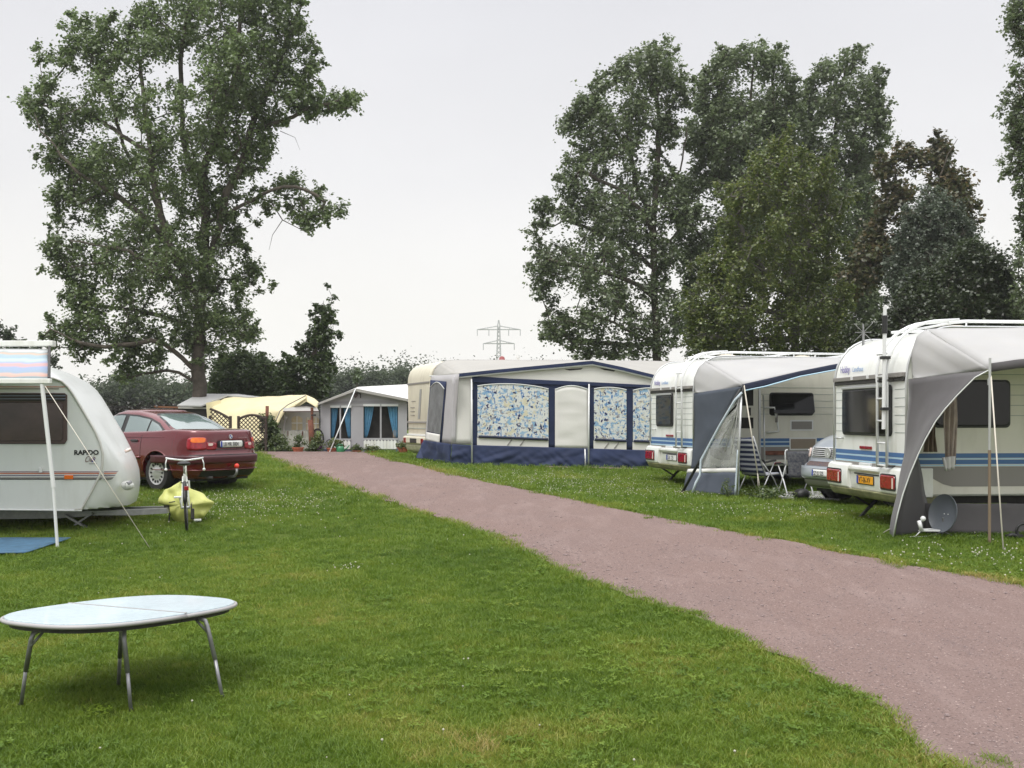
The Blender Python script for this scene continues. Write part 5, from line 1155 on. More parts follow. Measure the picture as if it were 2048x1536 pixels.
# ---------------------------------------------------------------- bicycle, rear end towards the camera
g0 = G(374, 1062)
t = thing('bicycle', g0, 'white bicycle seen from behind leaning by the tow bar', 'bicycle', rad(106), rx=rad(0))
def bt(pts, r, nm, m, par=t, n=8, **kw): return B().tube(pts, r, n, **kw).done(nm, m, par, smooth=True)
R0 = .335
MWf = mat('white_frame_paint', (.70, .72, .66), .3, coat=.5)
lean = .05
def LP_(x, y, z): return (x, y+z*lean, z)
def ringpts(x, r, y=0, n=28): return [LP_(x+r*math.cos(2*math.pi*i/n), y, R0+r*math.sin(2*math.pi*i/n)) for i in range(n)]
for x in (.0, 1.06):
    w_ = B().tube(ringpts(x, R0-.018), .019, 8, closed=True).done('tyre', X.rubber, t, smooth=True)
    B().tube(ringpts(x, R0-.04), .010, 6, closed=True).done('rim', X.rail, w_, smooth=True)
    sb = B()
    for k in range(16): a = 2*math.pi*k/16; sb.tube([LP_(x, .02*(1 if k % 2 else -1), R0), LP_(x+(R0-.045)*math.cos(a), 0, R0+(R0-.045)*math.sin(a))], .0018, 3)
    sb.done('spoke', X.rail, w_); B().tube([LP_(x, -.05, R0), LP_(x, .05, R0)], .02, 8).done('hub', X.rail, w_, smooth=True)
    if x == 0:
        B().tube([LP_(x+(R0+.02)*math.cos(a), 0, R0+(R0+.02)*math.sin(a)) for a in [rad(20+i*12) for i in range(13)]], .024, 6).done('mudguard', X.black, t, smooth=True)
BBk = LP_(.44, 0, .28); SEAT = LP_(.27, 0, .80); HEAD = LP_(.90, 0, .82); HEAD2 = LP_(.94, 0, .66)
bt([BBk, SEAT], .018, 'seat_tube', MWf); bt([SEAT, LP_(.24, 0, .93)], .013, 'seat_post', X.rail); bt([SEAT, HEAD], .017, 'top_tube', MWf); bt([BBk, HEAD2], .020, 'down_tube', MWf); bt([HEAD2, HEAD, LP_(.88, 0, .92)], .02, 'head_tube', MWf)
for s in (-1, 1):
    bt([LP_(.44, .03*s, .28), LP_(0, .055*s, R0)], .011, 'chain_stay', MWf); bt([LP_(.28, .025*s, .76), LP_(.0, .055*s, R0)], .011, 'seat_stay', MWf)
    bt([LP_(.94, .04*s, .66), LP_(1.06, .045*s, R0)], .012, 'fork_blade', MWf)
b = B(); b.grid(lambda u, v: Vector(LP_(.22+.14*math.cos(6.283*u)*(.9 if math.cos(6.283*u) > 0 else 1)*math.sin(math.pi*v), (.085-.04*math.cos(6.283*u))*math.sin(6.283*u)*math.sin(math.pi*v), .95+.035*math.cos(math.pi*v))), 20, 8); b.done('saddle', X.black, t, smooth=True)
hb = [LP_(.86, 0, .97), LP_(.86, .12, .98), LP_(.84, .24, 1.0), LP_(.74, .26, 1.01), LP_(.64, .20, 1.0), LP_(.60, .10, .99)]
for s in (-1, 1):
    bt([(x, y if s > 0 else -y+2*z*lean, z) for x, y, z in hb], .013, 'handlebar', X.tube)
    bt([LP_(.72, .25*s, 1.0), LP_(.70, .27*s, .93), LP_(.72, .27*s, .86)], .008, 'brake_lever', X.tube); B().ball(LP_(.70, .27*s, .84), .022, 8, 6).done('bar_end', X.tube, t, smooth=True)
bt([LP_(.88, 0, .92), LP_(.86, 0, .97)], .014, 'stem', X.rail)
for s, dz in ((1, .17), (-1, -.17)):
    bt([LP_(.44, .07*s, .28), LP_(.44+.02, .09*s, .28+dz)], .010, 'crank', X.rail); B().box(.40, .52, min(.09*s, .19*s), max(.09*s, .19*s), .28+dz-.012, .28+dz+.012).done('pedal', X.tube, t, bevel=.004)
M = Matrix.Translation((.44, -.055, .28)) @ Matrix.Rotation(rad(90), 4, 'X'); B().lathe([(.02, 0), (.09, 0), (.09, .006), (.02, .006)], M, 20).done('chainring', X.dsteel, t)
B().tube([(.44, -.06, .37), (.0, -.06, R0+.04), (-.03, -.06, R0), (0, -.06, R0-.05), (.06, -.06, R0-.15), (.44, -.06, .19)], .006, 4).done('chain', X.dsteel, t)
B().box(-.02, .06, -.10, -.05, R0-.17, R0-.02).done('derailleur', X.dsteel, t, bevel=.01)
B().box(-.40, -.36, -.03, .03, .60, .66).done('rear_lamp', X.redlens, t, bevel=.008)
bt([LP_(.25, -.03, .66), LP_(-.02, -.04, .70), LP_(-.30, -.04, .70)], .007, 'rack_rail', X.dsteel); bt([LP_(.25, .03, .66), LP_(-.02, .04, .70), LP_(-.30, .04, .70)], .007, 'rack_rail', X.dsteel)

# ---------------------------------------------------------------- yellow cover over the hitch
sil = [(363, 962), (372, 970), (385, 978), (400, 986), (415, 996), (427, 1005), (421, 1015), (414, 1030), (400, 1042), (385, 1050), (365, 1055), (352, 1050), (344, 1035), (342, 1018), (330, 1010), (316, 1008), (318, 994), (328, 980), (345, 974), (355, 966)]
YB = 15.75; c = W(372, 1008, YB); S_ = resamp([W(a, b_, YB) for a, b_ in sil]+[W(*sil[0], YB)], 61)[:-1]
t = thing('hitch_cover', Vector((c.x, YB, hz(c.x, YB))), 'lime yellow rain cover draped over the tow hitch', 'cover')
b = B()
def cov(u, v):
    i = int(round(u*60)) % 60; k = math.sin(math.pi*v); p = c.lerp(S_[i], k); d = -math.cos(math.pi*v)*.24
    q = p*3.2; fold = mnoise.noise(Vector((q.x*1.3+4, q.z*1.3, v*2)))*.12+mnoise.noise(Vector((q.x*4, q.z*2.5, 1)))*.06+.045*math.sin(u*6.283*7+v*3)*k
    return p+Vector((0, d+fold*k, 0))
b.grid(cov, 60, 22); b.done('cloth', X.lime, t, smooth=True, world=True)
B().tube([W(338, 1005, YB-.26), W(350, 1003, YB-.28)], .008, 4).done('drawstring', X.black, t, world=True)
B().tube([W(336, 1008, YB-.1), W(341, 1020, YB-.15), W(350, 1016, YB-.2), W(356, 1013, YB-.2)], .012, 6).done('chain_end', X.rail, t, world=True)
B().tube([W(339, 1030, YB-.1), W(338, 1046, YB-.1)], .012, 6).done('jockey_stub', X.dsteel, t, world=True)
# ================================================================ NAVY AWNING AND ITS CARAVAN
def YF(px): return 26.0+(px-912)/398*.6
def PF(px, py, dy=0): return W(px, py, YF(px)+dy)
def fpanel(poly, dy0, dy1, nm, m, par, **kw):
    return B().prism(poly, lambda x, z, a: PF(x, z, a), dy0, dy1).done(nm, m, par, world=True, **kw)
cn = Vector((-.0781*28.6, 28.6, hz(-2.3, 28.6)))
t = thing('caravan', cn, 'older cream caravan standing behind the navy and floral awning', 'caravan', rad(20.9))
Lc, Wc, Hc = 6.3, 2.25, 2.70
XZ = lambda p, q, y: (p, y, q)
pr_ = [(.08, .42), (0, .55), (-.02, 2.0)]+arcp(.42, 2.22, .44, 178, 95, 8, .48)+[(Lc-.4, Hc), (Lc, 2.2), (Lc, .5), (Lc-.1, .42)]
B().prism(pr_, XZ, 0, Wc).done('body', mat('old_cream', (.66, .62, .50), .4, var=.05, vscale=1.4, dirt=(.42, .38, .28, .5)), t, bevel=.05, smooth_angle=35)
for z, m in ((2.12, X.greyst), (1.02, X.greyst), (.66, X.tube)): B().box(-.04, -.0, .02, Wc-.02, z-.02, z+.03).done('end_rail', m, t, bevel=.006)
B().box(-.026, .0, .02, Wc-.02, .845, .86).done('end_groove', X.groove, t)
for k in range(3): B().box(-.03, .0, 1.5, 1.9, 1.22+.11*k, 1.235+.11*k).done('vent_slit', X.greyst, t)
B().box(-.03, .0, 1.4, 1.8, 1.62, 1.635).done('vent_slit', X.greyst, t)
B().prism([(.95, 1.12), (1.12, 1.12), (.92, 1.95), (.74, 1.95)], lambda p, q, a: (a, p, q), -.028, 0).done('slanted_stripe', mat('stripe_grey', (.30, .30, .29), .5), t)
B().prism([(.1, .63), (-.1, .63), (-.16, .60), (-.16, .44), (-.10, .40), (.1, .40)], XZ, .0, Wc).done('bumper', mat('old_bumper', (.60, .56, .44), .45), t, bevel=.02)
for y, m in ((.12, X.redlens), (Wc-.32, X.redlens)): B().box(-.18, -.15, y, y+.2, .43, .58).done('tail_lamp', m, t, bevel=.01)
B().box(-.175, -.15, .8, 1.45, .44, .57).done('plate_recess', X.black, t, bevel=.01)
B().prism([(-.12, .40), (-.06, .22), (.15, .12), (.5, .12), (.5, .42)], XZ, .05, Wc-.05).done('underbelly', mat('greenish_cream', (.42, .42, .28), .6, var=.2, vscale=3), t, bevel=.05)  # belly in a greener cream than the body
B().tube([(.25, .3, .2), (.2, .3, .0)], .03, 8).done('steady_leg', X.dsteel, t); B().tube([(.25, Wc-.3, .2), (.2, Wc-.3, .0)], .03, 8).done('steady_leg', X.dsteel, t)
M = Matrix.Translation((3.2, .1, .28)) @ Matrix.Rotation(rad(-90), 4, 'X'); B().lathe([(.17, 0), (.28, 0), (.3, .03), (.3, .15), (.17, .17)], M, 20).done('wheel', X.rubber, t, smooth_angle=40)
b = B(); q = W(1004, 722, 30.2); b.lathe([(.22, -.25), (.22, -.02), (.16, .0), (.09, .04), (.07, .10), (.04, .13), (.001, .14)], Matrix.Translation(q), 20); b.done('roof_vent', mat('dull_red_vent', (.25, .05, .05), .5), t, world=True, smooth_angle=50)
b = B(); q = W(1036, 722, 30.0); b.tube([q-Vector((0, 0, .3)), q+Vector((0, 0, .10))], .035, 10); b.tube([q+Vector((0, 0, .08)), q+Vector((0, 0, .16))], .05, 10); b.done('flue', X.tube, t, world=True)

t = thing('awning_tent', ground_pt(1100, 26.2), 'large beige and navy awning with blue floral blinds and a white door', 'awning')
# roof
b = B(); BR_ = [(866, 752, 28.65), (868, 742, 28.62), (872, 732, 28.6), (880, 724, 28.6), (896, 719.5, 28.7), (1000, 719.5, 29.1), (1185, 720.5, 29.8), (1342, 722, 30.3), (1520, 730, 30.8)]
FR_ = [(915, 749, 25.98), (918, 747.5, 25.98), (980, 741, 26.05), (1080, 731.5, 26.2), (1185, 721.8, 26.38), (1245, 735, 26.5), (1306, 750, 26.6), (1420, 778, 26.8)]
BRp = resamp(pl(BR_), 33); FRp = resamp(pl(FR_), 33)
b.grid(lambda u, v: BRp[round(u*32)].lerp(FRp[round(u*32)], v)+Vector((0, 0, -.05*math.sin(math.pi*v)*(0 if .45 < u < .6 else 1)+.015*mnoise.noise(Vector((u*9, v*5, 2))))), 32, 10)
b.done('roof_sheet', X.beige, t, smooth=True, world=True, solid=.006)
# side wall towards the path
SB = [(862, 770), (858, 800), (853, 840), (847, 885), (843, 905)]
def YS(px): return 28.4-2.4*(px-855)/(910-855)
def sw_(px0, px1, pts0, pts1, nm, m, amp=0, off=0, nu=12, nv=6, fr=2.0, s_=0):
    ov = Vector((.946, .32, 0))*off*1.0; b = B(); loft(b, [W(x, y, YS(x))+ov for x, y in pts0], [W(x, y, YS(x))+ov for x, y in pts1], nu, nv, amp, fr, s_); return b.done(nm, m, t, smooth=True, world=True, solid=.006)
sw_(0, 0, [(863, 752), (861, 765), (850, 882)], [(918, 748), (917, 765), (906, 888)], 'side_wall', X.greyC, .008, .0)
b = B(); loft(b, [W(866, 750, 28.5), W(868, 741, 28.5), W(880, 726, 28.5)], [W(866, 753, 28.5), W(890, 751, 27), W(918, 748, 25.98)], 6, 6); b.done('side_gable', X.beige, t, smooth=True, world=True, solid=.006)
B().tube([W(860, 752, 28.3), W(890, 752.5, 27.2), W(917, 756, 25.95)], .02, 6).done('gable_piping', X.pipe, t, world=True)
sw_(0, 0, [(863, 760), (856, 870)], [(895, 763), (885, 886)], 'navy_window_surround', X.fabN, 0, -.03)
wA = [(866, 786), (867, 776), (868, 771), (858, 863)]
b = B(); A_ = resamp([W(x, y, YS(x))-Vector((.946, .32, 0))*.045 for x, y in ((864.5, 774), (857, 862))], 13); C_ = resamp([W(x, y, YS(x))-Vector((.946, .32, 0))*.045 for x, y in ((892, 778), (884, 868))], 13)
b.grid(lambda u, v: A_[round(v*12)].lerp(C_[round(v*12)], u)+Vector((0, 0, .07*math.sin(math.pi*u)*(1-v)**3*2.2))+Vector((0, -.02*math.sin(u*22+v*6), 0)), 14, 12); b.done('mesh_window', X.mesh, t, smooth=True, world=True)
b = B(); A2 = [A_[0]+Vector((0, -.01, 0))]; b.tube([A_[0].lerp(C_[0], k/8)+Vector((0, -.02, .15*math.sin(math.pi*k/8))) for k in range(9)], .012, 5); b.done('arch_piping', X.pipe, t, world=True, smooth=True)
sw_(0, 0, [(857, 864), (855, 880)], [(884, 869), (883, 887)], 'window_apron', X.white if False else X.offw, 0, -.055, 4, 4)
sw_(0, 0, [(851, 880), (843, 900), (836, 916)], [(907, 888), (906, 905), (906, 929)], 'side_skirt', X.fabN, .09, -.06, 10, 14, 2.6, 4)
b = B(); b.add([W(842, 900, 28.2), W(833, 916, 28.0), W(846, 917, 27.6)], [(0, 1, 2)]); b.done('skirt_flap', X.fabN, t, world=True, solid=.01)
b = B(); loft(b, [PF(905, 752, -.0), PF(904, 888, 0)], [PF(946, 752, 0), PF(945, 888, 0)], 12, 5, .02, 1.8, 6); b.done('corner_panel', X.offw, t, smooth=True, world=True, solid=.006)
b = B(); loft(b, [PF(904, 752, -.02), PF(902, 889, -.03)], [PF(917, 753, -.02), PF(911, 889, -.03)], 8, 3, .01, 2); b.done('corner_panel', X.greyC, t, smooth=True, world=True, solid=.006)
# front: navy ground, white gable, blinds, door
EX = 1420
b = B(); loft(b, [PF(944, 755), PF(944, 895)], [PF(EX, 777), PF(EX, 905)], 12, 30, .01, 1.5, 2); b.done('front_wall', X.fabN, t, smooth=True, world=True, solid=.006)
fpanel([(944, 757), (1180, 766), (1310, 771), (EX, 777), (EX, 777.5), (1306, 752), (1185, 724.5), (1080, 733), (980, 743), (918, 749)], -.03, -.01, 'front_gable', X.offw, t)
fpanel([(944, 752), (950, 752), (1020, 757), (1180, 764), (1310, 770.5), (1310, 775), (944, 764)], -.05, -.032, 'navy_band', X.fabN, t)
for a, c in ((1129, 1166), (1198, 1232)): fpanel([(a, 738.5+(0 if a < 1150 else -3)), (c, 736 if a < 1150 else 740), (c-4, 739 if a < 1150 else 743), (a+10, 741 if a < 1150 else 740)], -.04, -.031, 'gable_slot', X.black, t)
va = [(917, 747), (980, 740.5), (1080, 731), (1185, 721.5), (1245, 734), (1306, 749), (EX, 777)]
fpanel(va+[(x, y+6.5) for x, y in reversed(va)], -.13, -.03, 'valance', X.fabN, t)
B().tube([PF(x, y+8, -.10) for x, y in va], .022, 6).done('valance_piping', X.pipe, t, world=True)
def floral():
    m = mat('blue_floral_print', (.66, .66, .60), .7, bump=.15, bscale=4); n, l = nodes_of(m); bs = [x for x in n if x.type == 'BSDF_PRINCIPLED'][0]
    cur = (.62, .62, .55)
    _, = (0,)
    c, _h = noisemix(m, 6.5, (.62, .64, .61), (.60, .57, .42), .55, .60, 2)
    c, _h = noisemix(m, 8.5, c, (.24, .40, .56), .54, .60, 3, stretch=(1, 1, 1.7), rough=.5)
    c, _h = noisemix(m, 12, c, (.08, .20, .42), .57, .62, 3, stretch=(1.6, 1, .8))
    c, _h = noisemix(m, 11.0, c, (.28, .27, .28), .60, .64, 2, stretch=(.7, 1, 1.4))
    c, _h = noisemix(m, 10, c, (.010, .016, .09), .655, .675, 1, stretch=(1.1, 3, 1.0))
    l.new(c, bs.inputs['Base Color']); return m
FLO = floral()
def arch(x0, x1, y0a, ytop, y0b, yb0, yb1, n=10):
    top = []
    for i in range(n+1):
        u = i/n; y = (y0a*(1-u)+y0b*u)-(((y0a+y0b)/2-ytop)*math.sin(math.pi*u)**.8); top.append((x0+(x1-x0)*u, y))
    return top+[(x1, yb1), (x0, yb0)]
for x0, x1, ya, yt, yb, b0, b1 in ((955, 1097, 772, 768, 778, 874, 880), (1188, 1253, 778, 775, 780, 880, 883), (1266, 1345, 781, 776, 783, 883, 886)):
    po = arch(x0, x1, ya, yt, yb, b0, b1); fpanel(po, -.045, -.02, 'floral_blind', FLO, t)
    B().tube([PF(x, y, -.05) for x, y in po[:11]], .016, 5).done('arch_piping', X.pipe, t, world=True)
    B().tube([PF(x0+2, b0-1, -.075), PF(x1-1, b1-1, -.075)], .035, 6).done('rolled_hem', X.fabNd, t, world=True)
    fpanel([(x0-1, b0+1), (x1, b1+1), (x1, b1+19), (x0-1, b0+18)], -.055, -.03, 'window_apron', X.offw, t)
    w_ = x1-x0
    for fx_ in (.42, .60) if w_ > 100 else (.32, .62):
        xx = x0+w_*fx_; B().tube([PF(xx, b0+17, -.065), PF(xx+9, b0+5, -.065)], .014, 5).done('tie_strap', X.greyst, t, world=True)
po = arch(1110, 1176, 780, 773, 780, 896, 897)
DR = resamp([PF(x, y, -.05) for x, y in ((1110, 779), (1110, 896))], 17); DL = resamp([PF(x, y, -.05) for x, y in ((1176, 779), (1177, 897))], 17)
b = B(); b.grid(lambda u, v: DR[round(v*16)].lerp(DL[round(v*16)], u)+Vector((0, -.02*mnoise.noise(Vector((u*1.5, v*11, 3))), .085*math.sin(math.pi*u)*(1-v)**5)), 12, 16); b.done('door_panel', X.offw, t, smooth=True, world=True, solid=.01)
B().tube([PF(1110+66*k/10, 779-7.5*math.sin(math.pi*k/10), -.06) for k in range(11)], .016, 5).done('arch_piping', X.pipe, t, world=True)
# hanging navy skirt in folds
b = B(); A_ = resamp([PF(904, 888, -.06), PF(946, 890, -.06), PF(1180, 897, -.06), PF(EX, 904, -.06)], 161); C_ = resamp([PF(902, 929, -.12), PF(945, 931, -.10), PF(1180, 936.5, -.12), PF(EX, 943, -.1)], 161)
b.grid(lambda u, v: A_[round(u*160)].lerp(C_[round(u*160)], v)+Vector((0, -(.13*abs(mnoise.noise(Vector((u*11+v*1.6, v*1.0, 5))))+.06*abs(mnoise.noise(Vector((u*27-v*2.4, v*1.3, 7)))))*min(1, v*1.6+.08), 0)), 160, 14); b.done('skirt', X.fabN, t, smooth=True, world=True, solid=.008)
b = B(); b.tube([PF(1174, 935.5, -.34), PF(1250, 938, -.34), PF(EX, 943, -.3)], .035, 6); b.tube([PF(1090, 934.5, -.36), PF(1140, 936, -.36)], .04, 6); b.done('skirt_roll', mat('dusty_mauve', (.22, .15, .15), .8), t, world=True)
for x0, x1, y0, y1 in ((943, 944, 758, 925), (1178, 1177, 768, 928), (1170, 1171, 898, 932)): B().tube([PF(x0, y0, -.09), PF(x1, y1, -.16)], .020, 7).done('pole', X.tube, t, world=True, smooth=True)

# ================================================================ GREY TENT WITH BLUE CURTAINS
YG = 38.0
def QG(px, py, dy=0): return W(px, py, YG+dy)
def gp(poly, a, c, nm, m, par, **kw): return B().prism(poly, lambda x, z, d: QG(x, z, d), a, c).done(nm, m, par, world=True, **kw)
X.tentG = mat('pale_grey_tent', (.36, .355, .37), .8, var=.05, vscale=1, bump=.2, bscale=2)
X.tentG2 = mat('mid_grey_tent', (.27, .265, .28), .8, var=.05, vscale=1)
t = thing('frame_tent', QG(728, 905), 'grey gabled tent with blue curtains and small white picket fences', 'tent')
# front wall with window openings: strips round the windows
def strip(x0, x1, y0, y1, m=X.tentG, nm='wall_panel', dy=-.02): return gp([(x0, y0), (x1, y0), (x1, y1), (x0, y1)], dy, .0, nm, m, t)
strip(641, 661, 808, 900); strip(702, 727, 812, 900, X.tentG); strip(796, 814, 806, 900)
strip(661, 702, 877, 900, X.tentG2); strip(727, 796, 876, 900, X.tentG2); strip(661, 702, 804, 815); strip(727, 796, 806, 812); 
strip(642, 812, 898, 907, mat('blue_grey_base', (.10, .12, .18), .8), 'base_strip', -.05)
gp([(641, 808), (712, 782), (812, 802), (814, 808), (727, 812), (702, 812), (661, 815)], -.04, -.021, 'gable', X.tentG, t)
gp([(652, 804.5), (712, 801), (800, 800.5), (800, 806), (712, 806), (648, 809)], -.06, -.042, 'gable_band', X.tentG2, t)
for xa, xb, yt, yb, mu in ((661, 702, 815, 877, 680.5), (727, 796, 812, 876, 761.5)):
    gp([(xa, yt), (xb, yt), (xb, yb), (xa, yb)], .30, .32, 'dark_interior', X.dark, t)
    gp([(mu-1.6, yt), (mu+1.6, yt), (mu+1.6, yb), (mu-1.6, yb)], -.04, .0, 'mullion', X.tentG, t)
    for x0, x1, s in ((xa, mu-1.6, 1), (mu+1.6, xb, -1)):
        gp([(x0-.5, yt-4), (x1+.5, yt-4), (x1+.5, yt+.5), (x0-.5, yt+.5)], -.09, -.03, 'rolled_blind', X.pipe, t)
    narrow = xb-xa < 50
    for x0, x1, top, bot, s in ([(xa+2, mu-2, 13, 3, 1), (mu+3, xb-1, 14, 4, -1)] if narrow else [(xa+2, xa+24, 19, 4, 1), (xb-22, xb-1, 20, 5, -1)]):
        b = B()
        def cf(u, v, x0=x0, x1=x1, top=top, bot=bot, s=s, yt=yt, yb=yb):
            wdt = (top*(1-v)**.8+bot*v) if True else top; xx = (x0+u*wdt) if s > 0 else (x1-u*wdt)
            return QG(xx, yt+(yb-yt)*v*.99, .10-.03*math.sin(u*20))
        b.grid(cf, 16, 10); b.done('curtain', X.curt, t, smooth=True, world=True, solid=.006)
gp([(661, 877), (702, 877), (702, 881), (661, 881)], -.05, -.0, 'sill', X.tentG, t); gp([(727, 876), (796, 876), (796, 880), (727, 880)], -.05, -.0, 'sill', X.tentG, t)
B().box(.0, .14, -.06, .06, 0, .30).done('window_ornament', mat('tan_ornament', (.30, .22, .16), .8), t, bevel=.04).matrix_local = WM[t.name].inverted() @ Matrix.Translation(QG(786, 876, .15))
# roof: long white sheet going back, with trim
ap = QG(711, 778, -.15); rb = W(824, 769, 43)
b = B(); loft(b, [QG(711, 777, -.2), QG(812, 797, -.2), QG(822, 800, -.2)], [W(716, 774, 44), W(830, 768, 44), W(842, 790, 44)], 12, 6); loft(b, [QG(711, 777, -.2), QG(636, 806, -.2)], [W(716, 774, 44), W(655, 800, 44)], 8, 6); b.done('roof_sheet', mat('white_roof_sheet', (.66, .65, .63), .7, var=.05, vscale=.6), t, smooth=False, world=True, solid=.01)
gp([(635, 806), (711, 778), (711, 782), (636, 810)], -.28, -.18, 'barge_strip', X.beige, t); gp([(711, 778), (812, 797.5), (820, 802), (820, 806), (812, 802), (711, 782.5)], -.28, -.18, 'barge_strip', X.beige, t)
b = B(); loft(b, [QG(641, 808, .0), QG(645, 905, .0)], [W(646, 806, 43), W(652, 903, 43)], 4, 4); b.done('side_wall', X.tentG2, t, world=True, solid=.01)
pk = None
for x0, x1, y0, y1, k_ in ((668, 701, 882, 898, 5), (727, 793, 881, 898, 10)):
    for k in range(k_):
        x = x0+(x1-x0)*(k+.5)/k_; w2 = .055; a = QG(x, y1, -.08); z1 = QG(x, y0, -.08).z
        B().prism([(-w2, 0), (w2, 0), (w2, z1-a.z-.03), (0, z1-a.z+.03), (-w2, z1-a.z-.03)], lambda p, q, d: (a.x+p, YG-.06-d, a.z+q), .0, .02).done('picket', X.white, t, world=True)
b = B(); b.tube([QG(711, 778, -.3), W(659, 905, 36.6)], .022, 6); b.done('guy_pole', X.tube, t, world=True, smooth=True)
gp([(707, 786), (715, 786), (716, 791), (711, 796), (706, 792)], -.12, -.045, 'carved_ornament', X.brown, t, bevel=.01); gp([(715, 785), (722, 787), (722, 796), (720, 796), (720, 789)], -.10, -.045, 'carved_ornament', X.dsteel, t)

# ================================================================ YELLOW TARP, WHITE PORCH, GREY ROOF, LATTICES
YY_ = 38.5
def QY(px, py, dy=0): return W(px, py, YY_+dy)
def yp(poly, a, c, nm, m, par, **kw): return B().prism(poly, lambda x, z, d: QY(x, z, d), a, c).done(nm, m, par, world=True, **kw)
t = thing('frame_tent', QY(590, 905), 'white porch tent covered by a pale yellow tarpaulin beside the grey tent', 'tent')
rd = resamp(pl([(425, 801, 42.5), (450, 796, 42), (520, 794, 41), (575, 791, 39.6), (612, 789.5, 38.3)]), 25)
ed = resamp(pl([(424, 880, 40.0), (460, 895, 39.0), (500, 905, 38.6), (530, 905, 38.2), (547, 862, 38.2)]), 25)
mid_ = resamp(pl([(424, 826, 40.5), (450, 822, 40), (500, 818, 39.2), (540, 820, 38.3), (563, 822, 38.1)]), 25)
b = B(); b.grid(lambda u, v: (rd[round(u*24)].lerp(mid_[round(u*24)], v*2) if v < .5 else mid_[round(u*24)].lerp(ed[round(u*24)], v*2-1))+Vector((0, -.10*mnoise.noise(Vector((u*6+v*2, v*3, 2)))-.05*mnoise.noise(Vector((u*14+v*6, v*5, 4))), .05*mnoise.noise(Vector((u*7, v*4, 9))))), 24, 16)
b.done('tarpaulin', X.yellow, t, smooth=True, world=True, solid=.01)
b = B(); loft(b, pl([(612, 789.5, 38.3), (575, 808, 38.2), (559, 821, 38.1), (549, 845, 38.1), (541, 866, 38.1)]), pl([(612, 797, 38.1), (590, 812, 38.0), (570, 822, 37.95), (560, 842, 37.95), (549, 860, 37.95)]), 16, 3, .02, 2); loft(b, pl([(612, 789.5, 38.3), (630, 798, 38.2), (638, 805, 38.1)]), pl([(612, 803, 38.1), (628, 812, 38.0), (634, 818, 38.0)]), 8, 4, .03, 2); loft(b, pl([(612, 790, 38.3), (590, 800, 38.2), (578, 812, 38.2)]), pl([(612, 804, 38.1), (600, 812, 38.1), (590, 814, 38.1)]), 8, 4, .03, 2)
b.done('tarpaulin_front', X.yellow, t, smooth=True, world=True, solid=.01)
B().tube(pl([(612, 791, 38.05), (575, 810, 37.95), (560, 822, 37.9), (549, 848, 37.9)]), .02, 5).done('tarpaulin_cord', X.greyst, t, world=True)
yp([(568, 816), (592, 814), (606, 810), (618, 811), (634, 815), (638, 823), (566, 822)], -.75, -.66, 'porch_fascia', mat('clean_white', (.78, .77, .74), .5), t)
yp([(566, 822), (638, 822), (638, 824), (566, 824)], -.76, -.66, 'fascia_edge', X.brown, t)
yp([(590, 813.5), (603, 810.5), (613, 809.5), (622, 811), (632, 815), (622, 813.5), (612, 812), (602, 813)], -.78, -.76, 'fascia_gap', X.dark, t)
yp([(568, 824), (638, 824), (640, 862), (552, 862)], .05, .08, 'porch_wall', mat('porch_wall', (.50, .49, .47), .8, var=.05), t)
B().tube(pl([(568, 824, 38.4), (552, 860, 38.4)]), .02, 5).done('porch_edge', X.dark, t, world=True)
MWn = mat('warm_window', (.56, .47, .30), .6, var=.1, vscale=6)
for x0, x1, y0, y1 in ((583, 605, 832, 860), (612, 620, 834, 860), (626, 638, 834, 860)):
    w_ = yp(arch(x0, x1, y0+5, y0, y0+5, y1, y1, 8), .02, .05, 'window', MWn, t)
    yp([((x0+x1)/2-.7, y0), ((x0+x1)/2+.7, y0), ((x0+x1)/2+.7, y1), ((x0+x1)/2-.7, y1)], .0, .02, 'glazing_bar', X.tube, w_)
    yp([(x0, (y0+y1)/2-.6), (x1, (y0+y1)/2-.6), (x1, (y0+y1)/2+.8), (x0, (y0+y1)/2+.8)], -.002, .018, 'glazing_bar', X.tube, w_)
MPk = mat('whitewashed_plank', (.60, .59, .54), .8, col2=(.38, .37, .33), vscale=5)
for k in range(14):
    x = 549+k*5.6; a = QY(x, 906, -.25); z1 = QY(x, 860+(k % 3)*.7, -.25).z; h_ = z1-a.z
    B().box(a.x, a.x+.092, YY_-.27, YY_-.25, a.z, a.z+h_).done('plank', MPk, t, world=True)
for x0, y0, m in ((575, 862, X.wood), (604, 862, X.wood), (598, 868, X.dark)): yp([(x0, y0), (x0+1.6, y0), (x0+1.6, y0+9), (x0, y0+9)], -.31, -.28, 'hanging_tool', m, t)
B().tube(pl([(570, 838, 38.1), (563, 898, 38.0)]), .022, 6).done('leaning_broom', X.greyst, t, world=True)
B().ball(QY(570, 836, -.3), (.09, .05, .10), 10, 6).done('wall_lamp', X.beige, t, smooth=True, world=True)
# carved post
t = thing('wooden_post', W(623, 905, 37.6), 'thick red brown carved post in front of the white porch', 'post')
B().tube(pl([(624, 903, 37.6), (623, 870, 37.6), (621, 840, 37.6)]), [.10, .105, .10], 10).done('log', X.wood, t, smooth=True, world=True)
B().tube(pl([(624, 842, 37.6), (624, 815, 37.6)]), .05, 8).done('upper_stake', X.wood, t, world=True)
B().box(-.02, .14, -.06, .0, 0, .06).done('bracket', X.dark, t).matrix_local = WM[t.name].inverted() @ Matrix.Translation(W(624, 832, 37.5))
o = B().tube(pl([(533.5, 860, 37.2), (534.5, 812, 37.2)]), .06, 8).done('wooden_post', X.wood, None, smooth=True); tag(o, 'slim red brown post beside the curved lattice panel', 'post')
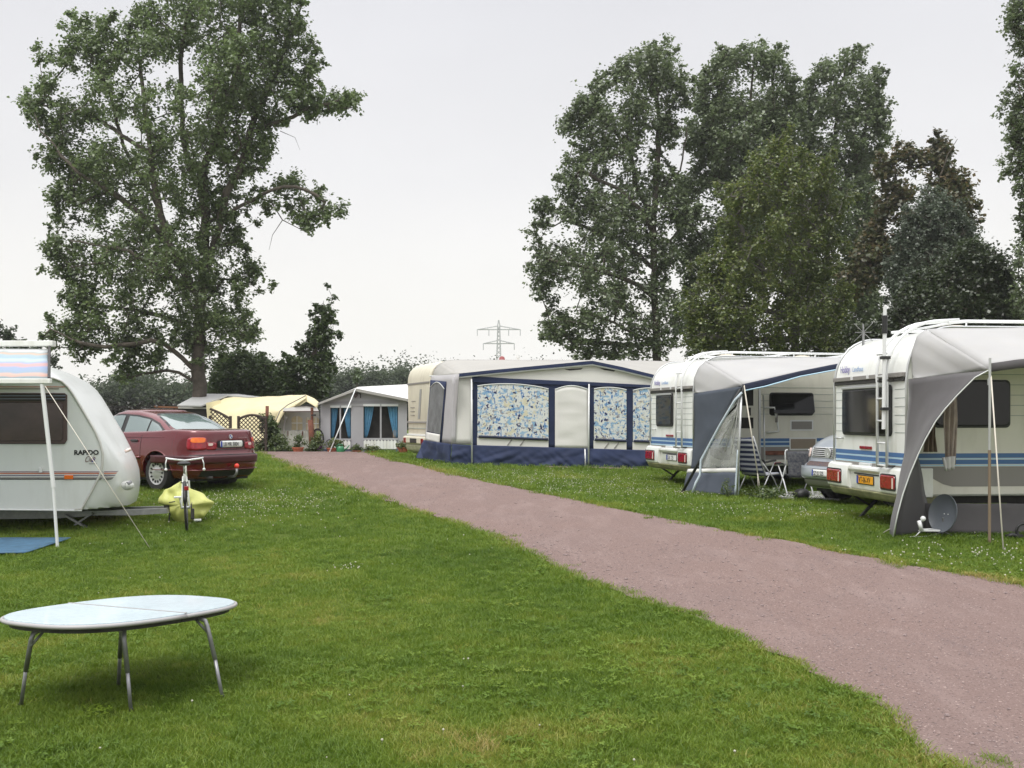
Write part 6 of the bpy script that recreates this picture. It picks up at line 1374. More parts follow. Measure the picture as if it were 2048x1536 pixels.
# cartwheel
c = W(635, 878, 37.8); t = thing('cartwheel', W(635, 905, 37.8), 'old wooden cartwheel leaning by the grey tent corner', 'wheel')
b = B(); b.tube([c+Vector((.21*math.cos(a), 0, .36*math.sin(a))) for a in [2*math.pi*i/22 for i in range(22)]], .03, 6, closed=True); b.done('rim', X.dark, t, smooth=True, world=True)
for k in range(10): a = k*2*math.pi/10; B().tube([c, c+Vector((.2*math.cos(a), 0, .35*math.sin(a)))], .012, 4).done('spoke', X.beige, t, world=True)
B().tube([c+Vector((0, -.08, -.02)), c+Vector((0, .05, 0))], .07, 10).done('hub', X.wood, t, smooth=True, world=True)
# grey roofed tent
t = thing('frame_tent', W(420, 900, 43), 'tent with low pale grey roof behind the lattice panels', 'tent')
b = B(); R1_ = pl([(355, 812, 42), (458, 796, 41.6), (500, 794, 42)]); R2_ = pl([(396, 788, 45), (455, 788, 45.5), (530, 792, 45.5)])
b.add(pl([(354, 811.5, 42), (397, 788.5, 46), (478, 789, 46), (530, 795.5, 46), (498, 795.5, 42), (455, 791.5, 42), (402, 812.5, 41.8)]), [(0, 1, 2, 6), (2, 5, 6), (2, 3, 4, 5)]); b.done('roof', mat('weathered_grey_roof', (.42, .42, .41), .6, var=.06, vscale=.8), t, world=True, solid=.05)
b = B(); b.prism([(402, 812.5), (455, 792), (498, 795), (500, 880), (402, 880)], lambda x, z, d: W(x, z, 42+d), .05, .1); b.done('dark_gable', X.dark, t, world=True)
b = B(); b.prism([(356, 814), (430, 815), (430, 818), (356, 817)], lambda x, z, d: W(x, z, 42+d), -.1, .1); b.done('eave_board', X.beige, t, world=True)
b = B(); b.prism([(362, 817), (430, 818), (430, 900), (362, 900)], lambda x, z, d: W(x, z, 42+d), .0, .1); b.done('wall', X.dark, t, world=True)
b = B(); b.prism([(412, 806), (440, 800), (443, 880), (418, 880)], lambda x, z, d: W(x, z, 41.5+d), .0, .05); b.done('yellow_side', X.yellow, t, world=True)
# lattice panels
MLat = mat('dark_brown_lattice', (.045, .03, .022), .8)
for i, (x0, x1, yt0, yt1, lab) in enumerate(((420, 461, 826, 838, 'dark curved top lattice panel half hidden by the red car'), (477, 532, 838, 838, 'dark curved top lattice panel beside the leafy bush'))):
    Yl = 36.4+.2*i; t = thing('lattice_panel', W((x0+x1)/2, 905, Yl), lab, 'trellis')
    top = [(x0+(x1-x0)*k/10, (yt0*(1-k/10)+yt1*k/10)-8*math.sin(math.pi*(k/10*.5+.5 if i == 0 else k/10))) for k in range(11)]
    B().tube([W(x, y, Yl) for x, y in top], .045, 6).done('arched_rail', MLat, t, world=True)
    for x in (x0, x1): B().tube([W(x, 832, Yl), W(x, 905, Yl)], .05, 6).done('post', MLat, t, world=True)
    b = B(); yb = 886
    def topy(x): u = (x-x0)/(x1-x0)*10; k = min(9, max(0, int(u))); return top[k][1]*(1-(u-k))+top[k+1][1]*(u-k)
    for s in (1, -1):
        c_ = -120.0
        while c_ < 260:
            pts = []
            for q in range(61):
                y = 820+q*(yb-820)/60; x = x0+c_+s*(y-820) if s > 0 else x0+c_-(y-820)
                if x0 < x < x1 and y > topy(x): pts.append((x, y))
            if len(pts) > 1: b.bar(W(*pts[0], Yl+.01*s), W(*pts[-1], Yl+.01*s), .012, .030)
            c_ += 8.4
    b.done('lattice', MLat, t, world=True, kind='stuff')
    B().bar(W(x0, yb, Yl), W(x1, yb, Yl), .05, .03).done('bottom_rail', MLat, t, world=True)
# hedge and low dark building behind the car
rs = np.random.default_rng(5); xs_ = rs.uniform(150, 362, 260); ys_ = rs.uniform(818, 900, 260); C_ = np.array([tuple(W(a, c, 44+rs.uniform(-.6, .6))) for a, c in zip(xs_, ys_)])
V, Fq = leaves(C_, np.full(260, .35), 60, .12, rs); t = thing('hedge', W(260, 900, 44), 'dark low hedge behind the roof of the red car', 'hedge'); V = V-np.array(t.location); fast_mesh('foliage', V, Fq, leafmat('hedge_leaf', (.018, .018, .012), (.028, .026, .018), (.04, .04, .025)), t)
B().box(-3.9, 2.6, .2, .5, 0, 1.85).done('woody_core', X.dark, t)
t = thing('shed', W(345, 900, 43.4), 'low dark shed roof edge just above the red car', 'shed')
B().prism([(308, 811.5), (362, 813.5), (362, 817), (308, 815)], lambda x, z, d: W(x, z, 43.4+d), -.1, 1.5).done('roof', mat('rusty_tile', (.20, .085, .04), .8), t, world=True); B().prism([(310, 815), (362, 816), (362, 905), (310, 905)], lambda x, z, d: W(x, z, 43.4+d), 0, 1.2).done('wall', X.dark, t, world=True)

# ---------------------------------------------------------------- plants, pots and bits along the tents
weed('climber_bush', W(541, 905, 37.0), .34, 1.25, 60, LM, 'tall dark leafy bush at the corner of the lattice panel', 'bush', seed=11, sz=.12)
weed('round_bush', W(556, 905, 36.9), .42, .55, 50, LH, 'low round green bush below the tall leafy bush', 'bush', seed=12, sz=.07)
weed('round_bush', W(512, 905, 36.7), .40, .35, 30, LH, 'low green plants beside the rear corner of the red car', 'bush', seed=13, sz=.07)
weed('round_bush', W(625, 905, 37.0), .24, .36, 34, LH, 'yellow green bush at the foot of the carved post', 'bush', seed=14, sz=.06)
weed('flower_plant', W(575, 905, 36.9), .30, .16, 26, LH, 'low grey green plants left of the large terracotta pot', 'plant', seed=15, sz=.05)
weed('shrub', W(634, 890, 37.3), .22, .35, 26, LB, 'brownish shrub growing through the cartwheel', 'bush', seed=16, sz=.07)
def pot(c, r, h, label, lm=LH, hh=.35, m=X.terra, seed=0, ry=1, pl_=True, grp=None):
    t = thing('plant_pot', c, label, 'plant pot')
    Mx = Matrix.Diagonal((1, ry, 1, 1)); b = B(); b.lathe([(r*.72, 0), (r*.97, h*.82), (r*1.07, h*.82), (r*1.07, h), (r*.95, h), (r*.9, h*.85)], Mx, 20); b.done('pot', m, t, smooth_angle=40)
    if pl_:
        rs = np.random.default_rng(seed); n = 24; C_ = np.c_[rs.normal(0, r*.55, n), rs.normal(0, r*.4, n), h+rs.random(n)**1.4*hh]; V, Fq = leaves(C_, np.full(n, .09), 30, .06, rs); fast_mesh('foliage', V, Fq, lm, t)
        b = B(); [b.tube([(0, 0, h*.8), tuple(p)], .006, 4) for p in C_[:14]]; b.done('stem', lm, t)
    return t
pot(W(596, 906, 36.6), .20, .20, 'large terracotta pot with mixed grasses before the plank fence', LH, .42, seed=1)
pot(W(663, 906, 36.9), .17, .18, 'terracotta pot at the foot of the slanting guy pole', LB, .3, seed=2)
pot(W(677, 906, 37.2), .15, .17, 'orange pot half behind the green watering can', LB, .22, seed=6)
pot(W(714, 906, 37.0), .17, .09, 'shallow pot with low plants under the grey tent wall', LH, .15, seed=3)
pot(W(745, 906, 37.1), .18, .07, 'flat tray of brownish plants under the right tent window', LB, .12, seed=4)
pot(W(806, 905, 34.5), .18, .17, 'oval terracotta pot with moss near the cream caravan', LB, .10, seed=5, ry=.6)
t = thing('watering_can', W(681, 905, 36.6), 'green plastic watering can in front of the grey tent', 'watering can')
MGr = mat('green_plastic', (.01, .16, .055), .35, coat=.4)
B().lathe([(.13, 0), (.14, .1), (.12, .19), (.09, .22), (.07, .22)], None, 18).done('body', MGr, t, smooth_angle=40)
B().tube([(.12, 0, .06), (.22, 0, .14), (.31, 0, .26)], [.03, .02, .018], 8).done('spout', MGr, t, smooth=True); B().tube([(-.12, 0, .08), (-.16, 0, .2), (-.06, 0, .29), (.06, 0, .27), (.08, 0, .2)], .016, 6).done('handle', MGr, t, smooth=True)
t = thing('garden_lantern', W(659, 905, 37.4), 'black garden lantern frame beside the guy pole', 'lantern')
for x in (-.09, .09): B().tube([(x, 0, 0), (x, 0, .40)], .012, 5).done('upright', X.black, t)
B().tube([(-.11, 0, .38), (-.08, 0, .43), (0, 0, .47), (.08, 0, .43), (.11, 0, .38)], .016, 5).done('roof', X.black, t); B().box(-.07, .07, -.05, .05, .02, .30).done('body', X.greyC, t)
weed('flower_plant', W(641, 903, 37.2), .10, .22, 8, leafmat('violet_petal', (.25, .03, .30), (.35, .06, .40), (.4, .1, .45)), 'small violet flowers by the grey tent corner', 'flowers', seed=19, sz=.05)

# ================================================================ POWER PYLON
YPy = 330.0; c0 = W(997, 836, YPy); t = thing('power_pylon', (c0.x, YPy, .2), 'distant lattice power pylon with two tiers of arms', 'pylon')
MPy = mat('pale_pylon_steel', (.42, .43, .43), .6)
def hp(px, py): return W(px, py, YPy)
b = B()
def wd(py): return 2.2+max(0, (py-660))*.035 if py > 650 else max(.3, (py-640)*.25)
lv = [640, 651, 660, 668, 676, 684, 692, 700, 709, 718, 728, 740, 755, 775, 800, 836]
for s1 in (-1, 1):
    for s2 in (-1, 1): b.tube([hp(997.5+s1*wd(y)*1.0, y)+Vector((0, s2*wd(y)*.157, 0)) for y in lv], .16, 4)
for a, c in zip(lv, lv[1:]):
    for s2 in (-1, 1):
        b.tube([hp(997.5-wd(a), a)+Vector((0, s2*wd(a)*.157, 0)), hp(997.5+wd(c), c)+Vector((0, s2*wd(c)*.157, 0))], .10, 3); b.tube([hp(997.5+wd(a), a)+Vector((0, s2*wd(a)*.157, 0)), hp(997.5-wd(c), c)+Vector((0, s2*wd(c)*.157, 0))], .10, 3)
b.done('lattice_mast', MPy, t, world=True, kind='stuff')
for y, hw, yt in ((659, 43, 652), (687, 31, 681)):
    for s in (-1, 1):
        b = B(); e = hp(997.5+s*hw, y); b.tube([hp(997.5, y), e], .17, 4); b.tube([hp(997.5+s*3, yt), e], .15, 4); b.tube([hp(997.5+s*hw*.5, y), hp(997.5+s*hw*.5, yt+(y-yt)*.5)], .1, 3); am = b.done('cross_arm', MPy, t, world=True)
        for f_ in ((1, .46) if hw > 40 else (1,)):
            q = hp(997.5+s*hw*f_, y); B().tube([q, q-Vector((0, 0, 2.0))], .13, 5).done('insulator', MPy, am, world=True)
# ================================================================ RED SALOON CAR
def interp(x, xs, ys): return float(np.interp(x, xs, ys))
class Car:
    """closed plan curves stacked over height: every panel, lamp and window is laid on the same surface"""
    def __init__(s, zs, xr, xf, hw, n=6, nr=None): s.zs, s.xr, s.xf, s.hw, s.n = zs, xr, xf, hw, n
    def par(s, z): r = interp(z, s.zs, s.xr); f = interp(z, s.zs, s.xf); return (r+f)/2, (f-r)/2, interp(z, s.zs, s.hw)
    def plan(s, th, z, k=1.0):
        xc, a, b_ = s.par(z); c, q = math.cos(th), math.sin(th); e = 2/s.n
        return Vector((xc+a*k*math.copysign(abs(c)**e, c), b_*k*math.copysign(abs(q)**e, q), z))
    def side(s, x, z, sg, eps=0):
        xc, a, b_ = s.par(z); t = min(1, abs((x-xc)/a)); return Vector((x, sg*(b_*(1-t**s.n)**(1/s.n)+eps), z))
    def end(s, y, z, sg, eps=0):
        xc, a, b_ = s.par(z); t = min(1, abs(y/b_)); return Vector((xc+sg*(a*(1-t**s.n)**(1/s.n)+eps), y, z))
def th_dense(N, n):
    out = []
    for i in range(N):                                             # finer round the corners
        q = 2*math.pi*i/N; out.append(q)
    return out
def bake(o):
    dg = bpy.context.evaluated_depsgraph_get(); ev = o.evaluated_get(dg); me = bpy.data.meshes.new_from_object(ev); o.modifiers.clear(); o.data = me
def panel(fn, u0, u1, v0, v1, nu, nv, nm, m, par, round_=0, solid=0, **kw):
    """sheet fn(u, v) with rounded corners (superellipse in its own rectangle)"""
    b = B()
    def g(u, v):
        if round_:
            U, V_ = 2*u-1, 2*v-1; k = max(abs(U), abs(V_))
            if k > 1e-6:
                e = round_; r = (abs(U/k)**e+abs(V_/k)**e)**(-1/e); U, V_ = U*r, V_*r
            u, v = (U+1)/2, (V_+1)/2
        vv = v1(u) if callable(v1) else v1; v00 = v0(u) if callable(v0) else v0
        return fn(u0+(u1-u0)*u, v00+(vv-v00)*v)
    b.grid(g, nu, nv); return b.done(nm, m, par, smooth=True, solid=solid, **kw)

MRed = mat('dark_red_paint', (.125, .006, .011), .22, metal=.25, coat=1.0, var=.05, vscale=.6)
MCG = mat('car_window', (.14, .19, .185), .06, spec=1.0, coat=1.0)
wl = Vector((-.3385*18.8, 18.8, 0)); hd = rad(147)
u_ = Vector((math.cos(hd), math.sin(hd), 0)); w_ = Vector((math.sin(hd), -math.cos(hd), 0))
ra = wl+w_*.84; zc_ = (hz(ra.x, ra.y)+hz(wl.x, wl.y))/2
car = thing('parked_car', (ra.x, ra.y, zc_), 'dark red saloon car parked on the grass with tow ball', 'car', hd); car.scale = (1, 1, 1.045)
lo = Car([.22, .30, .36, .46, .60, .64, .72, .85, .97, 1.03], [-.92, -.99, -1.02, -1.04, -1.05, -1.0, -.985, -.98, -.965, -.93], [3.30, 3.38, 3.42, 3.45, 3.43, 3.42, 3.40, 3.32, 3.2, 3.1], [.78, .83, .85, .865, .872, .868, .868, .85, .815, .79], 5.2)
def ztop(x): return interp(x, [-1.1, -.9, -.4, .2, 1.0, 2.0, 2.4, 3.0, 3.3, 3.5], [1.0, 1.02, 1.03, 1.00, .98, .96, .95, .86, .78, .70])
b = B(); N_ = 96; ZL = [.22, .25, .30, .36, .41, .46, .52, .58, .62, .65, .70, .76, .82, .88, .94, .985, 1.0]; vs = []
def bodyp(th, t, k=1.0):
    z0 = ZL[0]+(ZL[-1]-ZL[0])*t; p = lo.plan(th, z0, k); zt = ztop(p.x); z = .22+(zt-.22)*t if z0 > .62 else z0
    if z0 > .62: f = (z0-.62)/.38; z = .62+(zt-.62)*f
    return Vector((p.x, p.y, z))
for z in ZL: vs += [bodyp(2*math.pi*i/N_, (z-ZL[0])/(ZL[-1]-ZL[0])) for i in range(N_)]
for k, dz in ((.985, .012), (.95, .022), (.85, .032), (.6, .042), (.3, .048), (.02, .05)):
    for i in range(N_):
        p = bodyp(2*math.pi*i/N_, 1.0, k); vs.append((p.x, p.y, ztop(p.x)+dz))
nr = len(ZL)+6
fs = [(r*N_+i, r*N_+(i+1) % N_, (r+1)*N_+(i+1) % N_, (r+1)*N_+i) for r in range(nr-1) for i in range(N_)]+[tuple(range(N_-1, -1, -1)), tuple((nr-1)*N_+i for i in range(N_))]
b.add(vs, fs); body = b.done('body', MRed, car, smooth_angle=40)
cut = B()
for x in (0, 2.725):
    for s in (-1, 1): cut.tube([(x, s*.60, .31), (x, s*1.1, .31)], .365, 40)
co = cut.done('cutter', X.dark, car); md = body.modifiers.new('b', 'BOOLEAN'); md.object = co; md.operation = 'DIFFERENCE'; md.solver = 'EXACT'
bpy.context.view_layer.update(); bake(body); bpy.data.objects.remove(co)
# greenhouse
gh = Car([.94, 1.0, 1.10, 1.20, 1.28, 1.34, 1.37], [-.50, -.44, -.22, .02, .26, .50, .72], [2.52, 2.36, 2.12, 1.92, 1.74, 1.58, 1.42], [.765, .745, .70, .655, .62, .585, .545], 4.6)
b = B(); vs = []; GZ = [.94, .98, 1.02, 1.06, 1.10, 1.15, 1.20, 1.24, 1.28, 1.31, 1.34, 1.36, 1.37]
for z in GZ: vs += [gh.plan(2*math.pi*i/N_, z) for i in range(N_)]
for k, dz in ((.96, .012), (.88, .022), (.7, .034), (.4, .044), (.02, .048)):
    for i in range(N_): p = gh.plan(2*math.pi*i/N_, 1.37, k); vs.append((p.x, p.y, 1.37+dz))
nr = len(GZ)+5
fs = [(r*N_+i, r*N_+(i+1) % N_, (r+1)*N_+(i+1) % N_, (r+1)*N_+i) for r in range(nr-1) for i in range(N_)]+[tuple(range(N_-1, -1, -1)), tuple((nr-1)*N_+i for i in range(N_))]
b.add(vs, fs); b.done('roof', MRed, car, smooth_angle=60)
# rear and front glass with dark borders
def rg(e): return lambda y, z: gh.end(y*(.60 if False else 1)*interp(z, [1.0, 1.34], [.66, .50]), z, -1, e)
panel(rg(.004), -1, 1, 1.015, 1.335, 24, 10, 'window_seal', X.black, car, 7)
panel(rg(.012), -.955, .955, 1.03, 1.322, 24, 10, 'rear_window', MCG, car, 7)
fg = lambda y, z: gh.end(y*interp(z, [1.0, 1.34], [.66, .52]), z, 1, .012)
panel(fg, -1, 1, 1.0, 1.33, 20, 8, 'windscreen', MCG, car, 8)
for s in (-1, 1):
    zb_ = .975
    tp = lambda u: interp(u, [0, .10, .22, .38, .6, .8, .93, 1], [1.03, 1.16, 1.25, 1.30, 1.325, 1.305, 1.18, 1.0])
    sd_ = lambda x, z, e=.006: gh.side(x, z, s, e)
    panel(lambda x, z: sd_(x, z, .004), -.05, 2.12, zb_-.012, tp, 40, 8, 'window_surround', X.black, car, 0)
    def win(x0, x1, nm):
        f0, f1 = (x0+.05)/2.17, (x1+.05)/2.17
        panel(lambda x, z: sd_(x, z, .012), x0, x1, zb_+.012, lambda u: tp(f0+(f1-f0)*u)-.028, 14, 8, nm, MCG, car, 0)
    win(.02, .36, 'quarter_window'); win(.40, 1.02, 'rear_side_window'); win(1.14, 2.0, 'front_side_window')
    # rubbing strip, sill, door seams and handles
    panel(lambda x, z: lo.side(x, z, s, .012), -.62, -.40, .56, .60, 4, 2, 'rub_strip', MRed, car, 0, solid=.012)
    panel(lambda x, z: lo.side(x, z, s, .012), .42, 2.28, .545, .585, 20, 2, 'rub_strip', MRed, car, 0, solid=.014)
    for x in (.42, 1.12, 2.12): panel(lambda xx, z: lo.side(xx, z, s, .004), x, x+.008, .30, .955, 2, 14, 'door_seam', X.ink, car)
    panel(lambda x, z: lo.side(x, z, s, .004), -.95, 2.3, .905, .912, 30, 1, 'shoulder_line', mat('dark_red_shade_line', (.05, .005, .008), .4), car)
    for x in (.50, 1.22): h_ = panel(lambda xx, z: lo.side(xx, z, s, .012), x, x+.20, .835, .875, 8, 4, 'door_handle', X.black, car, 3, solid=.02)
    # arches' dark liners
    for x in (0, 2.725): B().tube([(x, s*.56, .31), (x, s*.62, .31)], .37, 32).done('wheel_well', X.ink, car)
    # flared lip
    for x in (0, 2.725): B().tube([tuple(lo.side(x+.378*math.cos(a), max(.24, .31+.378*math.sin(a)), s, -.004)) for a in [math.pi*i/20 for i in range(21)]], .014, 6).done('arch_lip', MRed, car, smooth=True)
# wheels
MHub = mat('silver_hubcap', (.50, .50, .50), .35, .5)
for x in (0, 2.725):
    for s in (-1, 1):
        M = Matrix.Translation((x, s*.66, .31)) @ Matrix.Rotation(rad(-90*s), 4, 'X')
        w_0 = B().lathe([(.19, .0), (.29, .0), (.312, .03), (.312, .15), (.295, .185), (.215, .19), (.205, .17)], M, 36).done('wheel', X.rubber, car, smooth_angle=40)
        B().lathe([(.001, .185), (.05, .19), (.08, .18), (.14, .172), (.185, .18), (.207, .188), (.207, .165), (.0011, .16)], M, 36).done('hubcap', MHub, w_0, smooth_angle=30)
        for k in range(14 if s > 0 or True else 0):
            a = 2*math.pi*k/14; M2 = M @ Matrix.Rotation(a, 4, 'Z') @ Matrix.Translation((.155, 0, .176)); B().lathe([(.001, .0), (.020, .0), (.020, .012), (.001, .012)], M2 @ Matrix.Diagonal((1.25, .8, 1, 1)), 8).done('hubcap_hole', X.ink, w_0)
# rear face
R_ = lambda e: (lambda y, z: lo.end(y, z, -1, e))
panel(R_(.006), -.80, .80, .615, .628, 30, 1, 'bumper_seam', X.ink, car)
bstr = panel(lambda th, z: lo.plan(th, z, 1.0)+Vector((math.cos(th)*.016, math.sin(th)*.016, 0)), math.pi-1.42, math.pi+1.42, .475, .61, 50, 4, 'bumper_strip', mat('dark_plum_bumper', (.060, .010, .015), .35), car, 0, solid=.015)
panel(lambda th, z: lo.plan(th, z, 1.0)+Vector((math.cos(th)*.03, math.sin(th)*.03, 0)), math.pi-1.40, math.pi+1.40, .36, .372, 50, 1, 'bumper_ridge', MRed, car, 0, solid=.02)
panel(R_(.008), -.62, .62, .245, .35, 20, 2, 'rear_apron', X.black, car)
panel(R_(.005), -.52, .52, .70, .712, 20, 1, 'boot_seam', X.ink, car)
for s in (-1, 1):
    # lamp cluster wraps the corner: outer part on the wing, inner part on the boot lid
    def lampf(e): return lambda th, z: lo.plan(th, z, 1.0)+Vector((math.cos(th)*e, math.sin(th)*e, 0))
    def thy(y):  # angle whose plan point has this y on the rear
        lo_, hi_ = math.pi/2, math.pi
        for _ in range(30):
            m_ = (lo_+hi_)/2
            if lo.plan(m_, .8).y > y: lo_ = m_
            else: hi_ = m_
        return lo_
    def tS(y): return thy(y) if s > 0 else 2*math.pi-thy(y)
    def thx(x):
        lo_, hi_ = math.pi/2, math.pi
        for _ in range(30):
            m_ = (lo_+hi_)/2
            if lo.plan(m_, .8).x > x: lo_ = m_
            else: hi_ = m_
        return lo_ if s > 0 else 2*math.pi-lo_
    o_ = thx(-.70); i_ = tS(.52); m2 = tS(.40)
    cl = panel(lampf(.010), o_, i_, .70, .92, 24, 6, 'tail_lamp', X.redlens, car, 5, solid=.01)
    panel(lampf(.018), thx(-.76), tS(.55), .83, lambda u: .915+.0*u, 20, 4, 'amber_lens', X.amberR, cl, 4)
    panel(lampf(.008), tS(.53), tS(.33), .705, .83, 10, 5, 'lid_lamp', X.redlens, cl, 5, solid=.01)
    panel(lampf(.016), tS(.50), tS(.41), .775, .82, 6, 4, 'clear_lens', X.clear, cl, 4)
panel(R_(.010), -.31, .31, .735, .865, 14, 5, 'plate_recess', X.ink, car, 9)
pt = panel(R_(.022), -.26, .26, .745, .855, 12, 4, 'number_plate', X.plateW, car, 14, solid=.006)
panel(R_(.029), .215, .255, .75, .85, 4, 4, 'plate_band', X.plateB, pt, 14)
p0 = lo.end(.195, .765, -1, .034); text('plate_lettering', 'LB MR 3004', .098, X.ink, pt, tuple(p0), (0, -1, 0), (0, 0, 1), sx=.72)
p0 = lo.end(0, .925, -1, .006); B().tube([tuple(p0), tuple(p0+Vector((-.012, 0, 0)))], .040, 20).done('badge', X.rail, car, smooth_angle=40)
for k in range(4):
    a0 = math.pi/2*k; pts = [(0, 0)]+[(.030*math.cos(a0+math.pi/2*j/6), .030*math.sin(a0+math.pi/2*j/6)) for j in range(7)]
    B().prism(pts, lambda p, q, d: (p0.x-.0125-d, -p, p0.z+q), .0, .003).done('badge_quarter', X.plateB if k % 2 else X.plateW, car)
# tow ball with red cap, exhaust
B().tube([(-.85, 0.0, .22), (-1.08, 0.0, .24), (-1.14, 0.0, .30), (-1.14, 0, .38)], .024, 8).done('tow_bar', X.steel, car, smooth=True)
B().ball((-1.14, 0, .42), .045, 14, 10).done('tow_ball_cap', mat('red_cap', (.70, .05, .03), .4), car, smooth=True)
B().tube([(-.6, .45, .24), (-1.02, .46, .23)], .03, 10).done('exhaust', X.dsteel, car, smooth=True)
B().box(-.75, 3.1, -.62, .62, .17, .26).done('underbody', X.ink, car)
for s in (-1, 1):
    B().box(2.0, 2.12, s*.80-.0, s*.98, .98, 1.09).done('door_mirror', MRed, car, bevel=.02) if s > 0 else B().box(2.0, 2.12, -.98, -.80, .98, 1.09).done('door_mirror', MRed, car, bevel=.02)
    panel(lambda y, z: lo.end(y, z, 1, .01), s*.35, s*.74, .62, .74, 10, 4, 'headlight', X.clear, car, 5)

# ================================================================ SILVER VAN
MSil = mat('silver_paint', (.46, .50, .55), .3, metal=.5, coat=.6)
hv = math.atan2(-.30, -.955)
fc = ground_pt(1650, 17.9); uf = Vector((math.cos(hv), math.sin(hv), 0)); org = fc-uf*.0
van = thing('parked_van', (org.x, org.y, org.z), 'silver van parked between the two caravans with barred grille', 'van', hv)
# local: x = 0 at the front bumper, negative to the rear
vb = Car([.28, .36, .50, .66, .72, .95, 1.08, 1.14], [-4.65]*8, [-.06, .0, .03, .02, -.06, -.10, -.16, -.30], [.80, .88, .91, .92, .91, .90, .88, .85], 6.5)
def vz(x): return interp(x, [-4.7, -1.3, -.85, -.3, 0], [1.22, 1.22, 1.20, 1.08, .98])
b = B(); VZ = [.28, .33, .38, .45, .52, .60, .67, .72, .80, .88, .96, 1.04, 1.10, 1.14]; vs = []
def vp(th, z, k=1): p = vb.plan(th, z, k); zz_ = z if z < .7 else .7+(vz(p.x)-.7)*(z-.7)/.44; return Vector((p.x, p.y, zz_))
for z in VZ: vs += [vp(2*math.pi*i/N_, z) for i in range(N_)]
for k, dz in ((.97, .02), (.85, .05), (.5, .07), (.02, .08)): vs += [Vector((*vp(2*math.pi*i/N_, 1.14, k).xy, vz(vp(2*math.pi*i/N_, 1.14, k).x)+dz)) for i in range(N_)]
nr = len(VZ)+4
fs = [(r*N_+i, r*N_+(i+1) % N_, (r+1)*N_+(i+1) % N_, (r+1)*N_+i) for r in range(nr-1) for i in range(N_)]+[tuple(range(N_-1, -1, -1)), tuple((nr-1)*N_+i for i in range(N_))]
b.add(vs, fs); b.done('body', MSil, van, smooth_angle=40)
vg = Car([1.15, 1.4, 1.7, 1.86, 1.92], [-4.6, -4.58, -4.5, -4.4, -4.3], [-.80, -1.02, -1.32, -1.52, -1.66], [.86, .83, .78, .74, .68], 6)
b = B(); vs = []; Z2 = [1.15, 1.25, 1.4, 1.55, 1.7, 1.8, 1.86, 1.9, 1.92]
for z in Z2: vs += [vg.plan(2*math.pi*i/N_, z) for i in range(N_)]
nr = len(Z2); fs = [(r*N_+i, r*N_+(i+1) % N_, (r+1)*N_+(i+1) % N_, (r+1)*N_+i) for r in range(nr-1) for i in range(N_)]+[tuple((nr-1)*N_+i for i in range(N_))]
b.add(vs, fs); b.done('cabin', MSil, van, smooth_angle=50)
panel(lambda y, z: vg.end(y, z, 1, .008), -.74, .74, 1.26, 1.80, 16, 8, 'windscreen', X.glass, van, 7)
for s in (-1, 1):
    panel(lambda x, z: vg.side(x, z, s, .008), -2.1, -1.35, 1.26, 1.76, 10, 6, 'side_window', X.glass, van, 7); panel(lambda x, z: vg.side(x, z, s, .008), -4.3, -2.25, 1.26, 1.76, 14, 6, 'side_window', X.glass, van, 7)
    for x in (-.85, -3.75):
        M = Matrix.Translation((x, s*.70, .32)) @ Matrix.Rotation(rad(-90*s), 4, 'X'); w_0 = B().lathe([(.19, .0), (.29, .0), (.32, .03), (.32, .17), (.30, .2), (.2, .2)], M, 32).done('wheel', X.rubber, van, smooth_angle=40)
        B().lathe([(.001, .19), (.19, .195), (.2, .18), (.001, .17)], M, 24).done('hubcap', MHub, w_0); B().tube([(x, s*.905, .34), (x, s*.925, .34)], .37, 28).done('wheel_arch', X.ink, van)
    panel(lambda y, z: vb.end(y, z, 1, .012), s*.56, s*.82, .80, .96, 8, 5, 'headlight', X.clear, van, 6, solid=.01)
E_ = lambda e: (lambda y, z: vb.end(y, z, 1, e))
def E2(y, z, e): zz_ = z; return vb.end(y, z, 1, e)
gr_ = panel(lambda y, z: E2(y, z, .010), -.52, .52, .80, .98, 20, 6, 'grille', X.tube, van, 9, solid=.01)
for k in range(5):
    z = .818+.034*k; panel(lambda y, zz_: E2(y, zz_, .020), -.47, .47, z, z+.018, 16, 1, 'grille_slot', X.ink, gr_)
c = vb.end(0, .888, 1, .030); M = Matrix.Translation(c) @ Matrix.Rotation(rad(90), 4, 'Y')
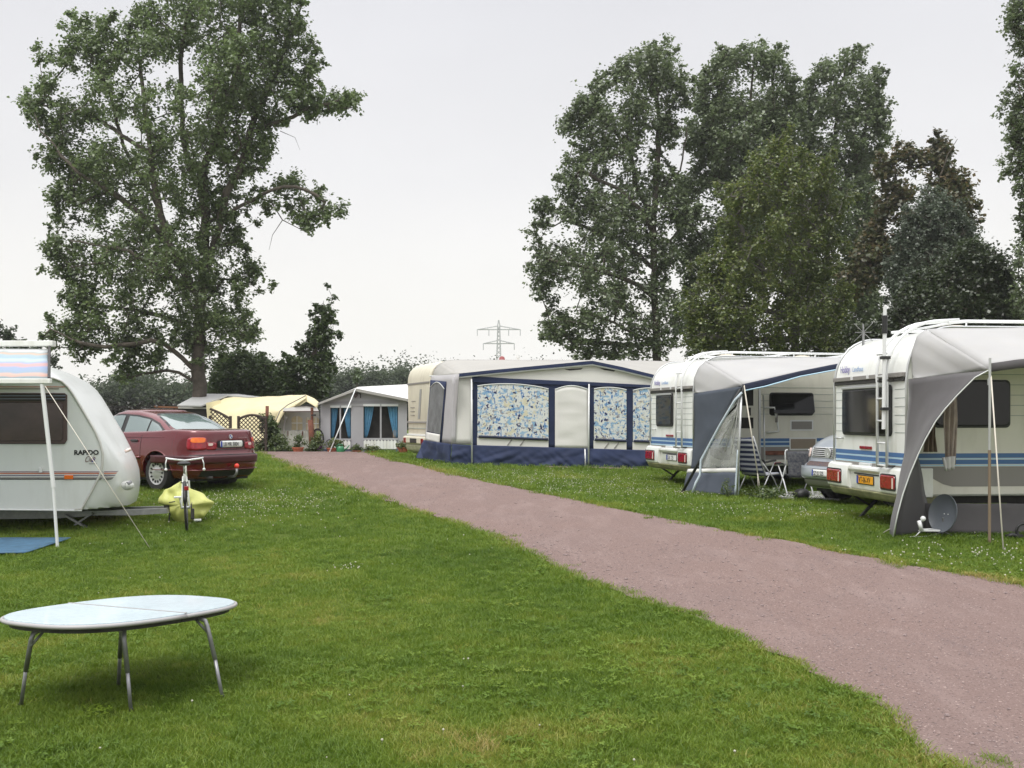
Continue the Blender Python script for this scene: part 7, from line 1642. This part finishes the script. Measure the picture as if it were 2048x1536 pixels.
bg_ = B().lathe([(.072, 0), (.090, 0), (.090, .015), (.072, .015)], M, 28).done('badge_ring', X.rail, gr_, smooth_angle=40); B().lathe([(.001, -.005), (.074, -.005), (.074, .004), (.001, .004)], M, 24).done('badge_disc', X.ink, gr_)
def bdg(pts): bb = B(); bb.tube([(c.x+.01, -p, c.z+q) for p, q in pts], .007, 5); return bb.done('badge_letter', X.rail, gr_)
bdg([(-.035, .062), (0, .005), (.035, .062)]); bdg([(-.068, .02), (-.034, -.058), (0, .0), (.034, -.058), (.068, .02)])
panel(lambda y, z: E2(y, z, .006), -.60, .60, .665, .735, 16, 4, 'air_intake', mat('mesh_intake', (.05, .055, .08), .5, col2=(.16, .09, .06), vscale=30), van, 8)
panel(lambda y, z: E2(y, z, .028), -.86, .86, .445, .655, 30, 5, 'bumper', MSil, van, 6, solid=.05)
panel(lambda y, z: E2(y, z, .012), -.80, .80, .30, .43, 20, 3, 'lower_apron', mat('grey_green_apron', (.16, .17, .12), .6), van, 7, solid=.02)
pv = panel(lambda y, z: E2(y, z, .062), -.26, .26, .49, .605, 10, 4, 'number_plate', X.plateW, van, 14, solid=.008)
panel(lambda y, z: E2(y, z, .055), -.275, .275, .48, .615, 8, 3, 'plate_frame', X.black, van, 14); panel(lambda y, z: E2(y, z, .068), -.255, -.215, .495, .60, 3, 3, 'plate_band', X.plateB, pv)
p0 = E2(-.20, .508, .070); text('plate_lettering', 'SZ JU 525', .10, X.ink, pv, tuple(p0), (0, 1, 0), (0, 0, 1), sx=.72)
B().box(-4.4, -.3, -.7, .7, .2, .3).done('underbody', X.ink, van)
B().box(-1.35, -1.2, .86, 1.06, 1.22, 1.46).done('door_mirror', MSil, van, bevel=.03)

# ---------------------------------------------------------------- lettering becomes plain mesh
bpy.context.view_layer.update()
dg = bpy.context.evaluated_depsgraph_get()
for o in [o for o in scene.objects if o.type == 'FONT']:
    me = bpy.data.meshes.new_from_object(o.evaluated_get(dg)); nm = o.name; n = bpy.data.objects.new(nm+'_m', me)
    COL.objects.link(n); n.parent = o.parent; n.matrix_local = o.matrix_local.copy(); bpy.data.objects.remove(o); n.name = nm
